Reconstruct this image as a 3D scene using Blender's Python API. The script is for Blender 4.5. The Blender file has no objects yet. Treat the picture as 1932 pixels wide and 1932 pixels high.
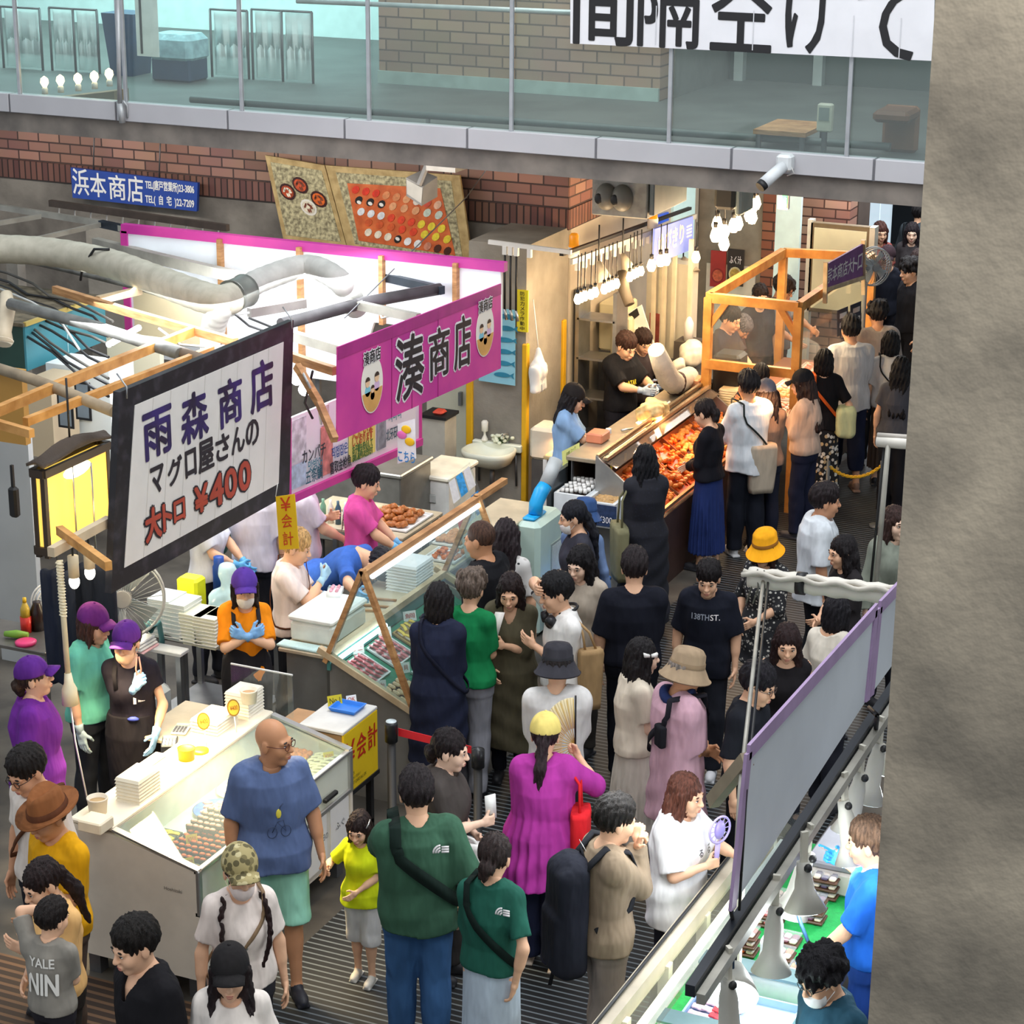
import bpy,math,random
import numpy as np
from mathutils import Vector,Matrix
random.seed(7)
S=bpy.context.scene
COL=S.collection
PI=math.pi
# camera
FPX=4165.0
CAMZ=6.8
RW=np.array([[0.91143998,0.13584595,-0.38835942],[0.41138117,-0.28590723,0.86546091],[0.00653459,-0.94857943,-0.31647175]])
cam_d=bpy.data.cameras.new('camera')
cam=bpy.data.objects.new('camera',cam_d)
COL.objects.link(cam)
cam_d.sensor_width=36.0
cam_d.sensor_fit='HORIZONTAL'
cam_d.lens=FPX/1932*36
cam_d.clip_end=200
_r,_u,_b=RW[:,0],-RW[:,1],-RW[:,2]
cam.matrix_world=Matrix(((_r[0],_u[0],_b[0],0),(_r[1],_u[1],_b[1],0),(_r[2],_u[2],_b[2],CAMZ),(0,0,0,1)))
S.camera=cam
# survey helpers: turn a sight line into a point of the place (floor height, or a wall's plane)
def _ray(px,py):
 return RW@np.array([px-966,py-966,FPX])
def WZ(px,py,z=0.0):
 d=_ray(px,py)
 t=(z-CAMZ)/d[2]
 return Vector((d[0]*t,d[1]*t,z))
def WX(px,py,x):
 d=_ray(px,py)
 t=x/d[0]
 return Vector((x,d[1]*t,CAMZ+d[2]*t))
def WY(px,py,y):
 d=_ray(px,py)
 t=y/d[1]
 return Vector((d[0]*t,y,CAMZ+d[2]*t))
# world, light, exposure
S.view_settings.view_transform='Standard'
S.view_settings.look='None'
S.view_settings.gamma=1.0
S.view_settings.use_curve_mapping=False
S.view_settings.exposure=0.45
wd=bpy.data.worlds.new('hall_daylight')
S.world=wd
wd.use_nodes=True
wd.node_tree.nodes['Background'].inputs[0].default_value=(0.86,0.93,1.0,1)
wd.node_tree.nodes['Background'].inputs[1].default_value=0.50
try:
 S.cycles.max_bounces=6
 S.cycles.diffuse_bounces=3
 S.cycles.glossy_bounces=2
 S.cycles.transmission_bounces=3
 S.cycles.transparent_max_bounces=10
 S.cycles.caustics_reflective=False
 S.cycles.caustics_refractive=False
 S.cycles.sample_clamp_indirect=4
except Exception:
 pass
def area(name,loc,size,power,color=(1,1,1),aim=None,spread=None):
 l=bpy.data.lights.new(name,'AREA')
 l.shape='RECTANGLE'
 l.size,l.size_y=size
 l.energy=power
 l.color=color
 if spread:
  l.spread=spread
 o=bpy.data.objects.new(name,l)
 COL.objects.link(o)
 o.location=loc
 if aim is not None:
  o.rotation_euler=(Vector(aim)-Vector(loc)).to_track_quat('-Z','Y').to_euler()
 return o
def point(name,loc,power,color=(1,1,1),r=0.05):
 l=bpy.data.lights.new(name,'POINT')
 l.energy=power
 l.color=color
 l.shadow_soft_size=r
 o=bpy.data.objects.new(name,l)
 COL.objects.link(o)
 o.location=loc
 return o
area('hall_roof_light',(-4.5,12.5,10.5),(6,10),620,(0.95,0.97,1.0),(-5.2,13,0))
area('hall_front_light',(0.5,4.5,9.5),(6,4),330,(1.0,0.97,0.93),(-5.5,13.5,1.0))
# materials
def lin(c):
 if isinstance(c,str):
  c=c.lstrip('#')
  c=[int(c[i:i+2],16)/255 for i in (0,2,4)]
 return tuple(((v+0.055)/1.055)**2.4 if v>0.04045 else v/12.92 for v in c)
MATS={}
def mat(color,rough=0.6,metal=0.0,var=0.10,vs=6.0,bump=0.0,bs=60.0,emit=0.0,trans=0.0,stretch=None,c2=None,spec=0.5,mixr=(0.35,0.65),sss=0.0,bd=0.01):
 key=(str(color),rough,metal,var,vs,bump,bs,emit,trans,str(stretch),str(c2),spec,mixr,sss,bd)
 if key in MATS:
  return MATS[key]
 m=bpy.data.materials.new('surface_%03d'%len(MATS))
 m.use_nodes=True
 nt=m.node_tree
 b=nt.nodes['Principled BSDF']
 c=lin(color)
 b.inputs['Roughness'].default_value=rough
 b.inputs['Metallic'].default_value=metal
 b.inputs['Specular IOR Level'].default_value=spec
 tc=nt.nodes.new('ShaderNodeTexCoord')
 vec=tc.outputs['Object']
 if stretch:
  mp=nt.nodes.new('ShaderNodeMapping')
  mp.inputs['Scale'].default_value=stretch
  nt.links.new(vec,mp.inputs['Vector'])
  vec=mp.outputs['Vector']
 if var>0 or c2 is not None:
  n=nt.nodes.new('ShaderNodeTexNoise')
  n.inputs['Scale'].default_value=vs
  n.inputs['Detail'].default_value=4
  nt.links.new(vec,n.inputs['Vector'])
  r=nt.nodes.new('ShaderNodeValToRGB')
  r.color_ramp.elements[0].position,r.color_ramp.elements[1].position=mixr
  a0=tuple(v*(1-var) for v in c)
  a1=lin(c2) if c2 is not None else tuple(min(1,v*(1+var)) for v in c)
  r.color_ramp.elements[0].color=(*a0,1)
  r.color_ramp.elements[1].color=(*a1,1)
  nt.links.new(n.outputs['Fac'],r.inputs['Fac'])
  nt.links.new(r.outputs['Color'],b.inputs['Base Color'])
 else:
  b.inputs['Base Color'].default_value=(*c,1)
 if bump>0:
  n2=nt.nodes.new('ShaderNodeTexNoise')
  n2.inputs['Scale'].default_value=bs
  n2.inputs['Detail'].default_value=2
  nt.links.new(vec,n2.inputs['Vector'])
  bp=nt.nodes.new('ShaderNodeBump')
  bp.inputs['Strength'].default_value=bump
  bp.inputs['Distance'].default_value=bd
  nt.links.new(n2.outputs['Fac'],bp.inputs['Height'])
  nt.links.new(bp.outputs['Normal'],b.inputs['Normal'])
 if emit>0:
  b.inputs['Emission Color'].default_value=(*c,1)
  b.inputs['Emission Strength'].default_value=emit
 if trans>0:
  b.inputs['Alpha'].default_value=1-trans
 if sss>0:
  b.inputs['Subsurface Weight'].default_value=sss
  b.inputs['Subsurface Scale'].default_value=0.01
 MATS[key]=m
 return m
def glass(tint='#e8f2f2',clear=0.95,rough=0.03):
 """thin pane: mostly clear, with a mirror-like sheen at glancing angles"""
 key=('glass',tint,clear,rough)
 if key in MATS:
  return MATS[key]
 m=bpy.data.materials.new('pane_%03d'%len(MATS))
 m.use_nodes=True
 nt=m.node_tree
 nt.nodes.clear()
 out=nt.nodes.new('ShaderNodeOutputMaterial')
 tr=nt.nodes.new('ShaderNodeBsdfTransparent')
 tr.inputs[0].default_value=(*lin(tint),1)
 gl=nt.nodes.new('ShaderNodeBsdfGlossy')
 gl.inputs['Color'].default_value=(1,1,1,1)
 gl.inputs['Roughness'].default_value=rough
 df=nt.nodes.new('ShaderNodeBsdfDiffuse')
 df.inputs['Color'].default_value=(*lin(tint),1)
 lw=nt.nodes.new('ShaderNodeLayerWeight')
 lw.inputs['Blend'].default_value=0.5
 pw=nt.nodes.new('ShaderNodeMath');pw.operation='POWER';pw.inputs[1].default_value=4
 nt.links.new(lw.outputs['Facing'],pw.inputs[0])
 ml=nt.nodes.new('ShaderNodeMath');ml.operation='MULTIPLY_ADD';ml.inputs[1].default_value=0.35;ml.inputs[2].default_value=0.035
 nt.links.new(pw.outputs[0],ml.inputs[0])
 mx=nt.nodes.new('ShaderNodeMixShader')
 mx.inputs[0].default_value=1-clear
 nt.links.new(tr.outputs[0],mx.inputs[1])
 nt.links.new(df.outputs[0],mx.inputs[2])
 m2=nt.nodes.new('ShaderNodeMixShader')
 nt.links.new(ml.outputs[0],m2.inputs[0])
 nt.links.new(mx.outputs[0],m2.inputs[1])
 nt.links.new(gl.outputs[0],m2.inputs[2])
 nt.links.new(m2.outputs[0],out.inputs[0])
 MATS[key]=m
 return m
def brick(c1,c2,mortar,scale=1.0,w=0.28,h=0.1,axis='XZ'):
 m=bpy.data.materials.new('brick_%s'%axis.lower())
 m.use_nodes=True
 nt=m.node_tree
 b=nt.nodes['Principled BSDF']
 tc=nt.nodes.new('ShaderNodeTexCoord')
 sp=nt.nodes.new('ShaderNodeSeparateXYZ')
 cb=nt.nodes.new('ShaderNodeCombineXYZ')
 nt.links.new(tc.outputs['Object'],sp.inputs[0])
 nt.links.new(sp.outputs[axis[0]],cb.inputs[0])
 nt.links.new(sp.outputs[axis[1]],cb.inputs[1])
 t=nt.nodes.new('ShaderNodeTexBrick')
 t.inputs['Scale'].default_value=scale
 t.inputs['Brick Width'].default_value=w
 t.inputs['Row Height'].default_value=h
 t.inputs['Mortar Size'].default_value=0.009
 t.inputs['Color1'].default_value=(*lin(c1),1)
 t.inputs['Color2'].default_value=(*lin(c2),1)
 t.inputs['Mortar'].default_value=(*lin(mortar),1)
 t.inputs['Bias'].default_value=0.0
 nt.links.new(cb.outputs[0],t.inputs['Vector'])
 n=nt.nodes.new('ShaderNodeTexNoise')
 n.inputs['Scale'].default_value=1.3
 n.inputs['Detail'].default_value=5
 nt.links.new(tc.outputs['Object'],n.inputs['Vector'])
 mx=nt.nodes.new('ShaderNodeMixRGB')
 mx.blend_type='MULTIPLY'
 mx.inputs[0].default_value=0.35
 nt.links.new(t.outputs['Color'],mx.inputs[1])
 nt.links.new(n.outputs['Color'],mx.inputs[2])
 nt.links.new(mx.outputs[0],b.inputs['Base Color'])
 b.inputs['Roughness'].default_value=0.65
 bp=nt.nodes.new('ShaderNodeBump')
 bp.inputs['Strength'].default_value=0.6
 bp.inputs['Distance'].default_value=0.01
 bp.invert=True
 nt.links.new(t.outputs['Fac'],bp.inputs['Height'])
 nt.links.new(bp.outputs['Normal'],b.inputs['Normal'])
 return m
def stripes(c1,c2,axis,freq,duty=0.5,rough=0.6,bump=0.0,metal=0.0):
 """two-tone regular stripes along an object axis (gratings, pleats, checks)"""
 m=bpy.data.materials.new('stripes')
 m.use_nodes=True
 nt=m.node_tree
 b=nt.nodes['Principled BSDF']
 tc=nt.nodes.new('ShaderNodeTexCoord')
 sp=nt.nodes.new('ShaderNodeSeparateXYZ')
 nt.links.new(tc.outputs['Object'],sp.inputs[0])
 a=nt.nodes.new('ShaderNodeMath');a.operation='MULTIPLY';a.inputs[1].default_value=freq
 nt.links.new(sp.outputs[axis],a.inputs[0])
 f=nt.nodes.new('ShaderNodeMath');f.operation='FRACT'
 nt.links.new(a.outputs[0],f.inputs[0])
 g=nt.nodes.new('ShaderNodeMath');g.operation='GREATER_THAN';g.inputs[1].default_value=duty
 nt.links.new(f.outputs[0],g.inputs[0])
 n=nt.nodes.new('ShaderNodeTexNoise');n.inputs['Scale'].default_value=2.0;n.inputs['Detail'].default_value=4
 nt.links.new(tc.outputs['Object'],n.inputs['Vector'])
 mx=nt.nodes.new('ShaderNodeMixRGB')
 mx.inputs[1].default_value=(*lin(c1),1)
 mx.inputs[2].default_value=(*lin(c2),1)
 nt.links.new(g.outputs[0],mx.inputs[0])
 m2=nt.nodes.new('ShaderNodeMixRGB');m2.blend_type='MULTIPLY';m2.inputs[0].default_value=0.55
 nt.links.new(mx.outputs[0],m2.inputs[1]);nt.links.new(n.outputs['Fac'],m2.inputs[2])
 nt.links.new(m2.outputs[0],b.inputs['Base Color'])
 b.inputs['Roughness'].default_value=rough
 b.inputs['Metallic'].default_value=metal
 if bump:
  bp=nt.nodes.new('ShaderNodeBump');bp.inputs['Strength'].default_value=bump;bp.inputs['Distance'].default_value=0.01
  nt.links.new(g.outputs[0],bp.inputs['Height']);nt.links.new(bp.outputs['Normal'],b.inputs['Normal'])
 return m
def blotch(base,cols,scale=30.0,rough=0.7,thr=0.45):
 """printed fabric: coloured motifs scattered over a base colour"""
 m=bpy.data.materials.new('print')
 m.use_nodes=True
 nt=m.node_tree
 b=nt.nodes['Principled BSDF']
 tc=nt.nodes.new('ShaderNodeTexCoord')
 v=nt.nodes.new('ShaderNodeTexVoronoi');v.inputs['Scale'].default_value=scale
 nt.links.new(tc.outputs['Object'],v.inputs['Vector'])
 l=nt.nodes.new('ShaderNodeMath');l.operation='LESS_THAN';l.inputs[1].default_value=thr
 nt.links.new(v.outputs['Distance'],l.inputs[0])
 r=nt.nodes.new('ShaderNodeValToRGB');r.color_ramp.interpolation='CONSTANT'
 while len(r.color_ramp.elements)<len(cols):
  r.color_ramp.elements.new(0.5)
 for i,c in enumerate(cols):
  r.color_ramp.elements[i].position=i/len(cols)
  r.color_ramp.elements[i].color=(*lin(c),1)
 sx=nt.nodes.new('ShaderNodeSeparateXYZ')
 nt.links.new(v.outputs['Color'],sx.inputs[0])
 nt.links.new(sx.outputs[0],r.inputs['Fac'])
 mx=nt.nodes.new('ShaderNodeMixRGB');mx.inputs[1].default_value=(*lin(base),1)
 nt.links.new(l.outputs[0],mx.inputs[0]);nt.links.new(r.outputs['Color'],mx.inputs[2])
 nt.links.new(mx.outputs[0],b.inputs['Base Color'])
 b.inputs['Roughness'].default_value=rough
 return m
# objects
ORG={}
def mesh_arrays(name,v,f,mi=None,smooth=True):
 me=bpy.data.meshes.new(name)
 v=np.asarray(v,np.float32).reshape(-1,3)
 if isinstance(f,np.ndarray):
  k=f.shape[1]
  tot=np.full(len(f),k,np.int32)
  flat=f.astype(np.int32).ravel()
 else:
  tot=np.array([len(q) for q in f],np.int32)
  flat=np.array([i for q in f for i in q],np.int32)
 me.vertices.add(len(v));me.vertices.foreach_set('co',v.ravel())
 me.loops.add(len(flat));me.loops.foreach_set('vertex_index',flat)
 me.polygons.add(len(tot))
 st=np.zeros(len(tot),np.int32);st[1:]=np.cumsum(tot)[:-1]
 me.polygons.foreach_set('loop_start',st)
 me.polygons.foreach_set('use_smooth',np.full(len(tot),smooth,bool) if isinstance(smooth,bool) else np.asarray(smooth,bool))
 if mi is not None:
  me.polygons.foreach_set('material_index',np.asarray(mi,np.int32))
 me.update(calc_edges=True)
 me.validate()
 return me
def tag(o,label=None,cat=None,group=None,kind=None):
 if label:o['label']=label
 if cat:o['category']=cat
 if group:o['group']=group
 if kind:o['kind']=kind
 return o
def thing(name,label,cat,loc,group=None,rz=0.0):
 o=bpy.data.objects.new(name,None)
 o.empty_display_size=0.1
 COL.objects.link(o)
 o.location=loc
 o.rotation_euler=(0,0,rz)
 ORG[o.name]=Vector(loc)
 return tag(o,label,cat,group)
def link(name,me,mats,parent=None,shift=True):
 """link a mesh whose coordinates are those of the place; its origin goes to the parent's base or its own"""
 o=bpy.data.objects.new(name,me)
 for m in (mats if isinstance(mats,(list,tuple)) else [mats]):
  me.materials.append(m)
 COL.objects.link(o)
 if parent is not None:
  o.parent=parent
  org=ORG.get(parent.name,Vector((0,0,0)))
  if shift:
   me.transform(Matrix.Translation(-org))
  ORG[o.name]=org
 elif shift:
  n=len(me.vertices)
  a=np.empty(n*3,np.float32);me.vertices.foreach_get('co',a);a=a.reshape(-1,3)
  lo,hi=a.min(0),a.max(0)
  org=Vector(((lo[0]+hi[0])/2,(lo[1]+hi[1])/2,float(lo[2])))
  me.transform(Matrix.Translation(-org))
  o.location=org
  ORG[o.name]=org
 return o
def dup(o,loc,rz=0.0,label=None,group=None,parent=None,scale=None):
 c=o.copy()
 COL.objects.link(c)
 if parent is None:
  c.location=loc
  c.rotation_euler=(0,0,rz)
  if scale:c.scale=(scale,)*3 if not isinstance(scale,tuple) else scale
  if label:c['label']=label
  if group:c['group']=group
 else:
  c.parent=parent
 for ch in o.children:
  dup(ch,None,parent=c)
 return c
class MB:
 """collects simple shapes; build() links them as ONE mesh object"""
 def __init__(s):
  s.v,s.f,s.m,s.s=[],[],[],[]
  s.mi=0
 def add(s,vs,fs,sm=False):
  n=len(s.v)
  s.v+=[tuple(p) for p in vs]
  s.f+=[tuple(i+n for i in q) for q in fs]
  s.m+=[s.mi]*len(fs)
  s.s+=[sm]*len(fs)
  return s
 def hexa(s,p):
  """8 corners: bottom ring 0-3, top ring 4-7"""
  return s.add(p,[(3,2,1,0),(4,5,6,7),(0,1,5,4),(1,2,6,5),(2,3,7,6),(3,0,4,7)])
 def box(s,lo,hi,bev=0.0):
  x0,y0,z0=lo;x1,y1,z1=hi
  if bev<=0:
   return s.hexa([(x0,y0,z0),(x1,y0,z0),(x1,y1,z0),(x0,y1,z0),(x0,y0,z1),(x1,y0,z1),(x1,y1,z1),(x0,y1,z1)])
  b=min(bev,(x1-x0)/2.1,(y1-y0)/2.1,(z1-z0)/2.1)
  rings=[]
  for z,i in ((z0,b),(z0+b,0),(z1-b,0),(z1,b)):
   c=b if i==0 else b*0.4
   p,q,u,w=x0+i,x1-i,y0+i,y1-i
   rings.append([(p+c,u,z),(q-c,u,z),(q,u+c,z),(q,w-c,z),(q-c,w,z),(p+c,w,z),(p,w-c,z),(p,u+c,z)])
  return s.rings(rings)
 def rings(s,rings,caps=True,sm=False,closed=False):
  n=len(rings[0]);k=len(s.v)
  s.v+=[tuple(p) for r in rings for p in r]
  R=len(rings)
  for a in range(R if closed else R-1):
   b=(a+1)%R
   for i in range(n):
    j=(i+1)%n
    s.f.append((k+a*n+i,k+a*n+j,k+b*n+j,k+b*n+i));s.m.append(s.mi);s.s.append(sm)
  if caps and not closed:
   s.f.append(tuple(k+i for i in reversed(range(n))));s.m.append(s.mi);s.s.append(False)
   s.f.append(tuple(k+(R-1)*n+i for i in range(n)));s.m.append(s.mi);s.s.append(False)
  return s
 def bar(s,p,q,w,h=None,up=(0,0,1)):
  """rectangular bar between two points"""
  p,q=Vector(p),Vector(q)
  h=w if h is None else h
  d=(q-p).normalized()
  u=Vector(up)
  x=d.cross(u)
  if x.length<1e-4:
   x=d.cross(Vector((1,0,0)))
  x.normalize();y=x.cross(d)
  a,b=x*w/2,y*h/2
  return s.rings([[c-a-b,c+a-b,c+a+b,c-a+b] for c in (p,q)])
 def tube(s,pts,r,n=8,closed=False,ends=None):
  pts=[Vector(p) for p in pts]
  R=r if isinstance(r,(list,tuple)) else [r]*len(pts)
  rings=[]
  px=None
  L=len(pts)
  for i,p in enumerate(pts):
   a=pts[(i-1)%L] if (closed or i>0) else p
   b=pts[(i+1)%L] if (closed or i<L-1) else p
   d=(b-a).normalized()
   if px is None:
    px=d.orthogonal().normalized()
   x=(px-d*px.dot(d))
   x=x.normalized() if x.length>1e-5 else d.orthogonal().normalized()
   px=x
   y=d.cross(x)
   rings.append([p+(x*math.cos(t)+y*math.sin(t))*R[i] for t in [2*PI*k/n for k in range(n)]])
  return s.rings(rings,caps=not closed,sm=True,closed=closed)
 def ribbon(s,pts,w,t,nrm):
  """flat strap along points; nrm gives the outward direction at each"""
  rings=[]
  for i,p in enumerate(pts):
   p=Vector(p)
   d=(Vector(pts[min(i+1,len(pts)-1)])-Vector(pts[max(i-1,0)])).normalized()
   n=Vector(nrm[i] if isinstance(nrm,list) else nrm);n=(n-d*n.dot(d)).normalized()
   x=d.cross(n)
   rings.append([p-x*w/2,p+x*w/2,p+x*w/2+n*t,p-x*w/2+n*t])
  return s.rings(rings)
 def lathe(s,c,prof,n=20,sx=1.0,sy=1.0,caps=True,sm=True):
  c=Vector(c)
  return s.rings([[c+Vector((r*sx*math.cos(2*PI*k/n),r*sy*math.sin(2*PI*k/n),z)) for k in range(n)] for r,z in prof],caps=caps,sm=sm)
 def ball(s,c,r,n=14,m=9):
  c=Vector(c);r=r if isinstance(r,(tuple,list)) else (r,r,r)
  return s.rings([[c+Vector((r[0]*math.sin(a)*math.cos(2*PI*k/n),r[1]*math.sin(a)*math.sin(2*PI*k/n),-r[2]*math.cos(a))) for k in range(n)] for a in [0.05+(PI-0.1)*i/(m-1) for i in range(m)]],sm=True)
 def slab(s,quad,t):
  """thick panel: quad of 4 points, pushed back by t along its normal"""
  q=[Vector(p) for p in quad]
  n=(q[1]-q[0]).cross(q[3]-q[0]).normalized()*t
  return s.rings([[p-n for p in q],q])
 def prism(s,poly,d):
  q=[Vector(p) for p in poly];d=Vector(d)
  return s.rings([q,[p+d for p in q]])
 def build(s,name,mats,parent=None):
  me=mesh_arrays(name,s.v,s.f,s.m,s.s)
  return link(name,me,mats,parent)
def struct(name,mb,m,parent=None):
 o=mb.build(name,m,parent)
 if parent is None:o['kind']='structure'
 return o
def single(name,mb,m,label,cat,group=None,kind=None):
 return tag(mb.build(name,m),label,cat,group,kind)
def lettering(body,o,ux,uy,w,h,m,parent,lift=0.004,bold=0.0,name='lettering',shear=0.0,thick=0.002,fit=True):
 """letters laid on a plane: o = centre, ux / uy = unit directions, w x h = size of the block"""
 cu=bpy.data.curves.new(name,'FONT')
 cu.body=body
 cu.align_x='LEFT'
 cu.offset=0.0
 cu.shear=shear
 cu.resolution_u=3
 t=bpy.data.objects.new('tmp_text',cu)
 COL.objects.link(t)
 dg=bpy.context.evaluated_depsgraph_get()
 me=bpy.data.meshes.new_from_object(t.evaluated_get(dg))
 bpy.data.objects.remove(t)
 n=len(me.vertices)
 if n==0:
  return None
 a=np.empty(n*3,np.float32);me.vertices.foreach_get('co',a);a=a.reshape(-1,3)
 lo,hi=a.min(0),a.max(0)
 sz=np.maximum(hi-lo,1e-5)
 q=(a-(lo+hi)/2)/sz
 ux,uy=Vector(ux).normalized(),Vector(uy).normalized()
 nn=ux.cross(uy).normalized()
 kx,ky=w,h
 if not fit:
  sc=h/sz[1];kx=sz[0]*sc
 P=np.array(o)[None]+q[:,:1]*kx*np.array(ux)[None]+q[:,1:2]*ky*np.array(uy)[None]+lift*np.array(nn)[None]
 fs=[tuple(p.vertices) for p in me.polygons]
 bpy.data.meshes.remove(me)
 if bold>0:
  P0,f0=P,fs
  Ps,fs=[P0],list(f0)
  for k in range(8):
   a=PI*k/4
   sh=(math.cos(a)*np.array(ux)+math.sin(a)*np.array(uy))*bold*max(w,h)+np.array(nn)*(-.0001*(k+1))
   fs+=[tuple(i+len(P0)*len(Ps) for i in q) for q in f0]
   Ps.append(P0+sh)
  P=np.concatenate(Ps)
 me2=mesh_arrays(name,P,fs,None,False)
 return link(name,me2,m,parent)
# organic surfaces (blended volumes turned into one skin)
def smin(a,b,k):
 if k<=0:
  return np.minimum(a,b)
 h=np.maximum(k-np.abs(a-b),0)/k
 return np.minimum(a,b)-h*h*k*0.25
class Vol:
 def __init__(s,lo,hi,h):
  s.lo=np.array(lo,np.float32);s.h=h
  s.n=[int(math.ceil((hi[i]-lo[i])/h))+1 for i in range(3)]
  s.ax=[s.lo[i]+h*np.arange(s.n[i],dtype=np.float32) for i in range(3)]
  s.D=np.full(s.n,1.0,np.float32)
 def win(s,lo,hi):
  sl=[]
  for i in range(3):
   a=max(0,int((lo[i]-s.lo[i])/s.h)-1);b=min(s.n[i],int((hi[i]-s.lo[i])/s.h)+2)
   sl.append(slice(a,max(b,a)))
  sl=tuple(sl)
  return sl,s.ax[0][sl[0]][:,None,None],s.ax[1][sl[1]][None,:,None],s.ax[2][sl[2]][None,None,:]
 def put(s,lo,hi,f,k=0.03,op='add'):
  sl,x,y,z=s.win(lo,hi)
  if s.D[sl].size==0:return s
  d=f(x,y,z)
  if op=='add':s.D[sl]=smin(s.D[sl],d,k)
  elif op=='sub':s.D[sl]=-smin(-s.D[sl],d,k)
  return s
 def cone(s,a,b,ra,rb,k=0.03,op='add',cut=None):
  a,b=np.array(a,np.float32),np.array(b,np.float32)
  e=max(ra,rb)+k+s.h*2
  ba=b-a;L2=float(ba@ba)+1e-9
  def f(x,y,z):
   t=np.clip(((x-a[0])*ba[0]+(y-a[1])*ba[1]+(z-a[2])*ba[2])/L2,0,1)
   d=np.sqrt((x-a[0]-t*ba[0])**2+(y-a[1]-t*ba[1])**2+(z-a[2]-t*ba[2])**2)-(ra+t*(rb-ra))
   if cut:
    n=ba/math.sqrt(L2)
    d=np.maximum(d,(x-b[0])*n[0]+(y-b[1])*n[1]+(z-b[2])*n[2])
   return d
  return s.put(np.minimum(a,b)-e,np.maximum(a,b)+e,f,k,op)
 def ell(s,c,r,k=0.03,op='add',rot=None):
  c=np.array(c,np.float32);r=np.array(r,np.float32)
  e=max(r)+k+s.h*2
  if rot is None:
   e=r+k+s.h*2
  def f(x,y,z):
   x,y,z=x-c[0],y-c[1],z-c[2]
   if rot is not None:
    x,y,z=(rot[0][0]*x+rot[1][0]*y+rot[2][0]*z,rot[0][1]*x+rot[1][1]*y+rot[2][1]*z,rot[0][2]*x+rot[1][2]*y+rot[2][2]*z)
   k0=np.sqrt((x/r[0])**2+(y/r[1])**2+(z/r[2])**2)
   k1=np.sqrt((x/r[0]**2)**2+(y/r[1]**2)**2+(z/r[2]**2)**2)+1e-6
   return k0*(k0-1)/k1
  return s.put(c-e,c+e,f,k,op)
 def rbox(s,c,hsz,r,k=0.0,op='add',rot=None):
  c=np.array(c,np.float32)
  e=float(np.linalg.norm(hsz))+k+s.h*2
  def f(x,y,z):
   x,y,z=x-c[0],y-c[1],z-c[2]
   if rot is not None:
    x,y,z=(rot[0][0]*x+rot[1][0]*y+rot[2][0]*z,rot[0][1]*x+rot[1][1]*y+rot[2][1]*z,rot[0][2]*x+rot[1][2]*y+rot[2][2]*z)
   qx,qy,qz=np.abs(x)-hsz[0]+r,np.abs(y)-hsz[1]+r,np.abs(z)-hsz[2]+r
   return np.sqrt(np.maximum(qx,0)**2+np.maximum(qy,0)**2+np.maximum(qz,0)**2)+np.minimum(np.maximum(qx,np.maximum(qy,qz)),0)-r
  return s.put(c-e,c+e,f,k,op)
 def half(s,p,n,k=0.0):
  """keep only the side the normal points away from"""
  x,y,z=s.ax[0][:,None,None],s.ax[1][None,:,None],s.ax[2][None,None,:]
  d=(x-p[0])*n[0]+(y-p[1])*n[1]+(z-p[2])*n[2]
  s.D=-smin(-s.D,-d.astype(np.float32),k)
  return s
 def full(s):
  return s.ax[0][:,None,None],s.ax[1][None,:,None],s.ax[2][None,None,:]
 def mesh(s):
  D=s.D
  for i in range(3):
   sl=[slice(None)]*3
   for e in (0,-1):
    sl[i]=e;D[tuple(sl)]=np.maximum(D[tuple(sl)],0.001)
  sg=D<0
  cnt=np.zeros([n-1 for n in s.n],np.int8)
  for a in (0,1):
   for b in (0,1):
    for c in (0,1):
     cnt+=sg[a:s.n[0]-1+a,b:s.n[1]-1+b,c:s.n[2]-1+c]
  mk=(cnt>0)&(cnt<8)
  I,J,K=np.nonzero(mk)
  ids=np.full(mk.shape,-1,np.int64);ids[mk]=np.arange(len(I))
  cs={(a,b,c):D[I+a,J+b,K+c] for a in (0,1) for b in (0,1) for c in (0,1)}
  P=np.zeros((len(I),3),np.float32);N=np.zeros(len(I),np.float32)
  for ax in range(3):
   for u in (0,1):
    for w in (0,1):
     p=[0,0,0];q=[0,0,0]
     o=[i for i in range(3) if i!=ax]
     p[o[0]]=q[o[0]]=u;p[o[1]]=q[o[1]]=w;q[ax]=1
     da,db=cs[tuple(p)],cs[tuple(q)]
     x=(da<0)!=(db<0)
     t=np.where(x,da/np.where(x,da-db,1),0)
     for i in range(3):
      P[:,i]+=np.where(x,p[i]+(t if i==ax else 0),0)
     N+=x
  P/=np.maximum(N,1)[:,None]
  P=s.lo[None]+(P+np.stack([I,J,K],1))*s.h
  F=[]
  for ax in range(3):
   o=[i for i in range(3) if i!=ax]
   sa=[slice(1,-1)]*3;sb=[slice(1,-1)]*3
   sa[ax]=slice(0,-1);sb[ax]=slice(1,None)
   A,B=sg[tuple(sa)],sg[tuple(sb)]
   E=np.stack(np.nonzero(A!=B),1)
   if len(E)==0:continue
   inside=A[tuple(E.T)]
   E[:,o[0]]+=1;E[:,o[1]]+=1
   def cell(u,w):
    c=E.copy();c[:,o[0]]-=u;c[:,o[1]]-=w
    return ids[tuple(c.T)]
   q=np.stack([cell(1,1),cell(0,1),cell(0,0),cell(1,0)],1)
   flip=inside if ax!=1 else ~inside
   q[~flip]=q[~flip][:,::-1]
   F.append(q)
  F=np.concatenate(F) if F else np.zeros((0,4),np.int64)
  F=F[(F>=0).all(1)]
  return P.astype(np.float32),F
def noise3(x,y,z,a=1.0,seed=0.0):
 return (np.sin(11*a*x+7*a*z+seed)*np.sin(9*a*y-5*a*z+1.3+seed)+0.5*np.sin(23*a*x-13*a*z+2*seed)*np.sin(21*a*y+17*a*z))
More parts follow.
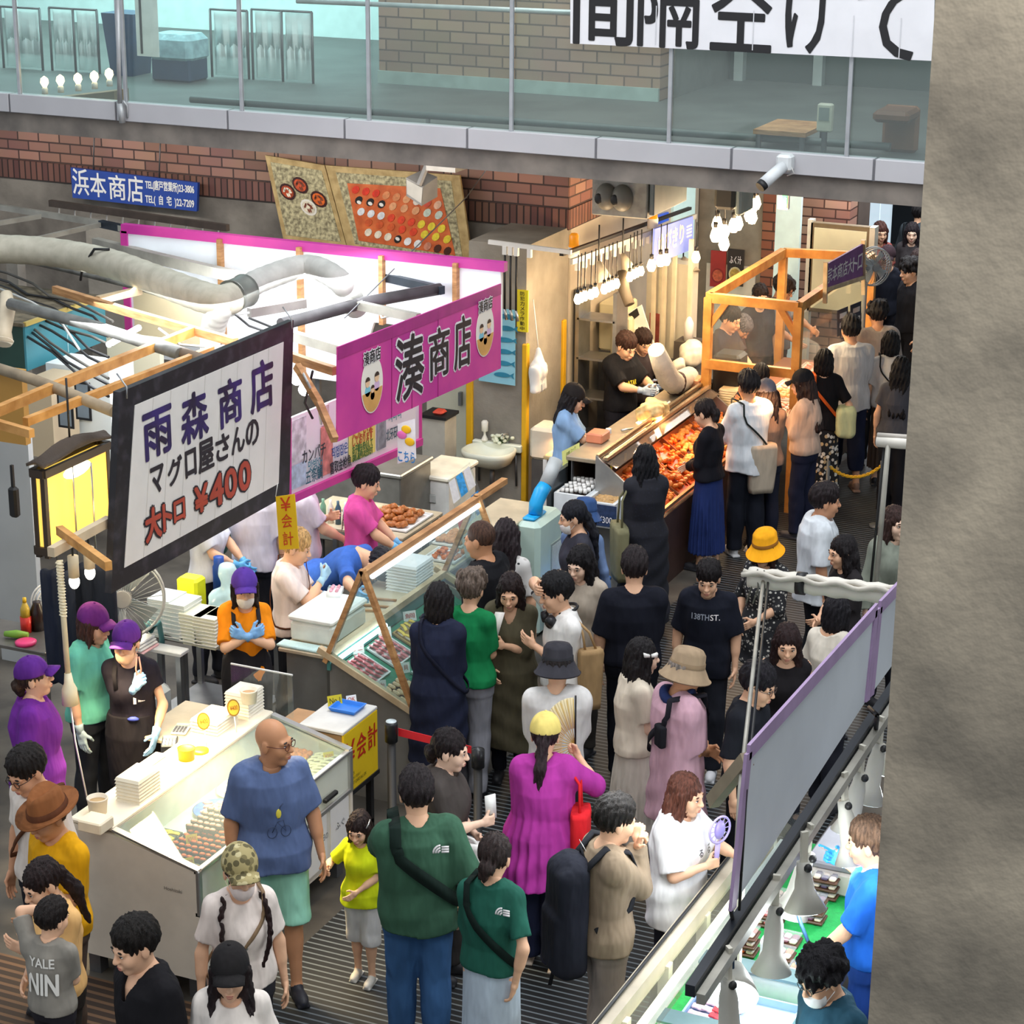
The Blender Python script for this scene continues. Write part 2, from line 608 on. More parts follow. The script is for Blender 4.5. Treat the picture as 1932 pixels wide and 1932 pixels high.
# people
SQ=0.88
SKIN={'fair':'#e8b795','mid':'#d9a07c','tan':'#c8906a','pale':'#efc8ae'}
def skin_m(t):return mat(SKIN.get(t,t),0.5,var=0.06,vs=9,spec=0.35)
def cloth(c,**k):
 d=dict(rough=0.85,var=0.12,vs=7,bump=0.5,bs=7,bd=0.05,stretch=(1.7,1.7,0.55),spec=0.2);d.update(k)
 return mat(c,**d)
def hair_m(c):return mat(c,0.5,var=0.45,vs=14,bump=0.6,bs=55,stretch=(6,6,0.8),spec=0.28)
EYEW=mat('#e9e4df',0.3,var=0);DARK=mat('#171210',0.35,var=0);LIP=mat('#b8645c',0.45,var=0.05)
TPL={}
def merge(parts):
 V,F,M,n=[],[],[],0
 for v,f,m in parts:
  V.append(v);F.append(f+n);M.append(np.full(len(f),m,np.int32));n+=len(v)
 return np.concatenate(V),np.concatenate(F),np.concatenate(M)
def ell_mesh(c,r,n=12,m=7):
 mb=MB().ball(c,r,n,m)
 q=[(f if len(f)==4 else None) for f in mb.f]
 return np.array(mb.v,np.float32),np.array([f for f in q if f])
def head_tpl(kind):
 if ('head',kind) in TPL:return TPL['head',kind]
 fem=kind!='m'
 g=Vol((-.11,-.145,-.20),(.11,.125,.13),.0055)
 g.ell((0,.015,.025),(.076,.094,.088),.02)
 g.ell((0,-.028,-.038),(.056 if fem else.060,.062,.078),.03)
 g.ell((0,-.062,-.097),(.020 if fem else.026,.018,.017),.025)
 for s in (-1,1):
  g.ell((s*.036,-.062,-.032),(.026,.026,.028),.025)
  g.ell((s*.031,-.100,.002),(.018,.013,.010),.012,'sub')
  g.ell((s*.031,-.080,.001),(.013,.013,.011),.006)
  g.ell((s*.079,.012,-.012),(.010,.021,.032),.010)
  g.ell((s*.010,-.102,-.030),(.009,.010,.007),.008)
  g.cone((s*.012,-.090,.016),(s*.046,-.078,.016),.010,.008,.02)
 g.cone((0,-.088,.012),(0,-.113,-.027),.007,.011,.014)
 g.ell((0,-.092,-.060),(.022,.012,.007),.012)
 g.ell((0,-.090,-.071),(.018,.012,.007),.010)
 g.cone((0,.022,-.06),(0,.03,-.20),.052 if not fem else.045,.056 if not fem else.047,.035)
 v,f=g.mesh()
 f=f[(v[f][:,:,2]>-.185).all(1)]
 P=[(v,f,0)]
 for s in (-1,1):
  P.append((*ell_mesh((s*.031,-.0885,.001),(.0145,.006,.0062)),1))
  P.append((*ell_mesh((s*.0305,-.0925,.001),(.0068,.004,.0066)),2))
  P.append((*ell_mesh((s*.0315,-.0915,.0068),(.0165,.006,.0026)),2))
  P.append((*ell_mesh((s*.033,-.0925,.021),(.018,.006,.0034)),3))
 P.append((*ell_mesh((0,-.0985,-.0605),(.019,.0065,.0042)),4))
 P.append((*ell_mesh((0,-.0965,-.0705),(.016,.0068,.0052)),4))
 TPL['head',kind]=merge(P)
 return TPL['head',kind]
def hand_tpl(kind):
 if ('hand',kind) in TPL:return TPL['hand',kind]
 g=Vol((-.10,-.10,-.215),(.05,.075,.035),.0048)
 g.rbox((0,0,-.048),(.013,.036,.044),.011)
 g.cone((0,0,.03),(0,0,-.02),.026,.024,.02)
 curl={'relax':(14,22,16),'grip':(62,78,45),'flat':(4,5,4),'point':(70,85,60)}[kind]
 for i,(y,z,L) in enumerate(((-.028,-.088,.074),(-.009,-.092,.082),(.010,-.090,.075),(.028,-.084,.058))):
  a=0.0;p=np.array([0,y,z]);k=1+.12*i
  for j,fr in enumerate((.45,.32,.23)):
   a+=math.radians(3 if (kind=='point' and i==0) else curl[j]*k)
   d=np.array([-math.sin(a),(y*.9 if kind=='flat' else y*.25),-math.cos(a)]);d/=np.linalg.norm(d)
   q=p+d*L*fr
   g.cone(p,q,.0092-.0007*j,.0086-.0008*j,.004)
   p=q
 t0=np.array([-.004,-.030,-.028]);t1=t0+np.array([-.014,-.030,-.026]);t2=t1+(np.array([-.022,-.002,-.024]) if kind!='flat' else np.array([-.006,-.020,-.022]))
 g.cone(t0,t1,.014,.0105,.012);g.cone(t1,t2,.0105,.008,.006)
 TPL['hand',kind]=g.mesh()
 return TPL['hand',kind]
def hair_tpl(style):
 if ('hair',style) in TPL:return TPL['hair',style]
 low={'long':-.52,'longer':-.60,'mid':-.30,'bob':-.20,'braids':-.46,'pony':-.40}.get(style.split('_')[0],-.16)
 g=Vol((-.16,-.155,low),(.16,.24,.165),.0075)
 b=style.split('_')[0]
 thin=b in ('buzz',)
 e=-.006 if thin else 0.0
 g.ell((0,.018,.030),(.087+e,.106+e,.094+e),.02)
 if b in ('short','curly','side'):
  g.ell((0,.0,.068),(.080,.092,.070),.03);g.ell((0,.055,.03),(.082,.075,.075),.03)
 if b=='curly':
  for i in range(26):
   a,h=i*2.4,.02+.10*((i*7)%10)/10
   r=.085*math.sqrt(max(.1,1-((h-.03)/.12)**2))
   g.ell((r*math.cos(a),.01+(r+.01)*math.sin(a)*1.1,h),(.03,.03,.03),.015)
 if b in ('bob','long','longer','mid','pony','bun','braids'):
  pass
 if b in ('bob','mid','long','longer'):
  g.ell((0,.035,-.045),(.092,.085,.115),.03)
  for s in (-1,1):
   g.cone((s*.080,-.012,.02),(s*.082,-.022,-.115 if b=='bob' else -.19),.022,.016,.025)
 if b in ('mid','long','longer'):
  zb={'mid':-.24,'long':-.42,'longer':-.52}[b]
  for i,x in enumerate((-.058,-.02,.02,.058)):
   g.cone((x,.07,-.05),(x*1.15,.095,zb+.02*(i%2)),.042,.024,.03)
  for s in (-1,1):
   g.cone((s*.085,.0,-.09),(s*.098,-.045 if '_f' in style else.03,zb*.8),.025,.014,.03)
 if b=='pony':
  g.ell((0,.108,-.02),(.03,.03,.03),.02)
  g.cone((0,.115,-.03),(.01,.15,-.16),.034,.036,.02);g.cone((.01,.15,-.16),(.02,.14,-.36),.036,.010,.02)
 if b=='bun':
  g.ell((0,.118,-.035),(.045,.038,.042),.012)
  g.ell((.02,.11,-.075),(.03,.03,.03),.01)
 if b=='braids':
  for s in (-1,1):
   p0,p1=np.array([s*.080,-.01,-.05]),np.array([s*.085,-.155,-.44])
   for i in range(13):
    t=i/12
    g.ell(p0+(p1-p0)*t+np.array([s*.045*math.sin(t*PI),-.035*math.sin(t*PI),0]),(.0165-.006*t,.0165-.006*t,.021),.006)
# face opening
 zf={'fringe':(-.075,.082),'high':(-.035,.095)}.get(style.split('_')[-1],(-.050,.092))
 g.ell((0,-.115,zf[0]),(.066,.080,zf[1]),.02,'sub')
 if b in ('short','curly','side','buzz','pony','bun','braids'):
  for s in (-1,1):
   g.ell((s*.095,-.03,-.045),(.04,.062,.058),.012,'sub')
# nape
  x,y,z=g.full()
  d=-(z+.062-.45*np.maximum(0,.02-y)) if b in ('short','curly','side','buzz') else None
  if d is not None:
   g.D=np.maximum(g.D,np.broadcast_to(d,g.D.shape).astype(np.float32))
 x,y,z=g.full()
 an=np.arctan2(x,y+.001)
 g.D=g.D+(.0044 if not thin else.0008)*(np.sin(an*19+z*30)+.7*np.sin(an*41-z*55)+.5*np.sin(x*160+z*90)).astype(np.float32)
 TPL['hair',style]=g.mesh()
 return TPL['hair',style]
def hat_tpl(kind):
 if ('hat',kind) in TPL:return TPL['hat',kind]
 P=[]
 def dome(c,r,zc,h=.007):
  g=Vol((-.13,-.15,zc-.03),(.13,.15,.17),h)
  g.ell(c,r,0);g.half((0,0,zc),(0,0,-1));return g
 if kind in ('cap','capback'):
  g=dome((0,.014,.035),(.096,.114,.100),.022)
  v,f=g.mesh();P.append((v,f,0))
  sgn=-1 if kind=='cap' else 1
  mb=MB()
  rows=[]
  for i in range(9):
   u=-1+2*i/8
   w=.078*u
   rows.append([(w,sgn*.085,.040-.018*u*u),(w*.98,sgn*(.178-.055*u*u),.036-.028*u*u),(w*.98,sgn*(.178-.055*u*u),.042-.028*u*u),(w,sgn*.085,.052-.018*u*u)])
  mb.rings(rows,sm=False)
  P.append((np.array(mb.v,np.float32),np.array([q for q in mb.f if len(q)==4]),0))
  v,f=ell_mesh((0,.014,.136),(.009,.009,.005));P.append((v,f,0))
 elif kind in ('bucket','sun'):
  R=.150 if kind=='bucket' else.172
  drop=-.030 if kind=='bucket' else.0
  mb=MB().lathe((0,.012,0),[(R,drop),(R-.004,drop-.006),(.104,.034),(.098,.04),(.092,.11),(.075,.132),(.03,.142),(.002,.143)],28,1.0,1.15,sm=True)
  mb2=mb
  P.append((np.array(mb2.v,np.float32),np.array([q for q in mb2.f if len(q)==4]),0))
  mb=MB().lathe((0,.012,0),[(R,drop),(R-.004,drop-.007),(.100,.026),(.05,.028),(.002,.028)],28,1.0,1.15)
  P.append((np.array(mb.v,np.float32),np.array([q for q in mb.f if len(q)==4]),0))
  mb=MB().lathe((0,.012,0),[(.1015,.042),(.0995,.066),(.097,.066),(.097,.042)],28,1.0,1.15)
  P.append((np.array(mb.v,np.float32),np.array([q for q in mb.f if len(q)==4]),1))
 elif kind=='fedora':
  mb=MB().lathe((0,.012,0),[(.002,.024),(.10,.024),(.158,.042),(.160,.048),(.104,.036),(.097,.06),(.088,.125),(.072,.150),(.030,.142),(.002,.136)],32,1.0,1.2)
  v=np.array(mb.v,np.float32)
  t=np.clip((v[:,2]-.06)/.09,0,1)
  v[:,0]*=1-.34*t*(v[:,1]<.02)*np.clip((.03-v[:,1])/.1,0,1)
  v[:,2]-=.022*t*np.exp(-(v[:,0]/.022)**2)
  v[:,2]-=.02*np.clip(-v[:,1]-.1,0,.1)/.1*(v[:,2]<.05)
  P.append((v,np.array([q for q in mb.f if len(q)==4]),0))
  mb=MB().lathe((0,.012,0),[(.1055,.036),(.1005,.066),(.096,.066),(.096,.036)],32,1.0,1.2)
  P.append((np.array(mb.v,np.float32),np.array([q for q in mb.f if len(q)==4]),1))
 TPL['hat',kind]=merge(P)
 return TPL['hat',kind]
def mrot(ax,a):
 c,s=math.cos(a),math.sin(a)
 return np.array({'x':[[1,0,0],[0,c,-s],[0,s,c]],'y':[[c,0,s],[0,1,0],[-s,0,c]],'z':[[c,-s,0],[s,c,0],[0,0,1]]}[ax])
POSE={'down':(.255,.03,.865),'down_bent':(.26,.14,.93),'phone':(.06,.30,1.16),'phone_high':(.10,.30,1.36),'chest':(-.02,.24,1.20),'belly':(.02,.24,1.02),'clasp':(-.075,.17,1.30),'work':(.12,.34,1.03),'reach':(.10,.50,1.12),'forehead':(.08,.20,1.60),'fan':(.22,.28,1.36),'back':(.20,-.10,.95),'hips':(.22,.02,1.02),'bag':(.24,.06,1.02),'mouth':(-.03,.20,1.42),'away':(.38,.10,.90),'strap':(.10,.16,1.30)}
WORLD={}
def person(key,px,py,H,phi,label,skin='fair',fem=False,hair='short',hc='#1c1614',yaw=0,pitch=8,top=None,bot=None,L='down',R='down',hat=None,lean=0,fat=1.0,mask=None,glasses=None,gloves=None,apron=None,shoes='#26262a',h=.0095,hs=1.15,hL='relax',hR='relax',stride=.03,face=True,group=None,cat='person',hz=0.0,lift=0.0,elL=None,elR=None):
 """px, py: where the crown of the head stands in the view; phi: 0 faces the camera, 90 faces right, 180 faces away"""
 rnd=random.Random(len(WORLD)*13+5)
 s=H/1.7
 top=dict(top or {});bot=dict(bot or {})
 w=fat
 shx=(.158 if fem else.178)*(0.5+.5*w)
 hip=np.array([0,0,.92])
 RL=mrot('x',math.radians(lean))
 def T(p):return hip+RL@(np.array(p,float)-hip)
# profile of the trunk
 zs=np.array([.84,.95,1.08,1.25,1.36,1.43])
 A=np.array([.168,.172,.132,.150,.150,.075] if fem else [.155,.160,.148,.172,.172,.085])*w
 B=np.array([.112,.115,.092,.112,.095,.062] if fem else [.108,.108,.100,.120,.105,.065])*(0.3+.7*w)
 hipx=.085*w
 kf=stride
 legs=[]
 for sd,st in ((1,kf),(-1,-kf)):
  legs.append((np.array([sd*hipx,0,.88]),np.array([sd*(hipx+.008),-st*1.0-.012,.48]),np.array([sd*(hipx+.012),-st*1.6+.02,.085])))
 arms={}
 for sd,spec,el in ((1,L,elL),(-1,R,elR)):
  o,f,u=POSE[spec] if isinstance(spec,str) else spec
  sh=T((sd*shx,.012,1.372))
  tg=np.array([sd*o,-f,u])
  if lean and isinstance(spec,str):tg=T(tg)
  if isinstance(spec,str):
   tg=tg+np.array([rnd.uniform(-.015,.015),rnd.uniform(-.02,.02),0])
  l1,l2=.275,.245
  d=tg-sh;Ld=min(np.linalg.norm(d),l1+l2-.006);d=d/np.linalg.norm(d)
  a=(l1*l1-l2*l2+Ld*Ld)/(2*Ld);hh=math.sqrt(max(0,l1*l1-a*a))
  hint=np.array([sd*.6,.5,-.5]) if el is None else np.array([sd*el[0],-el[1],el[2]])
  hp=hint-d*(hint@d);hp/=np.linalg.norm(hp)+1e-9
  arms[sd]=(sh,sh+d*a+hp*hh,sh+d*Ld)
 allp=[p for k in arms for p in arms[k]]+[p for l in legs for p in l]+[T((0,0,1.45)),T((.2,-.15,1.3)),T((-.2,.15,1.3))]
 lo=np.min(allp,0)-.17;hi=np.max(allp,0)+.17;lo[2]=-.02;hi[2]=max(hi[2],T((0,0,1.60))[2])
 def loft(g,zz,aa,bb,k=.03,op='add',cy=0.0,pw=2.0,ripple=0,ripn=18,tilt=True):
  x,y,z=g.full()
  y0,z0=y,z
  if lean and tilt:
   c_,s_=math.cos(math.radians(lean)),math.sin(math.radians(lean))
   yy,zd=y-hip[1],z-hip[2]
   y0=c_*yy+s_*zd;z0=-s_*yy+c_*zd+hip[2]
  aI=np.interp(z0,zz,aa).astype(np.float32);bI=np.interp(z0,zz,bb).astype(np.float32)
  q=((np.abs(x)/aI)**pw+(np.abs(y0-cy)/bI)**pw)**(1/pw)
  d=(q-1)*np.minimum(aI,bI)
  if ripple:
   an=np.arctan2(x/aI,(y0-cy)/bI)
   d=d+ripple*np.sin(an*ripn)*np.clip((zz[-1]-z0)/(zz[-1]-zz[0])*2.0-.45,0,1)
  d=np.maximum(d,np.maximum(zz[0]-z0,z0-zz[-1]))
  d=np.broadcast_to(d,g.D.shape).astype(np.float32)
  if op=='add':g.D=smin(g.D,d,k)
  else:g.D=-smin(-g.D,d,k)
# body
 g=Vol(lo,hi,h)
 loft(g,zs,A,B,.04)
 g.ell(T((0,.012,.92)),(.155*w,.115*w,.10),.05)
 if fem:
  for sd in (-1,1):g.ell(T((sd*.062,-.085*(.5+.5*w),1.235)),(.058,.05,.055),.05)
 for sd in (-1,1):
  g.cone(T((sd*.05,.012,1.415)),T((sd*(shx-.01),.012,1.375)),.050,.052,.05)
  sh,el,wr=arms[sd]
  wa=(.86 if fem else 1.0)*(.55+.45*w)
  g.cone(sh,el,.050*wa,.039*wa,.04);g.cone(el,wr,.041*wa,.026*wa,.02)
  d=wr-el;g.cone(el+d*.1,el+d*.45,.040*wa,.035*wa,.03)
 for hp_,kn,an in legs:
  g.cone(hp_,kn,.082*w,.054*(.5+.5*w),.06);g.cone(kn,an,.053*(.5+.5*w),.036,.03)
  g.ell(kn+(an-kn)*.3+np.array([0,.018,0]),(.05,.052,.11),.05)
  g.cone(an+np.array([0,0,-.03]),an+np.array([0,-.13,-.052]),.036,.03,.03)
 nb=T((0,.012,1.39));nt=T((0,-.012,1.50))
 g.cone(nb,nt,.052 if fem else.060,.046 if fem else.053,.05)
 v,f=g.mesh()
# head frame
 RH=RL@mrot('z',math.radians(yaw))@mrot('x',math.radians(pitch-lean*.35))
 hc0=T((0,-.012,1.475));pv=np.array([0,.024,-.10])
 def HP(q):return (np.asarray(q)*hs-pv*hs)@RH.T+hc0+np.array([0,0,hz])
# cut the coarse neck above the fine one
 nrm=(nt-nb)/np.linalg.norm(nt-nb)
 fc=v[f].mean(1)
 f=f[~((((fc-(nb+(nt-nb)*.88))@nrm)>0)&(np.linalg.norm(fc-nt,axis=1)<.13))]
# hands
 hb=[]
 HF={}
 for sd,kind in ((1,hL),(-1,hR)):
  sh,el,wr=arms[sd]
  dz=-(wr-el)/np.linalg.norm(wr-el)
  ref=np.array([0,-1.,0]) if dz[2]>.75 else (np.array([0,0,1.]) if abs(dz[2])<.75 else np.array([-sd*.8,.5,0]))
  th=ref-dz*(ref@dz);th/=np.linalg.norm(th)
# local -Z along the forearm, -Y towards the thumb, -X (left hand) out of the palm
  yv=-th;xv=np.cross(yv,dz)
  Rm=np.stack([xv,yv,dz],1)
  hv,hf=hand_tpl(kind)
  hv=hv.copy()
  if sd<0:
   hv[:,0]*=-1;hf=hf[:,::-1]
  hk=(.92 if fem else 1.0)
  HF[sd]=(Rm,wr)
  hb.append((hv*hk@Rm.T+wr,hf,0))
  if gloves:HF[sd,'g']=(hv*1.1@Rm.T+wr+dz*.004,hf)
 hv,hf,hm=head_tpl('f' if fem else 'm')
 bv,bf,bm=merge([(v,f,0)]+hb)
 bf=np.concatenate([bf,hf+len(bv)]);bm=np.concatenate([bm,hm]);bv=np.concatenate([bv,HP(hv)])
 SC=np.array([SQ*s,SQ*s,s])
# place it: the crown goes where it is seen
 crown=HP(np.array([0,.015,.118 if not hat else.14]))*SC
 base=WZ(px,py,float(crown[2])+lift)
 rot=math.atan2(-base.x,base.y)*1.0
# facing: local -Y turned towards the camera, then by phi to the right
 dirc=Vector((-base.x,-base.y,0)).normalized()
 rz=math.atan2(dirc.y,dirc.x)+PI/2+math.radians(phi)
 off=Vector((crown[0],crown[1],0));off.rotate(Matrix.Rotation(rz,3,'Z'))
 base=Vector((base.x-off.x,base.y-off.y,lift))
 me=mesh_arrays('person',bv*SC,bf,bm)
 o=bpy.data.objects.new('person',me)
 for m in (skin_m(skin),EYEW,DARK,hair_m(hc) if hair!='bald' else DARK,LIP):me.materials.append(m)
 COL.objects.link(o)
 o.location=base;o.rotation_euler=(0,0,rz)
 tag(o,label,cat,group)
 def child(name,v,f,m,mi=None,lab=None):
  me=mesh_arrays(name,np.asarray(v)*SC,f,mi)
  c=bpy.data.objects.new(name,me)
  for q in (m if isinstance(m,list) else [m]):me.materials.append(q)
  COL.objects.link(c);c.parent=o
  if lab:c['label']=lab
  return c
# hair, hat
 if hair!='bald':
  v,f=hair_tpl(hair)
  if hat:
   keep=(v[f].mean(1)[:,2]<.055) if hat[0]!='hood' else np.ones(len(f),bool)
   f=f[keep]
  child('hair',HP(v),f,hair_m(hc))
 if hat:
  v,f,m=hat_tpl(hat[0])
  v=v.copy()
  if len(hat)>3:v=v@mrot('z',math.radians(hat[3])).T
  c1=hat[1] if not isinstance(hat[1],str) else cloth(hat[1])
  c2=cloth(hat[2]) if len(hat)>2 and hat[2] else c1
  child('cap' if 'cap' in hat[0] else 'hat',HP(v),f,[c1,c2],m)
 if mask:
  g=Vol((-.10,-.16,-.15),(.10,.05,.02),.006)
  g.ell((0,-.045,-.058),(.064,.071,.066),0)
  x,y,z=g.full();g.D=np.maximum(g.D,np.broadcast_to(y+.035-0*x*z,g.D.shape)).astype(np.float32)
  g.half((0,0,-.015),(0,-.25,1));g.half((0,0,-.118),(0,0,-1))
  v,f=g.mesh()
  mb=MB()
  for sd in (-1,1):
   mb.tube([(sd*.058,-.045,-.03),(sd*.078,-.005,-.004),(sd*.084,.03,-.01),(sd*.078,.0,-.045),(sd*.056,-.045,-.085)],.0018,5)
  q=np.array([t for t in mb.f if len(t)==4])
  child('face_mask',HP(np.concatenate([v,np.array(mb.v,np.float32)])),np.concatenate([f,q+len(v)]),cloth(mask,rough=.8))
 if glasses:
  mb=MB()
  for sd in (-1,1):
   mb.tube([(sd*.033+.023*math.cos(t),-.108+.004*abs(math.cos(t)),.0+.017*math.sin(t)) for t in [2*PI*i/14 for i in range(14)]],.0022,5,closed=True)
   mb.tube([(sd*.056,-.104,.003),(sd*.080,-.06,.004),(sd*.084,.015,.002)],.002,5)
  mb.tube([(-.010,-.110,.003),(.010,-.110,.003)],.002,5)
  child('glasses',HP(np.array(mb.v,np.float32)),[t for t in mb.f],mat(glasses,.3,var=0))
 if gloves:
  for sd in (-1,1):
   v,f=HF[sd,'g']
   sh,el,wr=arms[sd]
   mb=MB();d=(wr-el)/np.linalg.norm(wr-el)
   mb.tube([wr-d*.055,wr-d*.03,wr+d*.012],[.036,.032,.030],12)
   child('glove',np.concatenate([v,np.array(mb.v,np.float32)]),list(map(tuple,f))+[tuple(i+len(v) for i in q) for q in mb.f],mat(gloves,.4,var=.08,bump=.2))
# trousers, shorts, skirt
 kind=bot.get('kind','trousers')
 bm_=bot.get('m') or cloth(bot.get('c','#22242c'))
 wz=bot.get('waist',1.04)
 if kind in ('trousers','shorts'):
  hem=bot.get('hem',.075 if kind=='trousers' else.50);ez=bot.get('ease',.016)
  g=Vol((min(-.3,lo[0]),lo[1],hem-.03),(max(.3,hi[0]),hi[1],1.12 if not lean else 1.2),h*1.1)
  loft(g,np.array([.84,.95,wz]),np.array([A[0],A[1],np.interp(wz,zs,A)])+.012,np.array([B[0],B[1],np.interp(wz,zs,B)])+.012,.03)
  for hp_,kn,an in legs:
   wide=bot.get('wide',0)
   g.cone(hp_,kn,.084*w+ez,.058*(.5+.5*w)+ez+wide,.05)
   g.cone(kn,an+np.array([0,0,-.02]),.057*(.5+.5*w)+ez+wide,.046+ez+wide*1.3,.03)
   g.ell(kn+(an-kn)*.3+np.array([0,.018,0]),(.05+ez,.052+ez,.11+ez),.05)
  g.ell(T((0,.012,.92)),(.155*w+ez,.115*w+ez,.10+ez),.05)
  x,y,z=g.full();g.D=g.D+(.0035*noise3(x,y,z*1.6,.8,len(WORLD))-.002+.004*np.sin(42*z+9*x)*np.clip((.4-z)*3,0,1)).astype(np.float32)
  g.half((0,0,hem),(0,0,-1))
  v,f=g.mesh();child('shorts' if kind=='shorts' else 'trousers',v,f,bm_)
 elif kind=='skirt':
  hem=bot.get('hem',.30);fl=bot.get('flare',.26)
  g=Vol((-.42,-.42,hem-.03),(.42,.42,1.1),h*1.1)
  zz=np.array([hem,.70,.95,wz]);aa=np.array([fl,.19*w+(fl-.2)*.45,A[1]+.016,np.interp(wz,zs,A)+.014]);bb=np.array([fl*.85,.15*w+(fl-.2)*.4,B[1]+.02,np.interp(wz,zs,B)+.014])
  loft(g,zz,aa,bb,0,ripple=bot.get('pleat',.010),ripn=bot.get('pn',20),tilt=False)
  v,f=g.mesh();child('skirt',v,f,bm_)
# top
 tm=top.get('m') or cloth(top.get('c','#eeeeee'))
 hem=top.get('hem',.90);ez=top.get('ease',.026);fl=top.get('flare',.0)
 zz=np.array([hem,.95 if hem<.94 else hem+.02,1.08,1.25,1.36,1.415,1.44])
 a6=np.interp(zz,zs,A);b6=np.interp(zz,zs,B)
 aS=a6+ez;bS=b6+ez
 aS[2]=max(aS[2],(aS[3]+max(aS[1],.15))/2-.008);bS[2]=max(bS[2],(bS[3]+bS[1])/2-.004)
 if hem<.84:aS[0]=max(aS[1],.175*w+ez);bS[0]=max(bS[1],.125*w+ez)
 eb=bot.get('ease',.016)+.036
 for i in (0,1):
  if zz[i]<1.0:aS[i]=max(aS[i],.155*w+eb,A[1]+.034);bS[i]=max(bS[i],.118*w+eb,B[1]+.036)
 aS[0]+=fl;bS[0]+=fl*.8;aS[1]+=fl*.4;bS[1]+=fl*.3
 if fem:bS[3]+=.018
 g=Vol((lo[0],lo[1],max(hem-.05,0) if not lean else.5),(hi[0],hi[1],hi[2]),h*1.05)
 loft(g,zz,aS,bS,.03,ripple=top.get('pleat',0),ripn=top.get('pn',20))
 for sd in (-1,1):
  sh,el,wr=arms[sd]
  wa=(.86 if fem else 1.0)*(.55+.45*w)
  g.cone(T((sd*.06,.012,1.412)),T((sd*(shx-.012),.012,1.372)),.050+ez*.45,.052+ez*.5,.04)
  sl={'short':.42,'half':.62,'long':.97,'none':0,'three':.80}.get(top.get('sleeve','short'),top.get('sleeve'))
  if isinstance(sl,str):sl=.42
  if sl>0:
   lo_=top.get('loose',1.0)
   r0,r1=.052*wa+ez*.6,.046*wa+ez*.75*lo_+.006
   if sl<=.52:
    e_=sh+(el-sh)*(sl/.52)
    g.cone(sh,e_,r0,r1,.045,cut=True)
   else:
    t=(sl-.52)/.48
    g.cone(sh,el,r0,.045*wa+ez*.6*lo_,.045);g.cone(el,el+(wr-el)*t,.045*wa+ez*.6*lo_,.030+ez*.6*lo_,.02,cut=True)
 if fem:
  for sd in (-1,1):g.ell(T((sd*.062,-.085*(.5+.5*w)-.004,1.235)),(.058+ez*.8,.05+ez*.8,.06+ez),.06)
 if lean:g.ell(T((0,.012,.95)),(.155*w+ez,.12*w+ez,.10),.05)
 x,y,z=g.full()
 am=top.get('wr',.0105)
 g.D=g.D+(am*noise3(x*1.1,y,z*.9,.75,len(WORLD)*1.7)+am*.6*np.sin(34*z+16*x+9*y)*np.clip((1.2-z)*2,0,1)).astype(np.float32)
 nk=top.get('neck','crew')
 if nk=='crew':
  g.cone(T((0,.015,1.40)),T((0,-.02,1.56)),.063,.075,.008,'sub');g.ell(T((0,-.06,1.44)),(.062,.06,.042),.01,'sub')
 elif nk=='wide':
  g.ell(T((0,-.02,1.46)),(.11,.12,.085),.01,'sub')
 elif nk=='v':
  g.cone(T((0,.01,1.44)),T((0,-.02,1.56)),.068,.08,.008,'sub');g.cone(T((0,-.13,1.27)),T((0,-.07,1.47)),.02,.07,.01,'sub')
 v,f=g.mesh();child(top.get('name','shirt'),v,f,tm)
 LA=lambda z:float(np.interp(z,zz,aS));LB=lambda z:float(np.interp(z,zz,bS))
 if nk=='collar':
  mb=MB();mb.tube([T((.075*math.sin(t),.012-.07*math.cos(t)*1.0,1.435-.03*(math.cos(t)>.3))) for t in [2*PI*i/16 for i in range(16)]],.014,6,closed=True)
  child('collar',np.array(mb.v,np.float32),mb.f,tm)
 if apron:
  g=Vol((-.3,-.3,.45),(.3,.2,1.40),h)
  ap=dict(apron)
  z0,z1=ap.get('hem',.52),ap.get('top',1.30)
  zq=np.array([z0,.90,1.08,1.25,1.36]);aq=np.interp(zq,zz,aS)+.012;bq=np.interp(zq,zz,bS)+.014
  if z0<.9:aq[0]=.20*w;bq[0]=.17*w;aq[1]=max(aq[1],.185*w)
  loft(g,zq,aq,bq,0)
  x,y,z=g.full()
  wd_=np.interp(z,[z0,1.0,1.08,z1],[.26,.22,.17,.105])
  g.D=np.maximum(g.D,np.maximum(np.abs(x)-wd_,np.maximum(z-z1,y-np.where(np.abs(z-1.05)<.02,.2,.03)))).astype(np.float32)
  v,f=g.mesh()
  mb=MB()
  for sd in (-1,1):
   mb.ribbon([T((sd*.09,-LB(1.28)-.012,1.27)),T((sd*.105,-LB(1.36)-.004,1.37)),T((sd*.10,0.0,1.462)),T((sd*.09,LB(1.36)+.004,1.36)),T((sd*.03,LB(1.2)+.006,1.2))],.035,.006,[Vector((0,-1,.2)),Vector((0,-1,.6)),Vector((0,0,1)),Vector((0,1,.5)),Vector((0,1,0))])
  child('apron',np.concatenate([v,np.array(mb.v,np.float32)]),list(map(tuple,f))+[tuple(i+len(v) for i in q) for q in mb.f],cloth(ap.get('c','#232227')))
# shoes
 if shoes:
  for hp_,kn,an in legs:
   k2=('shoe',)
   g=Vol((an[0]-.08,an[1]-.23,-.006),(an[0]+.08,an[1]+.10,.14),.011)
   g.ell((an[0],an[1]-.10,.035),(.046,.095,.042),.02);g.ell((an[0],an[1]+.0,.055),(.042,.058,.058),.03);g.rbox((an[0],an[1]-.055,.012),(.044,.13,.013),.012)
   g.half((0,0,.002),(0,0,-1));g.half((0,0,.10),(0,0,1))
   v,f=g.mesh();child('shoe',v,f,mat(shoes,.6,var=.1))
 M=Matrix.Translation(base)@Matrix.Rotation(rz,4,'Z')@Matrix.Diagonal((SC[0],SC[1],SC[2],1))
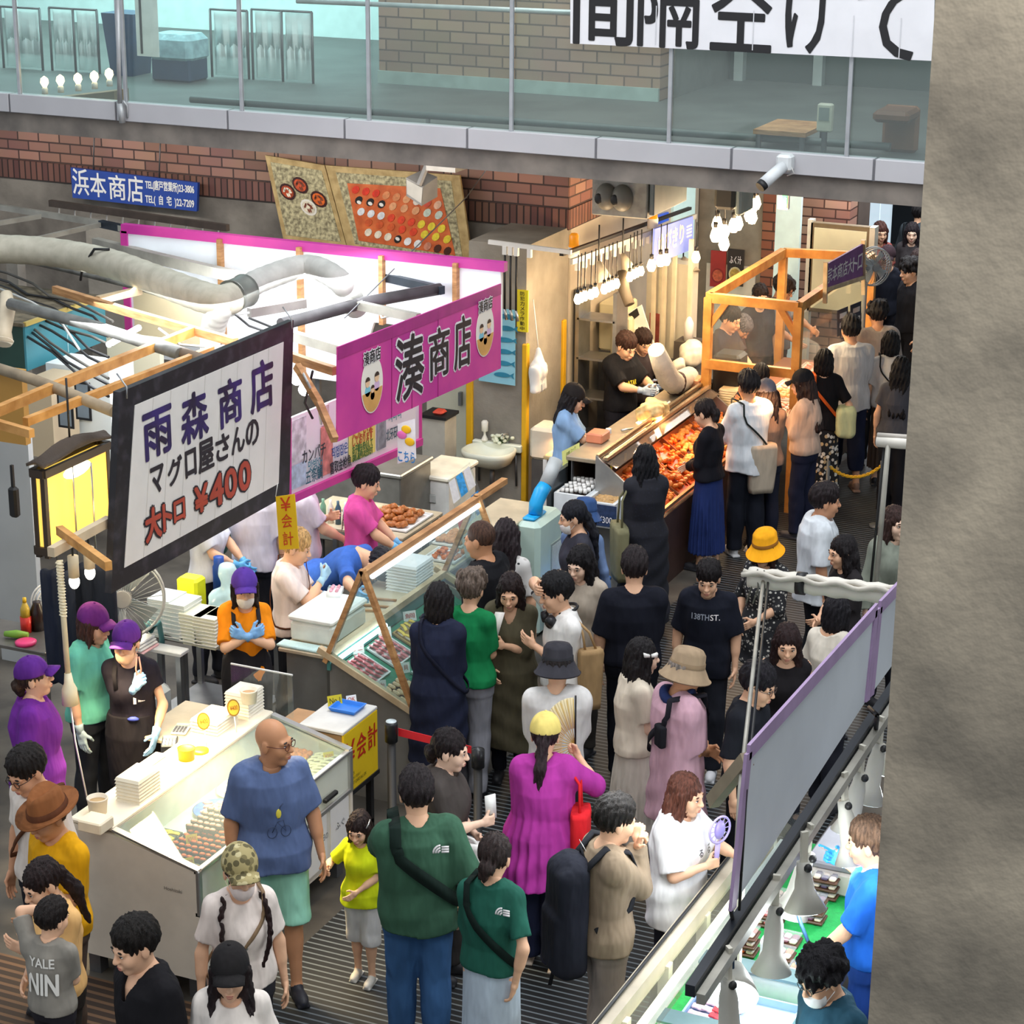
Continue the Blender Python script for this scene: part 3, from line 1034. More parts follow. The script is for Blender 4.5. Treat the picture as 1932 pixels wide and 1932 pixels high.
 WORLD[key]=dict(o=o,M=M,T=T,LA=LA,LB=LB,HF=HF,HP=HP,arms=arms,rz=rz,base=base,s=s,SC=SC,child=child,RH=RH,shx=shx)
 return o
def reach(key,*a,toL=None,toR=None,**k):
 """a person whose hand goes to a given point of the place"""
 o=person(key,*a,**k)
 Mi=WORLD[key]['M'].inverted()
 for sd,p,nm in ((1,toL,'L'),(-1,toR,'R')):
  if p is not None:
   q=Mi@Vector(p)
   k[nm]=(sd*q.x,-q.y,q.z+.06)
 for c in list(o.children)+[o]:
  m=c.data;bpy.data.objects.remove(c);bpy.data.meshes.remove(m)
 del WORLD[key]
 return person(key,*a,**k)
def loc_pts(key,pts):
 """points in a person's own frame (x to their left, -y ahead, z up, for a 1.7 m figure) to the place"""
 M=WORLD[key]['M']
 return [M@Vector(tuple(float(c) for c in p)) for p in pts]
def strap_pts(key,side,z_sh=1.40,z_hip=.98,grow=.012,n=40,full=True,zmin=None):
 """closed loop over one shoulder (side=+1: left) and round the other hip"""
 P=WORLD[key];T=P['T']
 pts,nr=[],[]
 for i in range(n):
  a=2*PI*i/n
  u=math.cos(a)
  z=z_hip+(z_sh-z_hip)*((u+1)/2)**.9
  A,B=P['LA'](z)+grow,P['LB'](z)+grow+.004
  x=side*u*min(A,.5)
  if u>.55:x=side*(.105+(x*side-.105)*.35)
  yv=math.sin(a)*B*math.sqrt(max(0.05,1-min(.95,abs(x)/(A+.02))**2))/max(.25,abs(math.sin(a))) if abs(math.sin(a))>.05 else math.sin(a)*B
  if u>.86:
   z=1.455+.01;
  pts.append(T((x,yv,z)));nr.append(Vector((x*.6,yv,.25 if u>.6 else 0)).normalized())
 return pts,nr
def volume(name,key,g,m,label=None,cat=None,group=None,parent=None):
 """a thing built in a person's frame (worn or carried)"""
 P=WORLD[key]
 v,f=g.mesh()
 return own(name,key,v,f,m,label,cat,group,parent)
def own(name,key,v,f,m,label=None,cat=None,group=None,parent=None,mi=None):
 M=np.array(WORLD[key]['M'])
 vv=np.asarray(v,np.float32)@M[:3,:3].T+M[:3,3]
 me=mesh_arrays(name,vv,f,mi)
 o=link(name,me,m,parent)
 return tag(o,label,cat,group)
# the hall
CONC=mat('#8d887f',0.9,var=0.22,vs=1.6,bump=0.4,bs=25,c2='#a39d92')
CONC_D=mat('#77716a',0.9,var=0.25,vs=2.2,bump=0.4,bs=25,c2='#8f8980')
PILLAR=mat('#7f776a',0.92,var=0.30,vs=2.6,bump=0.5,bs=30,c2='#978d7c')
STEEL=mat('#a9abad',0.35,0.9,var=0.12,vs=5)
STEEL_D=mat('#6d6e70',0.5,0.7,var=0.15,vs=5)
WHITE=mat('#eceae6',0.5,var=0.04)
WHITE_W=mat('#efe9dc',0.5,var=0.05)
BLACK=mat('#18181a',0.5,var=0.1)
WOOD=mat('#b9824f',0.6,var=0.25,vs=6,stretch=(1,1,6),c2='#c99763')
WOOD_O=mat('#c98a3f',0.55,var=0.2,vs=7,c2='#d9a05a')
WOOD_L=mat('#cbb08a',0.6,var=0.18,vs=7,c2='#dac4a0')
YEL=mat('#e2ae1c',0.5,var=0.08)
GLASS=glass()
ACRYL=glass('#f6fafa',0.965,0.08)
fl=MB().box((-20,3,-0.2),(6,42,0))
struct('floor',fl,mat('#4a4641',0.55,var=0.35,vs=2.5,c2='#5d5850',bump=0.2,bs=12))
# ribbed duckboard matting down the aisle
mt=MB().box((-6.05,5,0.0),(-3.6,30,0.004))
single('aisle_mat',mt,stripes('#151617','#6f777c',1,1/0.055,0.76,0.5,0.5),'dark ribbed rubber matting laid along the crowded aisle','mat')
mt=MB().box((-8.2,5.5,0),(-6.2,9.55,0.005))
single('drain_mat',mt,stripes('#3d2c20','#7a5b41',1,1/0.07,0.62,0.7,0.6),'brown lattice floor mat in front of the white sushi display case','mat')
YD=17.6
dk=MB().box((-20,YD+.06,3.50),(-1.2,30,3.70))
struct('floor_upper',dk,mat('#565a57',0.6,var=0.15,vs=2))
ed=MB().box((-20,YD-.02,3.50),(-1.2,YD+.06,3.68))
struct('trim_1',ed,mat('#7d7670',0.85,var=0.25,vs=3,c2='#8f867d'))
fa=MB()
x=-19.3
while x<-1.2:
 fa.box((x+.006,YD-.07,3.69),(min(x+1.21,-1.2)-.006,YD+.05,3.865),0.004);x+=1.22
struct('trim_2',fa,mat('#bdbcc0',0.5,var=0.05,vs=1.5))
struct('trim_3',MB().box((-20,YD-.055,3.685),(-1.2,YD+.05,3.86)),mat('#75757a',0.7))
posts=[-60,38,228,238,457,697,965,1262,1597,1850]
PX=[]
for p in posts:
 q=WY(p,170+p*.082,YD-.03)
 PX.append(q.x)
zt=5.3
for i,x in enumerate(PX):
 w=.017 if i!=2 else.012
 o=single('railing_post',MB().box((x-w,YD-.05,3.78),(x+w,YD-.015,zt),.004),mat('#b9bcc0',0.35,0.5),'slim grey metal post carrying the glass panes along the upper walkway','post','posts of the glass railing')
gx=[PX[0],PX[1],PX[2],PX[4],PX[5],PX[6],PX[7],PX[8],PX[9]]
for i in range(8):
 a,b=gx[i]+.02,gx[i+1]-.02
 o=struct('window_%d'%(i+1),MB().box((a,YD-.012,3.80),(b,YD,zt)),glass('#edf5f3',0.95,0.03))
# drain pipe dropping past the deck edge
dp=MB();p=WY(226,195,YD-.12);q=WY(231,232,YD-.12)
dp.tube([WY(222,0,YD-.12),p],.022,8).tube([p,q],.03,10).tube([WY(232,190,YD-.12),WY(240,200,YD-.08),WY(240,222,YD-.08)],.012,6)
single('drain_pipe',dp,mat('#b4b6b8',.45,.4),'thin grey drain pipe running down the walkway glass past its edge','pipe')
# upper hall behind the glass
UB=brick('#8d7560','#a88d73','#5a483a',1.0,0.30,0.115,'XZ')
xa,xb=-11.0,WY(1245,150,21.0).x
struct('wall_upper',MB().box((xa,21.0,3.70),(xb,21.3,6.5)),UB)
struct('wall_upper_left',MB().box((-22,24.5,3.70),(xa,24.8,6.5)),mat('#d4e8e6',0.7,var=0.06))
struct('wall_upper_right',MB().box((xb,23.0,3.70),(2,23.3,6.5)),mat('#39423f',0.5,var=0.2,vs=1.0))
struct('baseboard_upper',MB().box((xa,20.96,3.70),(xb,21.0,3.83)),mat('#8fa39c',0.5))
struct('wall_upper_return',MB().box((xb-.02,21.3,3.70),(xb+.05,23.0,6.5)),mat('#6b6f6b',0.6))
pb=MB().tube([WZ(x_,560/3+x_*.0+(x_-350)*.068,3.78) for x_ in range(360,1800,120)],.035,8)
single('floor_pipe',pb,mat('#5d6664',.5,.3),'grey pipe lying along the foot of the walkway glass','pipe')
hr=MB();a=WY(560,2,18.0);b=WY(1300,32,18.0)
hr.tube([a,b],.022,8)
single('handrail',hr,mat('#c9cdcd',.35,.4),'pale metal handrail behind the walkway glass before the brick wall','handrail')
# cool light of the upper left hall
area('upper_hall_tube_light',(-15,21.5,6.4),(5,3),260,(0.66,1.0,1.0),(-15,22.5,3.7))
area('upper_hall_right_light',(-7,19.4,6.6),(5,1.5),75,(1.0,0.95,0.88),(-8,21.0,4.6))
# frames with hanging vinyl sheets
def screen(px0,px1,py_t,py_b,y,lab,n=2):
 a,b=WY(px0,py_t,y),WY(px1,py_t,y)
 zb=3.72
 t=thing('vinyl_screen',lab,'screen',((a.x+b.x)/2,y,3.70),'vinyl screens in the upper hall')
 f=MB()
 for i in range(n+1):
  x=a.x+(b.x-a.x)*i/n
  f.tube([(x,y,3.70),(x,y,a.z)],.014,6)
 f.tube([(a.x,y,a.z),(b.x,y,a.z)],.014,6)
 f.build('frame',STEEL_D,t)
 for i in range(n):
  x0=a.x+(b.x-a.x)*i/n+.03;x1=a.x+(b.x-a.x)*(i+1)/n-.03
  m=MB();N=16
  fr=[]
  for zz_ in (a.z-.02,a.z-.5,4.2,zb):
   fr.append([(x0+(x1-x0)*k/N,y+.03+.007*math.sin(k*.9+zz_)*(a.z+.2-zz_),zz_) for k in range(N+1)])
  k0=len(m.v)
  for r in fr:m.v+=r
  for r in range(3):
   for k in range(N):
    q=k0+r*(N+1)+k
    m.f.append((q,q+1,q+N+2,q+N+1));m.m.append(0);m.s.append(True)
  o=m.build('sheet',mat('#eefaf8',.4,var=.04,trans=.35),t)
  md=o.modifiers.new('thickness','SOLIDIFY');md.thickness=.006
screen(0,74,12,160,20.2,'pale vinyl screen on a thin frame at the far left of the upper hall',1)
screen(92,182,14,160,20.25,'pale vinyl screen on a thin frame next to the dark blue bin',2)
screen(396,466,17,190,20.6,'pale vinyl screen hung on a thin frame beside the dark covered crate',1)
screen(474,588,17,190,20.6,'wide pale vinyl screen hung on a thin frame nearest the brick wall',2)
a,b=WY(190,24,20.2),WY(258,175,20.2)
bn=MB();bn.rings([[(a.x-.0,20.2,a.z),(b.x,20.2,a.z),(b.x,20.6,a.z),(a.x,20.6,a.z)][::1],[(a.x+.08,20.22,3.70),(b.x-.06,20.22,3.70),(b.x-.06,20.58,3.70),(a.x+.08,20.58,3.70)]])
single('waste_bin',bn,mat('#2f4a6b',.5),'tall dark blue tapered bin behind the walkway glass','bin')
a,b=WY(302,58,20.3),WY(388,172,20.3)
t=thing('covered_crate','dark blue crate under a crumpled clear plastic cover behind the walkway glass','crate',((a.x+b.x)/2,20.5,3.70))
MB().box((a.x+.03,20.05,3.70),(b.x-.03,20.42,a.z-.25),.02).build('crate',mat('#27405c',.5),t)
MB().box((a.x,20.02,a.z-.3),(b.x,20.45,a.z),.06).build('plastic_cover',mat('#9fc4cc',.25,var=.2,vs=9,bump=.8,bs=14),t)
a,b=WY(253,-20,19.0),WY(300,108,19.0)
t=thing('hanging_banner','narrow white banner with a dark line hanging behind the walkway glass','banner',((a.x+b.x)/2,19.0,b.z))
MB().box((a.x,19.0,b.z),(b.x,19.012,a.z)).build('cloth',mat('#dfe8e4',.7),t)
c=WY(265,40,18.995);MB().box((c.x-.012,18.993,c.z-.32),(c.x+.012,18.999,c.z+.3)).build('dark_line',BLACK,t)
for i,(x_,y_) in enumerate(((84,158),(114,155),(147,152),(178,148),(206,143))):  # lamp reflections in the glass, built as small glowing bulbs
 c=WY(x_,y_,18.1)
 t=thing('bulb','small warm bulb in a row standing in for lamp reflections in the walkway glass','bulb',c,'warm bulbs standing in for reflections in the glass')
 MB().lathe(c-Vector((0,0,.10)),[(.03,0),(.03,.05),(.02,.07)],10).build('bulb_socket',WHITE,t)
 MB().lathe(c-Vector((0,0,.03)),[(.02,0),(.042,.04),(.036,.08),(.004,.105)],12).build('bulb_glass',mat('#ffd9a0',.4,var=0,emit=6),t)
sh=MB();a=WY(70,168,18.1);b=WY(225,150,18.1);sh.hexa([(a.x,18.0,3.70),(b.x,18.0,3.70),(b.x,18.25,3.70),(a.x,18.25,3.70),(a.x,18.0,a.z-.10),(b.x,18.0,b.z-.10),(b.x,18.25,b.z-.10),(a.x,18.25,a.z-.10)])
single('lamp_ledge',sh,mat('#8d7f66',.7),'low tan ledge under the row of bulbs that stand in for reflections in the glass','ledge')
# tables on the right of the upper floor
def utable(px0,px1,py,lab,y,d):
 a,b=WY(px0,py,y),WY(px1,py+6,y)
 t=thing('table',lab,'table',((a.x+b.x)/2,y+d/2,3.70))
 MB().box((a.x,y,a.z-.04),(b.x,y+d,a.z)).build('tabletop',WOOD,t)
 for x in (a.x+.04,b.x-.04):
  for yy in (y+.04,y+d-.04):MB().box((x-.02,yy-.02,3.70),(x+.02,yy+.02,a.z-.04)).build('leg',STEEL_D,t)
utable(1421,1520,244,'wooden table with metal legs seen through the walkway glass',18.6,.7)
c=WY(1553,228,18.4)
t=thing('card_terminal','cream boxy terminal on a stand behind the right walkway glass','terminal',(c.x,18.45,3.70))
MB().box((c.x-.065,18.42,c.z-.1),(c.x+.065,18.5,c.z+.14),.012).build('housing',mat('#d9d6c2',.5),t)
MB().box((c.x-.02,18.44,3.70),(c.x+.02,18.48,c.z-.1)).build('stand',STEEL_D,t)
MB().box((c.x-.045,18.412,c.z+.0),(c.x+.045,18.421,c.z+.11)).build('display',mat('#8d9690',.3),t)
c=WY(1695,240,18.9)
t=thing('armchair','brown high-backed chair near the pillar behind the walkway glass','chair',(c.x,19.0,3.70))
MB().box((c.x-.16,18.95,3.70),(c.x+.16,19.03,c.z+.18),.03).build('backrest',mat('#7a4f30',.5),t)
MB().box((c.x-.16,18.6,4.0),(c.x+.16,19.0,4.1),.03).build('seat',mat('#6b4327',.5),t)
for i,p in enumerate((1395,1545)):
 a=WY(p,100,22.9)
 single('mullion',MB().box((a.x-.05,22.88,3.70),(a.x+.05,23.0,6.4)),mat('#8f9794',.5),'pale vertical frame of the dark windows behind the upper walkway','mullion','mullions of the upper dark windows')
# big paper notice taped outside the glass
q=[WY(1076,-60,YD-.09),WY(1765,-60,YD-.09),WY(1760,115,YD-.09),WY(1076,82,YD-.09)]
t=thing('notice_banner','large white paper notice with bold black characters taped on the walkway glass','notice',(q[0].x+1,YD-.09,q[3].z))
MB().slab([q[3],q[2],q[1],q[0]],.004).build('paper',mat('#e6e6ea',.7,var=.04,vs=3),t)
ink=mat('#1d1d20',.6,var=0)
for ch,x0,x1,y0,y1 in (('間',1082,1196,-86,81),('隔',1203,1323,-82,86),('空',1340,1460,-74,93),('け',1480,1578,-66,97),('て',1612,1742,-34,108)):
 a,b=WY(x0,y1,YD-.095),WY(x1,y0+(x1-x0)*.08,YD-.095)
 lettering(ch,((a.x+b.x)/2,YD-.092,(a.z+b.z)/2),(1,0,0),(0,0,1),b.x-a.x,b.z-a.z,ink,t,.003,.011)
for p in (1240,1425,1615,1705):
 a=WY(p,-40,YD-.094);MB().box((a.x-.004,YD-.096,q[3].z+.03),(a.x+.004,YD-.0945,5.0)).build('fold',mat('#cfd0d4',.7),t)
# back wall, pillars
BR=brick('#8f675c','#bd937c','#4d3a35',1.0,0.27,0.105,'XZ')
BRS=brick('#94655a','#bb9480','#4f3934',1.0,0.27,0.105,'YZ')
struct('wall_back',MB().box((-22,19.65,2.60),(-8.24,20.2,3.50)),BR)
struct('wall_side',MB().box((-8.30,19.66,2.60),(-8.235,23.2,3.50)),BRS)
SO=brick('#6b453f','#8d6353','#33211e',1.0,0.075,0.30,'XZ')
struct('trim_4',MB().box((-22,19.63,2.60),(-8.235,19.66,2.80)),SO)
struct('trim_5',MB().box((-8.24,19.63,2.60),(-8.22,23.2,2.80)),brick('#7d4f45','#a0705f','#3a2521',1.0,0.075,0.30,'YZ'))
area('brick_wall_fill',(-12.0,17.9,3.45),(7,.2),55,(1,.95,.9),(-12.0,19.6,2.9))  # added fill on the brick wall, in place of spill from the stalls
struct('wall_back_lower',MB().box((-22,19.67,0),(-8.24,20.2,2.60)),CONC_D)
struct('pillar_back',MB().box((-8.84,18.66,0),(-8.24,19.67,2.62)),CONC)
struct('pillar_right',MB().box((-1.455,6.0,0),(1.5,8.2,9.0)),PILLAR)
for i,x_ in enumerate((-13.4,-15.6)):
 struct('pillar_left_%d'%(i+1),MB().box((x_-.25,19.3,0),(x_+.25,19.7,2.3)),CONC)
# guards on the pillar corners
for (x0,y0,x1,y1,z0,z1,lab) in ((-8.86,18.63,-8.79,18.67,.02,1.42,'yellow corner guard on the pillar beside the wash basin'),(-8.27,18.63,-8.215,18.70,.0,1.68,'tall yellow corner guard on the pillar below the yellow notice'),(-8.25,19.52,-8.215,19.60,.3,1.72,'slim yellow guard on the pillar edge by the fried food stall')):
 single('corner_guard',MB().box((x0,y0,z0),(x1,y1,z1),.008),YEL,lab,'corner guard')
# yellow camera notice
a,b=WX(976,545,-8.2),WX(995,627,-8.2)
a,b=WY(976,546,18.62),WY(996,627,18.62)
t=thing('camera_notice','narrow yellow notice in vertical black writing on the concrete pillar','notice',((a.x+b.x)/2,18.62,b.z))
MB().box((a.x,18.615,b.z),(b.x,18.63,a.z)).build('plate',mat('#e3d12a',.5,var=.03),t)
for i,ch in enumerate('防犯カメラ作動中'):
 lettering(ch,((a.x+b.x)/2,18.613,a.z-(a.z-b.z)*(i+.7)/8.4),(1,0,0),(0,0,1),.045,.04,ink,t,.002,.01)
# blue company board
q=[WY(*p,19.5) for p in ((137,373),(371,399),(373,345),(133,316))]
t=thing('company_board','long blue board with white company name and phone numbers on the brick wall','sign',((q[0].x+q[1].x)/2,19.5,q[1].z))
MB().slab(q,.04).build('board',mat('#2347a0',.45,var=.08),t)
ux=(q[1]-q[0]).normalized();uy=Vector((0,0,1))
wh=mat('#f1f1ee',.6,var=0)
for i,ch in enumerate('浜本商店'):
 x0,y0,x1,y1=((139,320,166,366),(172,328,199,370),(207,332,236,375),(242,334,269,380))[i]
 a,b=WY(x0,y1,19.5),WY(x1,y0,19.5)
 lettering(ch,(a+b)/2,ux,uy,b.x-a.x,b.z-a.z,wh,t,.004,.012)
for s_,y0,y1 in (('TEL(唐戸営業所)23-3806',343,364),('TEL(  自  宅  )22-7209',371,390)):
 a,b=WY(275,y1-6,19.5),WY(366,y0+6,19.5)
 lettering(s_,(a+b)/2,ux,uy,b.x-a.x,.115,wh,t,.004,.004)
for p in (176,300):
 a=WY(p,318+(p-133)*.12,19.52);MB().tube([a,(a.x+.02,19.56,a.z+.5)],.008,5).build('hanger',STEEL_D,t)
# sushi picture boards
PLY=mat('#b79a62',.6,var=.2,vs=9,c2='#c9ae78')
def picture(quad,y,lab,bg,paint):
 q=[WY(*p,y) for p in quad]
 t=thing('picture_board',lab,'picture board',((q[0].x+q[1].x)/2,y,min(p.z for p in q)))
 MB().slab(q,.03).build('frame',PLY,t)
 c=sum(q,Vector())/4
 qi=[c+(p-c)*.86+Vector((0,-.004,0)) for p in q]
 MB().slab(qi,.004).build('print',bg,t)
 def at(u,v):
  p=qi[0]*(1-u)*(1-v)+qi[1]*u*(1-v)+qi[2]*u*v+qi[3]*(1-u)*v
  return p
 paint(t,at)
 for k in (2,3):MB().tube([q[k]+Vector((.1 if k==3 else -.1,.02,-.05)),(q[k].x+(.1 if k==3 else -.1),y+.02,3.52)],.006,4).build('hanging_wire',STEEL_D,t)
 return t
def blob(mb,at,u,v,ru,rv,ang=0.0,lift=.003,n=14,h=.004):
 P=[]
 for k in range(n):
  a=2*PI*k/n
  du,dv=ru*math.cos(a),rv*math.sin(a)
  p=at(u+du*math.cos(ang)-dv*math.sin(ang),v+du*math.sin(ang)+dv*math.cos(ang))
  P.append(p+Vector((0,-lift,0)))
 mb.prism(P,(0,-h,0))
def bowls(t,at):
 for u,v,c in ((.22,.62,'#a9431f'),(.50,.74,'#c2502a'),(.80,.58,'#d3621f'),(.56,.44,'#d8cdb5')):
  m=MB();blob(m,at,u,v,.15,.115);m.build('bowl',mat('#3a1714' if c!='#d8cdb5' else '#e7e2d6',.4,var=0),t)
  m=MB();blob(m,at,u,v,.115,.085,lift=.007);m.build('broth',mat(c,.4,var=.3,vs=30),t)
  m=MB()
  for k in range(7):blob(m,at,u+.06*math.cos(k*2.3),v+.045*math.sin(k*2.3),.03,.016,k,lift=.010,n=8)
  m.build('garnish',mat('#efe3cc' if c=='#a9431f' else '#7a3a22',.5,var=.2),t)
stone=mat('#a59a78',.8,var=.5,vs=26,c2='#cfc59b')
picture([(535,453),(655,469),(612,312),(500,293)],19.42,'smaller wood-framed picture board of soup bowls under the walkway',stone,bowls)
def sushi_rows(t,at):
 m=MB();P=[at(.05,.06),at(.94,.06),at(.90,.90),at(.08,.86)]
 MB().slab([p+Vector((0,-.006,0)) for p in P],.003).build('serving_board',mat('#d4622e',.5,var=.2,vs=8,c2='#e0743c'),t)
 rows=[(.78,.10,9,['#d8361e','#d8361e','#d8361e','#d98b5a','#d98b5a','#e0a070','#ddd3c6','#c9503a','#e4b596']),(.64,.10,8,['#1b1a1a','#1b1a1a','#1b1a1a','#e3a375','#e3a375','#e3a375','#c8d3c4','#c8d3c4']),(.48,.10,9,['#dfe2e6','#dfe2e6','#dfe2e6','#e2482a','#e2482a','#e2482a','#e8d23c','#e8d23c','#e8d23c']),(.34,.14,8,['#cf5a2c','#cf5a2c','#cf5a2c','#e2482a','#e2482a','#e6cf3a','#e6cf3a','#e6cf3a']),(.20,.12,9,['#eadfc9','#eadfc9','#eadfc9','#1c1b1b','#ececec','#ececec','#c8846a','#4a2416','#4a2416'])]
 for v,u0,n,cs in rows:
  for i,c in enumerate(cs):
   m=MB();blob(m,at,u0+(.80/n)*(i+.5),v-.012*i,.030,.062,-.45,lift=.008,n=10)
   m.build('sushi_piece',mat(c,.45,var=.15,vs=30),t)
   if c in ('#1b1a1a','#1c1b1b'):
    m=MB();blob(m,at,u0+(.80/n)*(i+.5),v-.03,.020,.026,0,lift=.012,n=9);m.build('rice',mat('#efece4',.5,var=0),t)
picture([(656,469),(893,507),(867,331),(614,312)],19.38,'large wood-framed picture board of rows of sushi under the walkway',stone,sushi_rows)
# wires that hold the boards and cables under the deck
w=MB().tube([WY(930,303,17.8),WY(880,372,19.0),WY(650,600,15.0)],.006,5)
single('guy_wire',w,STEEL_D,'taut dark wire slanting from the walkway edge past the sushi picture','wire')
# floodlight
c=WY(795,345,18.6)
t=thing('floodlight','grey square floodlight on a bracket under the walkway before the sushi picture','floodlight',(c.x,18.6,c.z-.15))
m=MB();m.bar(WY(808,306,18.6),WY(790,350,18.5),.05,.03);m.bar(WY(808,310,18.6),WY(808,310,18.6)+Vector((0,0,.45)),.04,.03);m.build('bracket',mat('#8d8b89',.5,.3),t)
m=MB();m.hexa([c+Vector(p) for p in ((-.12,-.08,-.12),(.05,-.10,-.20),(.12,.1,-.14),(-.05,.1,-.08),(-.13,-.06,.05),(.06,-.08,-.02),(.12,.1,.05),(-.05,.1,.1))]);m.build('housing',mat('#7b7874',.6),t)
m=MB();m.slab([c+Vector(p) for p in ((-.11,-.085,-.10),(.05,-.105,-.175),(.055,-.09,-.03),(-.12,-.07,.03))],.004);m.build('lens',mat('#a9a59c',.3),t)
m=MB().box((c.x+.2,18.3,3.32),(c.x+.5,18.7,3.50));single('junction_box',m,mat('#8b8780',.6),'pale box fixed under the walkway beside the floodlight','box')
# ventilation box with two round nozzles
a,b=WY(1116,405,18.7),WY(1222,340,18.7)
t=thing('ventilation_unit','grey box with two round air nozzles hung under the walkway','ventilation unit',((a.x+b.x)/2,18.9,a.z))
MB().box((a.x,18.7,a.z),(b.x,19.35,b.z),.01).build('housing',mat('#9b9a95',.6,var=.15,vs=14),t)
MB().box((b.x+.012,18.72,a.z+.03),(b.x+.06,19.6,b.z+.02),.01).build('side_panel',mat('#6f7a80',.5),t)
MB().box((a.x-.03,18.67,b.z),(b.x+.02,19.35,b.z+.045)).box((a.x+.1,18.9,b.z),(a.x+.16,18.96,3.51)).box((b.x-.16,18.9,b.z),(b.x-.1,18.96,3.51)).build('top_flange',mat('#8b8984',.6),t)
for k in (.27,.56):
 cx=a.x+(b.x-a.x)*k;cz=(a.z+b.z)/2
 o=MB().ball((cx,18.69,cz),(.105,.09,.125),20,12).build('nozzle',mat('#77756f',.5),t)
 MB().ball((cx-.045,18.61,cz-.01),(.04,.012,.05),14,8).build('nozzle_opening',BLACK,o)
for (p0,p1,lab) in (((1345,345),(1398,405),'dark grey loudspeaker box hung under the right end of the walkway'),):
 a,b=WY(p0[0],p1[1],19.2),WY(p1[0],p0[1],19.2)
 t=thing('loudspeaker',lab,'loudspeaker',((a.x+b.x)/2,19.3,a.z))
 MB().box((a.x,19.2,a.z+.05),(b.x-.06,19.5,b.z),.03).build('cabinet',mat('#4b4a46',.6),t)
 MB().box((b.x-.06,19.22,a.z),(b.x,19.6,b.z),.02).build('side_panel',mat('#a8b6b2',.5),t)
 MB().tube([(a.x+.1,19.35,3.51),(a.x+.1,19.35,b.z-.02)],.02,6).build('bracket',BLACK,t)
# security camera
c=WY(1470,318,YD-.15)
t=thing('security_camera','white security camera on the front edge of the upper walkway','security camera',(c.x,YD-.15,c.z-.12))
MB().box((c.x-.02,YD-.2,c.z-.02),(c.x+.11,YD-.07,c.z+.12),.02).build('mount',mat('#dcdfe0',.4),t)
m=MB();m.tube([c+Vector((.05,-.05,.03)),c+Vector((-.02,-.17,-.05)),c+Vector((-.055,-.23,-.095))],[.05,.05,.052],14);m.build('camera_body',mat('#d5d8da',.4),t)
m=MB();m.tube([c+Vector((-.052,-.225,-.09)),c+Vector((-.075,-.262,-.12))],[.05,.045],14);m.build('lens',BLACK,t)
m=MB();m.tube([c+Vector((.09,-.02,.06)),c+Vector((.13,.0,-.03)),c+Vector((.06,.04,-.06))],.006,5);m.build('cable',WHITE,t)
# exit sign
a,b=WY(1466,395,21.0),WY(1488,364,21.0)
t=thing('exit_sign','small green emergency exit sign above the narrow doorway','exit sign',((a.x+b.x)/2,21,a.z))
MB().box((a.x,21.0,a.z),(b.x,21.06,b.z),.008).build('housing',WHITE,t)
MB().box((a.x+.05,20.992,a.z+.02),(b.x-.01,21.0,b.z-.02)).build('sign_face',mat('#19c46a',.4,var=0,emit=1.5),t)
m=MB();m.bar((a.x+.07,20.988,a.z+.07),(a.x+.1,20.988,a.z+.12),.016,.004);m.bar((a.x+.1,20.988,a.z+.12),(b.x-.03,20.988,b.z-.05),.016,.004);m.build('running_figure',mat('#f2fff7',.4,emit=1.2),t)
# far end of the aisle
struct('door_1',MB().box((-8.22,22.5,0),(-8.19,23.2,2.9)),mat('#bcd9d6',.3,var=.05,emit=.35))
BRF=brick('#8a4c3b','#b97a5e','#4a2b22',1.0,.27,.105,'XZ')
a,b=WY(1440,380,23.4),WY(1482,380,23.4)
struct('pillar_far_1',MB().box((a.x,23.4,0),(b.x,23.85,3.5)),BRF)
a2,b2=WY(1508,380,23.6),WY(1600,380,23.6)
struct('wall_far',MB().box((b.x,23.9,0),(WY(1605,380,23.9).x,24.2,3.5)),brick('#9d6a59','#c79c85','#54342b',1.0,.27,.105,'XZ'))
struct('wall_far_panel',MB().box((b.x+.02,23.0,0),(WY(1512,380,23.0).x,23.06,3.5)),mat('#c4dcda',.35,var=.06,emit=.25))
struct('wall_end',MB().box((-12,33,0),(4,33.4,3.5)),mat('#1d242b',.7,var=.2,vs=1))
for i,p in enumerate((1624,1648,1668)):
 a=WY(p,440,29.5)
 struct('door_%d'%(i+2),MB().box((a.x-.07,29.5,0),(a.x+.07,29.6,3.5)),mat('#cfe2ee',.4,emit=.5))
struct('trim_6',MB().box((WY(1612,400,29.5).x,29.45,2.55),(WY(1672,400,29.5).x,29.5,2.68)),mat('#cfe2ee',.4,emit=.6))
struct('pillar_far_2',MB().box((WY(1597,400,24.5).x,24.4,0),(WY(1624,400,24.5).x,24.9,3.5)),mat('#55473f',.8))
struct('wall_shop_rear',MB().box((-8.3,19.68,0),(-8.22,23.4,2.6)),mat('#c9bfae',.7,var=.12,vs=1.5))
a,b=WY(1318,520,23.4),WY(1440,520,23.4)
struct('wall_shop_side',MB().box((-8.22,23.42,0),(b.x,23.5,3.5)),mat('#8d8479',.8,var=.15))
area('far_passage_light',(-6.3,24.8,3.4),(1.5,5),150,(0.93,0.97,1.0),(-6.3,24.8,0))
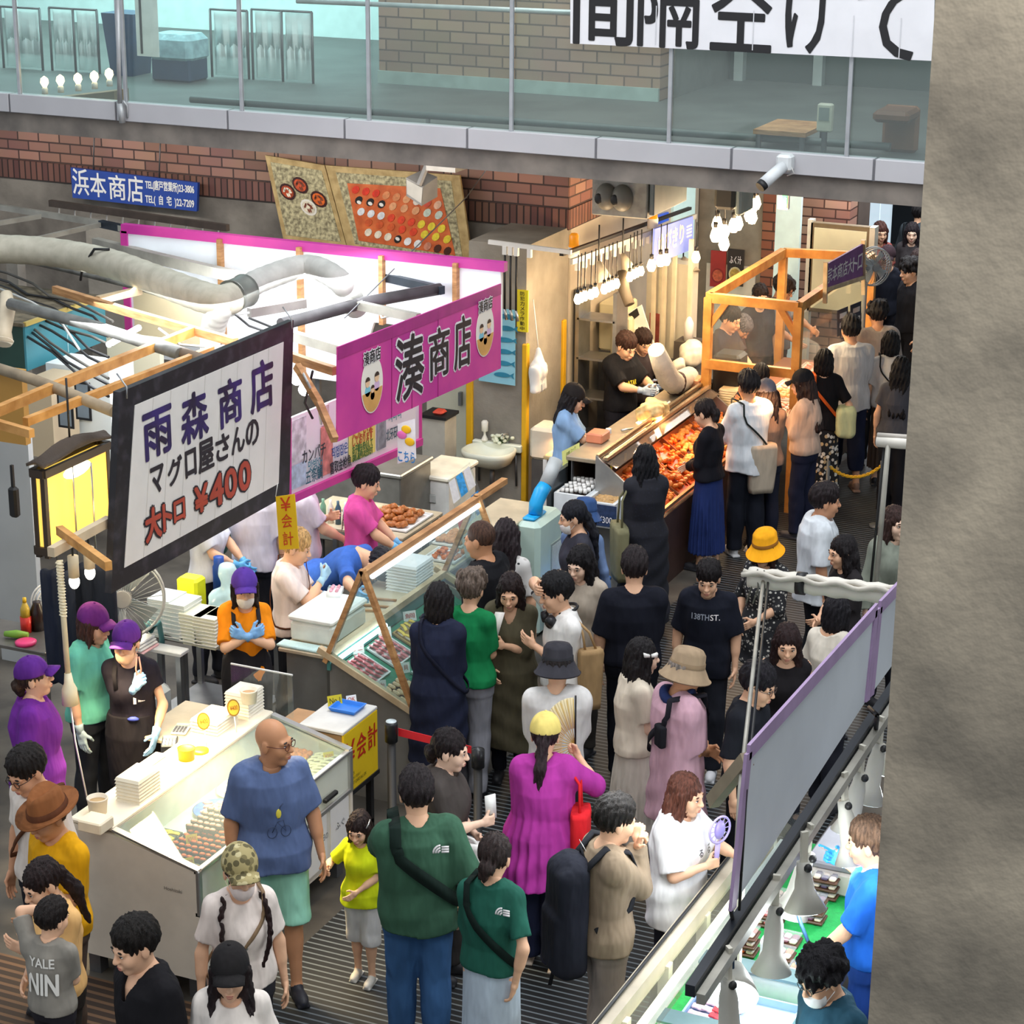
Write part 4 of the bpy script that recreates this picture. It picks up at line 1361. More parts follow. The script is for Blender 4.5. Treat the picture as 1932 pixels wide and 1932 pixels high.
# stalls: shared helpers
def quadX(px,x):return [WX(*p,x) for p in px]
def foot(pc,pl,pr,z):
 """axis-aligned block from three pixels of its top at height z: near corner, left end of the front edge, far end of the right edge"""
 c=WZ(*pc,z)
 return WZ(*pl,z).x,c.x,c.y,WZ(*pr,z).y
UY,UZ,UX=Vector((0,1,0)),Vector((0,0,1)),Vector((1,0,0))
SILVER=mat('#c9c9c6',.3,.8,var=.08)
CREAM=mat('#e9dfcf',.5,var=.05)
def card(pos,label,txt='',w=.075,h=.055,face=(1,-.9,.45),col='#f2f2ee',group=None,ink_c='#c0392b'):
 """small upright price card"""
 n=Vector(face).normalized();uz=(UZ-n*n.z).normalized();ux=uz.cross(n).normalized()
 p=Vector(pos)
 t=thing('price_card',label,'price card',p,group)
 q=[p-ux*w/2,p+ux*w/2,p+ux*w/2+uz*h,p-ux*w/2+uz*h]
 MB().slab(q,.003).build('card',mat(col,.5,var=.02),t)
 if txt:lettering(txt,p+uz*h*.52,ux,uz,w*.74,h*.5,mat(ink_c,.5,var=0),t,.002)
 return t
def oval_card(pos,label):
 n=Vector((.75,-.6,.3)).normalized();uz=(UZ-n*n.z).normalized();ux=uz.cross(n)
 p=Vector(pos)
 t=thing('price_paddle',label,'price card',p,'oval price paddles at the sushi case')
 MB().tube([p,p+uz*.11],.004,6).build('stick',WHITE,t)
 c=p+uz*.16
 MB().prism([c+ux*.042*math.cos(a)+uz*.055*math.sin(a) for a in [2*PI*k/20 for k in range(20)]],n*.006).build('paddle',mat('#8a6a22',.5),t)
 MB().prism([c+n*.006+ux*.034*math.cos(a)+uz*.046*math.sin(a) for a in [2*PI*k/20 for k in range(20)]],n*.002).build('face',mat('#e2b53e',.5),t)
 lettering('¥400',c+n*.009,ux,uz,.05,.03,mat('#7a3c10',.5),t,.002)
def tray(lo,hi,label,c='#2a2a2c',group=None,rim=.012,cat='tray',lip=.02):
 m=MB();x0,y0,z0=lo;x1,y1,_=hi
 m.box((x0,y0,z0),(x1,y1,z0+.006))
 for a,b in (((x0,y0),(x1,y0+rim)),((x0,y1-rim),(x1,y1)),((x0,y0+rim),(x0+rim,y1-rim)),((x1-rim,y0+rim),(x1,y1-rim))):
  m.box((a[0],a[1],z0),(b[0],b[1],z0+lip))
 return single('tray',m,mat(c,.35),label,cat,group)
# one of each small food, copied afterwards
FOOD={}
def food(kind,pos,rz=0.0,label=None,group=None,s=1.0,name=None):
 if kind not in FOOD:
  v=Vol((-.06,-.06,-.002),(.06,.06,.07),.004)
  shape,cs=kind.split(':')[0],kind.split(':')[1].split(',')
  if shape=='nigiri':
   v.rbox((0,0,.011),(.030,.013,.011),.009)
   a=v.mesh();v=Vol((-.06,-.06,-.002),(.06,.06,.07),.004)
   v.rbox((0,0,.026),(.037,.015,.006),.005)
   x,y,z=v.full();
   b=v.mesh();b[0][:,2]-=3.5*b[0][:,0]**2
  elif shape=='gunkan':
   m=MB().lathe((0,0,0),[(.021,0),(.022,.028),(.019,.028),(.019,.022),(.001,.022)],14,1.15,.85);a=(np.array(m.v,np.float32),np.array([f for f in m.f if len(f)==4]))
   v=Vol((-.04,-.04,.01),(.04,.04,.05),.004)
   v.ell((0,0,.025),(.020,.015,.009),0)
   for k in range(9):v.ell((.012*math.cos(k*2.4),.008*math.sin(k*2.4),.031),(.005,.005,.004),.002)
   b=v.mesh()
  elif shape=='prawn':
   for k in range(8):
    t=-1.2+2.6*k/7
    v.ell((.030*math.cos(t),.030*math.sin(t)-.004,.018),(.016-.0011*k,.014-.001*k,.015-.001*k),.008)
   x,y,z=v.full();v.D=v.D+(.002*noise3(x,y,z,22)).astype(np.float32)
   a=v.mesh();b=None
  elif shape=='lump':
   v.ell((0,0,.022),(.046,.030,.020),.01);v.ell((.02,.01,.03),(.022,.02,.016),.01);v.ell((-.025,-.006,.024),(.02,.022,.018),.01)
   x,y,z=v.full();v.D=v.D+(.003*noise3(x,y,z,14)).astype(np.float32)
   a=v.mesh();b=None
  elif shape=='slice':
   v.rbox((0,0,.010),(.035,.022,.007),.006,rot=mrot('y',.18))
   x,y,z=v.full();v.D=v.D+(.0015*noise3(x,y,z,16)).astype(np.float32)
   a=v.mesh();b=None
  elif shape=='roll':
   m=MB().lathe((0,0,0),[(.018,0),(.020,.004),(.020,.026),(.018,.03),(.001,.03)],14);a=(np.array(m.v,np.float32),np.array([f for f in m.f if len(f)==4]))
   m=MB().lathe((0,0,.0),[(.013,.0295),(.011,.033),(.001,.034)],12);b=(np.array(m.v,np.float32),np.array([f for f in m.f if len(f)==4]))
  elif shape=='shell':
   v.ell((0,0,.012),(.030,.024,.013),.01);v.ell((-.018,0,.016),(.012,.012,.010),.01)
   x,y,z=v.full();v.D=v.D+(.0012*np.sin(np.sqrt((x+.03)**2+y*y)*600)).astype(np.float32)
   a=v.mesh();b=None
  mats=[mat(c,.42,var=.25,vs=30,spec=.4) for c in cs]
  if b is not None:
   V,F,M=merge([(a[0],a[1],0),(b[0],b[1],1)])
  else:V,F,M=a[0],a[1],None
  FOOD[kind]=(mesh_arrays(name or 'sushi',V,F,M),mats)
  for q in mats:FOOD[kind][0].materials.append(q)
 nm=name or ('sushi' if kind.split(':')[0] in ('nigiri','gunkan','roll') else 'fried_prawn' if kind.startswith('prawn') else 'seafood_piece')
 o=bpy.data.objects.new(nm,FOOD[kind][0]);COL.objects.link(o)
 o.location=pos;o.rotation_euler=(0,0,rz);o.scale=(s,s,s)
 return tag(o,label,{'sushi':'sushi','fried_prawn':'fried prawn'}.get(nm,'seafood'),group)
R5=random.Random(11)
def grid_food(kind,x0,x1,y0,y1,z,nx,ny,label,group,s=1.0,rz=0.0,j=.2,name=None,layers=1):
 for l in range(layers):
  for i in range(nx-l):
   for k in range(ny-l):
    x=x0+(x1-x0)*(i+.5+l*.5)/nx+R5.uniform(-j,j)*(x1-x0)/nx*.4
    y=y0+(y1-y0)*(k+.5+l*.5)/ny+R5.uniform(-j,j)*(y1-y0)/ny*.4
    food(kind,(x,y,z+l*.026*s),rz+R5.uniform(-j,j)*2,label,group,s,name)
def plate(c,r,label,rim='#3a5fa8',col='#eef0f2',sx=1.0,group=None):
 t=thing('plate',label,'plate',c,group)
 MB().lathe(c,[(r*.5,0),(r*.55,.006),(r*.97,.022),(r,.026),(r*.95,.026),(r*.6,.010),(.001,.009)],28,sx).build('dish',mat(col,.25,var=.03),t)
 MB().lathe(c,[(r*.99,.0265),(r*.93,.0275),(r*.74,.0185),(r*.75,.0165)],28,sx).build('painted_rim',mat(rim,.3,var=.3,vs=30),t)
 return t
def bucket_px(px,py,z,r,h,label,c='#f0eadf',content=None,cat='tub'):
 p=WZ(px,py,z)
 t=thing('tub',label,cat,p)
 MB().lathe(p,[(r*.86,0),(r,h),(r*1.05,h),(r*1.05,h+.008),(r*.94,h+.008),(r*.82,.01),(.001,.01)],22).build('tub_body',mat(c,.4),t)
 if content:MB().lathe(p,[(r*.9,h*.5),(r*.9,h*.8),(.001,h*.82)],18).build('contents',mat(content,.5),t)
 return t
def pack_stack(p,n,w,d,label,c='#f4ead2',h=.022):
 t=thing('food_pack_stack',label,'pack stack',p)
 for i in range(n):
  z=p[2]+i*h
  m=MB().rings([[(p[0]-w/2,p[1]-d/2,z),(p[0]+w/2,p[1]-d/2,z),(p[0]+w/2,p[1]+d/2,z),(p[0]-w/2,p[1]+d/2,z)],[(p[0]-w*.46,p[1]-d*.46,z+h*.8),(p[0]+w*.46,p[1]-d*.46,z+h*.8),(p[0]+w*.46,p[1]+d*.46,z+h*.8),(p[0]-w*.46,p[1]+d*.46,z+h*.8)]])
  m.build('pack',mat(c,.25,var=.05),t)
 return t
# left sushi stall: display case
X0,X1,Y0,Y1=-7.10,-6.23,9.55,11.40
ZB,ZF=1.0,.86
t=case=thing('display_case','long cream chilled display case with slanted glass holding sushi','display case',((X0+X1)/2,(Y0+Y1)/2,0))
xs=-6.80
def prof(z_in):return [(X0,.16),(X1,.16),(X1,ZF),(xs,ZB-.02),(X0,ZB)]
for y,nm in ((Y0,'side_panel'),(Y1-.035,'side_panel')):
 MB().prism([(x,y+.035,z) for x,z in prof(0)],(0,-.035,0)).build(nm,CREAM,t)
m=MB().box((X0+.04,Y0+.06,0),(X0+.12,Y0+.14,.17));m.build('leg',STEEL_D,t)
for x,y in ((X1-.13,Y0+.06),(X0+.04,Y1-.14),(X1-.13,Y1-.14)):MB().box((x,y,0),(x+.08,y+.08,.17)).build('leg',STEEL_D,t)
MB().box((X0,Y0+.035,.16),(X1-.02,Y1-.035,.20)).build('bottom_panel',CREAM,t)
MB().box((X0,Y0+.035,.20),(X0+.03,Y1-.035,ZB)).build('back_panel',CREAM,t)
MB().box((X0,Y0-.0,ZB),(xs,Y1,ZB+.03),.008).build('counter_top',mat('#f1e6d0',.4,var=.04),t)
MB().box((xs,Y0+.035,.76),(X1-.03,Y1-.035,.80)).build('display_bed',mat('#cfd2d2',.3,.3),t)
MB().box((xs-.03,Y0+.035,.80),(xs,Y1-.035,ZB)).build('inner_wall',mat('#efe8da',.4),t)
MB().hexa([(xs,Y0+.035,ZB-.004),(X1-.02,Y0+.035,ZF),(X1-.02,Y1-.035,ZF),(xs,Y1-.035,ZB-.004),(xs,Y0+.035,ZB),(X1-.02,Y0+.035,ZF+.004),(X1-.02,Y1-.035,ZF+.004),(xs,Y1-.035,ZB)]).build('slanted_glass',GLASS,t)
MB().box((X1-.02,Y0+.035,.20),(X1-.006,Y1-.035,.58)).build('front_panel',mat('#ded9cd',.5),t)
MB().box((X1-.02,Y0+.035,.60),(X1-.012,Y1-.035,ZF)).build('front_glass',mat('#dfe3d6',.15,var=.03),t)
for z0,z1 in ((.575,.605),(ZF-.012,ZF+.012)):MB().box((X1-.03,Y0,z0),(X1+.006,Y1,z1),.004).build('chrome_rail',SILVER,t)
for y in (Y0,Y1-.035):
 MB().bar((xs,y+.017,ZB+.012),(X1,y+.017,ZF+.012),.045,.014).build('chrome_rail',SILVER,t)
 MB().box((X1-.02,y-.002,.58),(X1+.008,y+.037,ZF+.01),.006).build('chrome_corner',SILVER,t)
for y in (9.95,10.5,11.0):MB().box((X1+.0,y,.66),(X1+.03,y+.16,.69),.006).build('handle',BLACK,t)
lettering('Hoshizaki',((X1-.17),Y0-.001,.72),(1,0,0),UZ,.12,.022,mat('#8a8378',.4,.4),t,.003)
for y in (10.05,10.6,11.1):
 MB().box((X1-.005,y,.22),(X1+.001,y+.45 if y<11 else y+.24,.57)).build('posted_sheet',mat('#e6e4e2',.7,var=.03),t)
for y,s_ in ((10.35,'マグロ'),(11.0,'本日の'),(11.22,'ふぐ')):
 lettering(s_,(X1+.002,y,.42),UY,UZ,.12,.05,mat('#555459',.7),t,.002)
# food in the case
zb=.802
B=mat('#6a3f20',.5)
MB_=MB
tray((-6.79,9.68,zb),(-6.63,10.02,zb),'dark tray of yellow omelette sushi nearest the case end','#3a3a34')
grid_food('nigiri:#f3ecd9,#f0c92e',-6.79,-6.63,9.70,10.0,zb+.006,3,5,'sushi with a yellow omelette slice at the near end of the case','omelette sushi at the near end')
tray((-6.60,9.70,zb),(-6.30,10.18,zb),'long dark tray packed with orange salmon roe sushi','#2b2a28')
grid_food('gunkan:#1f1d1a,#e2581c',-6.60,-6.30,9.72,10.18,zb+.006,7,8,'black seaweed sushi topped with orange roe, packed in the long tray','orange roe sushi in the long tray')
grid_food('gunkan:#1f1d1a,#ef9a8a',-6.62,-6.42,10.02,10.32,zb+.034,5,5,'seaweed sushi topped with pink minced fish beside the orange roe','pink minced fish sushi',s=1.0)
tray((-6.58,9.60,zb),(-6.28,9.69,zb),'narrow tray of seared eel sushi at the case front corner','#2b2a28')
grid_food('nigiri:#efe6d2,#b8722e',-6.58,-6.30,9.605,9.69,zb+.006,6,1,'sushi with brown seared eel at the front corner of the case','brown eel sushi',rz=.9)
for (x,y,lab,kind,gl) in ((-6.60,10.36,'blue-rimmed plate of pink sashimi in the left half of the case','slice:#e58a8c','pink sashimi slices on the nearest plate'),(-6.62,10.66,'white plate of pale sashimi in the middle of the case','slice:#f2c9c2','pale sashimi slices on the middle plate'),(-6.62,10.95,'blue-rimmed plate with white fish in the right half of the case','slice:#f2efe8','white fish slices on the far plate')):
 plate(Vector((x,y,zb)),.15,lab,'#3a62b8' if 'blue' in lab else '#e9e2d4')
 for k in range(11):
  a=k*2.4;r=.02+.0085*k
  food(kind,(x+r*math.cos(a),y+r*math.sin(a),zb+.026+.004*(k%3)),a,gl.replace('slices','slice'),gl,.9)
tray((-6.45,10.98,zb),(-6.28,11.35,zb),'steel tray of fried chicken pieces at the far end of the case','#b9bbbc')
grid_food('lump:#d9792e',-6.62,-6.48,11.10,11.34,zb+.004,3,4,'orange fried piece heaped at the far end of the case','orange fried pieces at the far end',s=.8,name='fried_piece')
grid_food('nigiri:#efe6d2,#e8d6ae',-6.44,-6.30,11.0,11.34,zb+.008,3,7,'pale sushi in the steel tray at the far end of the case','pale sushi in the far tray',rz=.5)
for k,(x,y) in enumerate(((-6.36,9.66),(-6.50,9.92),(-6.33,10.14),(-6.46,10.36),(-6.50,10.62),(-6.44,11.12),(-6.33,11.28),(-6.33,10.85))):
 card((x,y,zb+.012),'small yellow price card standing among the sushi in the display case','¥%d'%(200+50*(k%5)),.07,.06,col='#f1cf2b',group='yellow price cards in the sushi case')
# on the counter top
zc=ZB+.03
oval_card(Vector((-6.9,10.74,zc)),'brown oval price paddle standing on the sushi counter edge')
oval_card(Vector((-6.84,11.0,zc)),'brown oval price paddle standing on the sushi counter edge')
bucket_px(185,1533,zc,.06,.09,'white plastic tub of picks at the near end of the sushi counter','#efe0c8','#c9a878')
m=MB();p=WZ(200,1545,zc);m.box((p.x-.07,p.y-.09,zc),(p.x+.08,p.y+.07,zc+.085),.008)
single('plastic_box',MB().box((p.x-.06,p.y-.20,zc),(p.x+.10,p.y-.06,zc+.07),.008),mat('#f2e3c6',.3),'cream plastic box in front of the tub at the counter end','box')
pack_stack(WZ(262,1500,zc),7,.17,.24,'stack of clear lidded food packs beside the tub on the sushi counter')
pack_stack(WZ(405,1375,zc),5,.20,.26,'flat stack of white lidded packs behind the bald man on the sushi counter','#fbf3e2')
pack_stack(WZ(462,1345,zc),8,.18,.2,'tall stack of white packs at the far end of the sushi counter','#fbf3e2')
bucket_px(470,1325,zc+.16,.055,.08,'small white tub on top of the tall pack stack','#f6ecd8','#d8a878')
p=WZ(352,1432,zc)
t=thing('tub','bright yellow tub of condiment on the sushi counter','tub',p)
MB().lathe(p,[(.05,0),(.055,.075),(.057,.075),(.05,.07),(.001,.06)],20).build('tub_body',mat('#e5b519',.4),t)
m=MB();q=p+Vector((.03,.11,.0));m.lathe(q,[(.05,.03),(.05,.045),(.001,.046)],20)
single('lid',MB().lathe(p+Vector((.02,.125,0)),[(.055,0),(.055,.016),(.001,.017)],20),mat('#e8a81f',.4),'yellow lid lying beside the yellow tub','lid')
m=MB();p=WZ(268,1448,zc);m.box((p.x-.03,p.y,zc),(p.x+.05,p.y+.20,zc+.02),.006)
single('pack_lid',m,mat('#efe6da',.15),'empty clear lid on the counter before the black-shirted server','lid')
# little table behind with calculators
x0,x1,y0,y1=-7.62,-7.14,11.0,11.62
t=thing('side_table','low beige side table holding two calculators','table',((x0+x1)/2,(y0+y1)/2,0))
MB().box((x0,y0,.84),(x1,y1,.87),.006).build('tabletop',mat('#b9aa8e',.5),t)
for x in (x0+.03,x1-.03):
 for y in (y0+.03,y1-.03):MB().box((x-.02,y-.02,0),(x+.02,y+.02,.84)).build('leg',STEEL_D,t)
for (px,py,c,rz,lab) in ((320,1402,'#3a3d42',.5,'black calculator on the side table'),(342,1378,'#d3d6d2',.3,'white calculator on the side table')):
 p=WZ(px,py,.87)
 t=thing('calculator',lab,'calculator',p,None,rz)
 MB().box((p.x-.05,p.y-.08,.87),(p.x+.05,p.y+.08,.888),.006).build('body',mat(c,.4),t)
 MB().box((p.x-.042,p.y+.03,.888),(p.x+.042,p.y+.068,.892)).build('display',mat('#9fae9c',.3),t)
 for i in range(4):
  for j in range(4):MB().box((p.x-.04+.021*i,p.y-.07+.024*j,.888),(p.x-.025+.021*i,p.y-.054+.024*j,.893)).build('key',WHITE if c=='#3a3d42' else STEEL_D,t)
# warm lamps over the case (hung from a rail behind the name board)
def spot(p,aim,label,power,col,group=None,glow='#fff0cf',rail_z=None):
 """round work lamp on a cord"""
 p=Vector(p)
 t=thing('hanging_lamp',label,'lamp',p,group)
 MB().lathe(p,[(.075,0),(.06,.05),(.03,.10),(.024,.15),(.001,.155)],16,caps=False).build('lamp_shade',mat('#d9d2c2',.4),t)
 MB().ball(p+Vector((0,0,.035)),(.045,.045,.05),14,9).build('bulb',mat(glow,.4,var=0,emit=14),t)
 MB().tube([p+Vector((0,0,.15)),p+Vector((0,0,rail_z-p.z if rail_z else.5))],.006,5).build('cord',WHITE,t)
 if power:
  l=point('lamp_light',p+Vector((0,0,-.06)),power,col,.06)
_lp=WX(237,1110,-8.75)
for i,(x_,y,z_) in enumerate(((_lp.x,_lp.y,_lp.z),(-8.0,12.1,2.1),(-8.0,12.8,2.1))):
 spot((x_,y,z_),None,'warm work lamp hanging behind the white name board',7,(1,.80,.50),'work lamps behind the name board',rail_z=2.72)
area('case_strip_light',(-6.90,10.55,1.70),(.25,1.9),46,(1,.76,.42),(-6.72,10.5,.8),1.9)
# till desk with the yellow sign
x0,x1,y0,y1=-6.62,-6.33,11.490,11.870
t=thing('till_desk','small wooden till desk with a pale top between the two cases','desk',((x0+x1)/2,11.490,0))
MB().box((x0,11.450,.45),(x1,11.890,.93),.006).build('body',mat('#a98a63',.6,var=.15),t)
MB().box((x0-.02,11.430,.93),(x1+.02,11.910,.955),.005).build('top',mat('#d6d3cd',.4),t)
for x in (x0+.02,x1-.02):
 for y in (11.480,11.860):MB().box((x-.02,y-.02,0),(x+.02,y+.02,.46)).build('leg',BLACK,t)
MB().box((x0,11.470,.12),(x1,11.870,.15)).build('lower_shelf',STEEL_D,t)
MB().box((x1,11.430,.47),(x1+.03,11.910,.50)).build('rail',BLACK,t)
t2=thing('till_sign','bright yellow sign with red payment characters on the till desk','sign',(x1+.015,11.670,.50))
MB().box((x1+.005,11.440,.50),(x1+.022,11.900,.93)).build('board',mat('#ecc81e',.5,var=.03),t2)
for i,ch in enumerate('¥会計'):
 lettering(ch,(x1+.023,11.515+.155*i,.775),UY,UZ,.125,.17,mat('#c5281a',.5,var=0),t2,.003,.012)
for i,s_ in enumerate(('1.CHECK','2.PAYMENT 支払い','3.CREDIT CARD ALL OK')):
 lettering(s_,(x1+.023,11.520+.04*i,.62-.035*i),UY,UZ,.10+.08*i,.022,mat('#3a3315',.5),t2,.003)
p=Vector((-6.46,11.770,.955))
t=thing('coin_tray','bright blue coin tray on the till desk','tray',p)
MB().rings([[(p.x-.085,p.y-.07,.956),(p.x+.085,p.y-.07,.956),(p.x+.085,p.y+.07,.956),(p.x-.085,p.y+.07,.956)],[(p.x-.1,p.y-.085,.985),(p.x+.1,p.y-.085,.985),(p.x+.1,p.y+.085,.985),(p.x-.1,p.y+.085,.985)],[(p.x-.09,p.y-.075,.985),(p.x+.09,p.y-.075,.985),(p.x+.09,p.y+.075,.985),(p.x-.09,p.y+.075,.985)],[(p.x-.075,p.y-.06,.964),(p.x+.075,p.y-.06,.964),(p.x+.075,p.y+.06,.964),(p.x-.075,p.y+.06,.964)]]).build('dish',mat('#2f7fe0',.35),t)
card((-6.56,11.790,.956),'yellow card leaning behind the blue coin tray','No.1',.10,.07,col='#d8c52a',ink_c='#4a4210')
card((-6.48,11.870,.956),'small white card with red print behind the blue coin tray','OK',.07,.055)
single('cardboard_box',MB().box((-6.84,11.510,.45),(-6.63,11.770,.90),.006),mat('#b98f67',.75,var=.12),'brown cardboard box beside the till desk','box')
# clear screen at the far end of the case
t=thing('acrylic_screen','clear acrylic screen standing at the far end of the sushi case','screen',(-6.8,11.44,ZB))
MB().box((-7.12,11.405,1.0),(-6.66,11.413,1.30)).build('sheet',glass('#f8fbfb',.985),t)
MB().bar((-7.12,11.41,1.30),(-6.66,11.41,1.30),.01,.01).build('edge',WHITE,t)
# stanchion with red belt
p=WZ(738,1362,1.0);p.z=.004
t=thing('barrier_post','black barrier post with a red retractable belt beside the till','barrier post',p)
MB().lathe(p,[(.15,0),(.15,.02),(.03,.035),(.028,.9)],20).build('post',BLACK,t)
MB().lathe(p+Vector((0,0,.86)),[(.042,0),(.042,.12),(.038,.135),(.001,.137)],18).build('head',mat('#232427',.3),t)
MB().lathe(p+Vector((0,0,.997)),[(.036,0),(.034,.006),(.001,.008)],18).build('cap',mat('#c9d2d4',.25),t)
q=WZ(889,1415,.93)
m=MB();m.rings([[(p.x+.04,p.y+.02,.90),(p.x+.04,p.y+.024,.90),(p.x+.04,p.y+.024,.955),(p.x+.04,p.y+.02,.955)],[(q.x,q.y,.905),(q.x,q.y+.004,.905),(q.x,q.y+.004,.955),(q.x,q.y,.955)]])
m.build('belt',mat('#e2222f',.5),t)
p2=WZ(891,1413,.98)+Vector((.04,.0,0));p2.z=.004
t=thing('barrier_post','dark barrier post receiving the red belt behind the grey-bloused woman','barrier post',p2)
MB().lathe(p2,[(.15,0),(.15,.02),(.03,.035),(.028,.9)],20).build('post',BLACK,t)
MB().lathe(p2+Vector((0,0,.86)),[(.042,0),(.042,.12),(.001,.137)],18).build('head',mat('#232427',.3),t)
# pink stall: glass case on a wooden frame
YN,YR=12.38,14.2
LF,AP,RF=Vector((-6.93,0,1.04)),Vector((-6.66,0,1.67)),Vector((-6.28,0,.74))
def at_y(v,y):return Vector((v.x,y,v.z))
t=thing('sushi_case','wooden A-framed glass sushi case with a green bed at the pink stall','display case',(-6.6,13.3,0))
for y,r in ((YN,1),(YR,2)):
 MB().bar(at_y(LF,y)+Vector((-.03,0,-.06)),at_y(AP,y)+Vector((0,0,.03)),.04,.035).build('frame_leg',WOOD,t)
 MB().bar(at_y(AP,y)+Vector((0,0,.03)),at_y(RF,y),.04,.035).build('frame_leg',WOOD,t)
 MB().bar(at_y(LF,y)+Vector((-.08,0,.03)),at_y(RF,y)+Vector((.02,0,-.02)),.045,.045).build('frame_sill',WOOD_L,t)
MB().bar(at_y(LF,YN),at_y(LF,YR+.02),.045,.05).build('back_rail',WOOD_L,t)
MB().bar(at_y(RF,YN),at_y(RF,YR),.04,.05).build('front_rail',WOOD_L,t)
MB().bar(at_y(AP,YN),at_y(AP,YR+.5),.05,.045).build('top_rail',WOOD,t)
MB().tube([at_y(AP,YN+.1)+Vector((.02,0,-.045)),at_y(AP,YR)+Vector((.02,0,-.045))],.018,8).build('tube_light',mat('#f4fbff',.4,emit=7),t)
MB().tube([at_y(LF,YN+.05)+Vector((.05,0,-.04)),at_y(LF,YN+.75)+Vector((.05,0,-.04))],.016,8).build('tube_light',mat('#f4fbff',.4,emit=7),t)  # the top tube's reflection in the pane, built as a second glowing tube
MB().slab([at_y(AP,YN),at_y(RF,YN),at_y(RF,YR),at_y(AP,YR)][::-1],.004).build('front_pane',GLASS,t)
MB().prism([at_y(LF,YN-.012),at_y(RF,YN-.012),at_y(AP,YN-.012)],(0,.005,0)).build('end_pane',GLASS,t)
MB().prism([at_y(LF,YR),at_y(RF,YR),at_y(AP,YR)],(0,.005,0)).build('end_pane',GLASS,t)
BED=lambda x:.92-(x+6.93)*.462
MB().hexa([(-6.92,YN+.04,BED(-6.92)-.03),(-6.29,YN+.04,BED(-6.29)-.03),(-6.29,YR,BED(-6.29)-.03),(-6.92,YR,BED(-6.92)-.03),(-6.92,YN+.04,BED(-6.92)),(-6.29,YN+.04,BED(-6.29)),(-6.29,YR,BED(-6.29)),(-6.92,YR,BED(-6.92))]).build('green_bed',mat('#12785a',.6,var=.15,vs=20),t)
MB().box((-6.95,YN,BED(-6.93)),(-6.925,YR,1.02)).build('back_panel',mat('#4f8f8a',.4),t)
MB().prism([(-6.94,YN+.02,0),(-6.28,YN+.02,0),(-6.28,YN+.02,.70),(-6.94,YN+.02,.98)],(0,.02,0)).build('end_panel',mat('#8f8d88',.4,.3,var=.2,vs=3),t)
MB().box((-6.30,YN+.02,0),(-6.275,YR,.70)).build('front_panel',mat('#2e2634',.5),t)
MB().prism([(-6.94,YR-.03,0),(-6.28,YR-.03,0),(-6.28,YR-.03,.70),(-6.94,YR-.03,.98)],(0,.02,0)).build('end_panel',mat('#8f8d88',.4,.3),t)
TH=math.atan(.462)
def on_bed(o,x,y,lift=.004,rz=0):
 o.location=(x,y,BED(x)+lift);o.rotation_euler=(0,TH,rz)
G='in the pink stall case'
layout=[(-6.78,12.62,'slice:#e07f86','pink tuna slice in the tray nearest the case end','#d9d9d6','glass tray of pink tuna slices nearest the end of the glass case'),(-6.48,12.66,'shell:#e6c49a','tan shellfish piece heaped at the front of the glass case','#5a5a55','dark tray of tan shellfish at the front of the glass case'),(-6.78,13.0,'slice:#e58e93','rosy fish slice in the second tray of the glass case','#d9d9d6','glass tray of rosy fish slices second from the case end'),(-6.46,13.06,'slice:#eef1f2','silvery white fish slice at the front of the glass case','#c9cfcf','pale tray of silvery fish slices at the case front'),(-6.76,13.36,'nigiri:#efe6d0,#eec84a','yellow topped sushi in the middle tray of the glass case','#b08a4a','wooden tray of yellow topped sushi in the glass case'),(-6.74,13.76,'slice:#d9566a','red tuna slice in the black tray of the glass case','#222223','black tray of red tuna in the glass case'),(-6.44,13.5,'slice:#f0ece2','creamy squid slice in the far front tray','#d5dbd9','white tray of squid slices by the case front'),(-6.44,13.92,'slice:#f3e9dd','pale scallop slice in the farthest tray','#3c8a4a','green tray of scallops at the far end of the glass case')]
for i,(x,y,kind,gl,tc,tl) in enumerate(layout):
 o=tray((x-.13,y-.15,0),(x+.13,y+.15,0),tl,tc);on_bed(o,x,y,.002)
 nx,ny=(3,4) if kind.startswith('nigiri') else (4,5)
 for a in range(nx):
  for b in range(ny):
   fx,fy=x-.115+.23*(a+.5)/nx,y-.13+.26*(b+.5)/ny
   o=food(kind,(0,0,0),0,gl,gl.replace(' slice ',' slices ').replace(' piece ',' pieces '));on_bed(o,fx+R5.uniform(-.008,.008),fy+R5.uniform(-.008,.008),.012+.006*((a+b)%2),R5.uniform(-.6,.6)+(1.1 if 'slice' in kind else 0))
for i,(x,y,tx) in enumerate(((-6.9,12.74,'ウニ'),(-6.88,13.12,'ふぐ'),(-6.87,13.5,'鯛'),(-6.86,13.86,'マグロ'),(-6.6,12.86,'赤貝'),(-6.58,13.26,'大トロ'),(-6.6,12.5,'いか'))):
 o=card((x,y,BED(x)+.01),'white price card standing behind a tray in the glass case',tx,.10,.075,group='white price cards in the glass case')
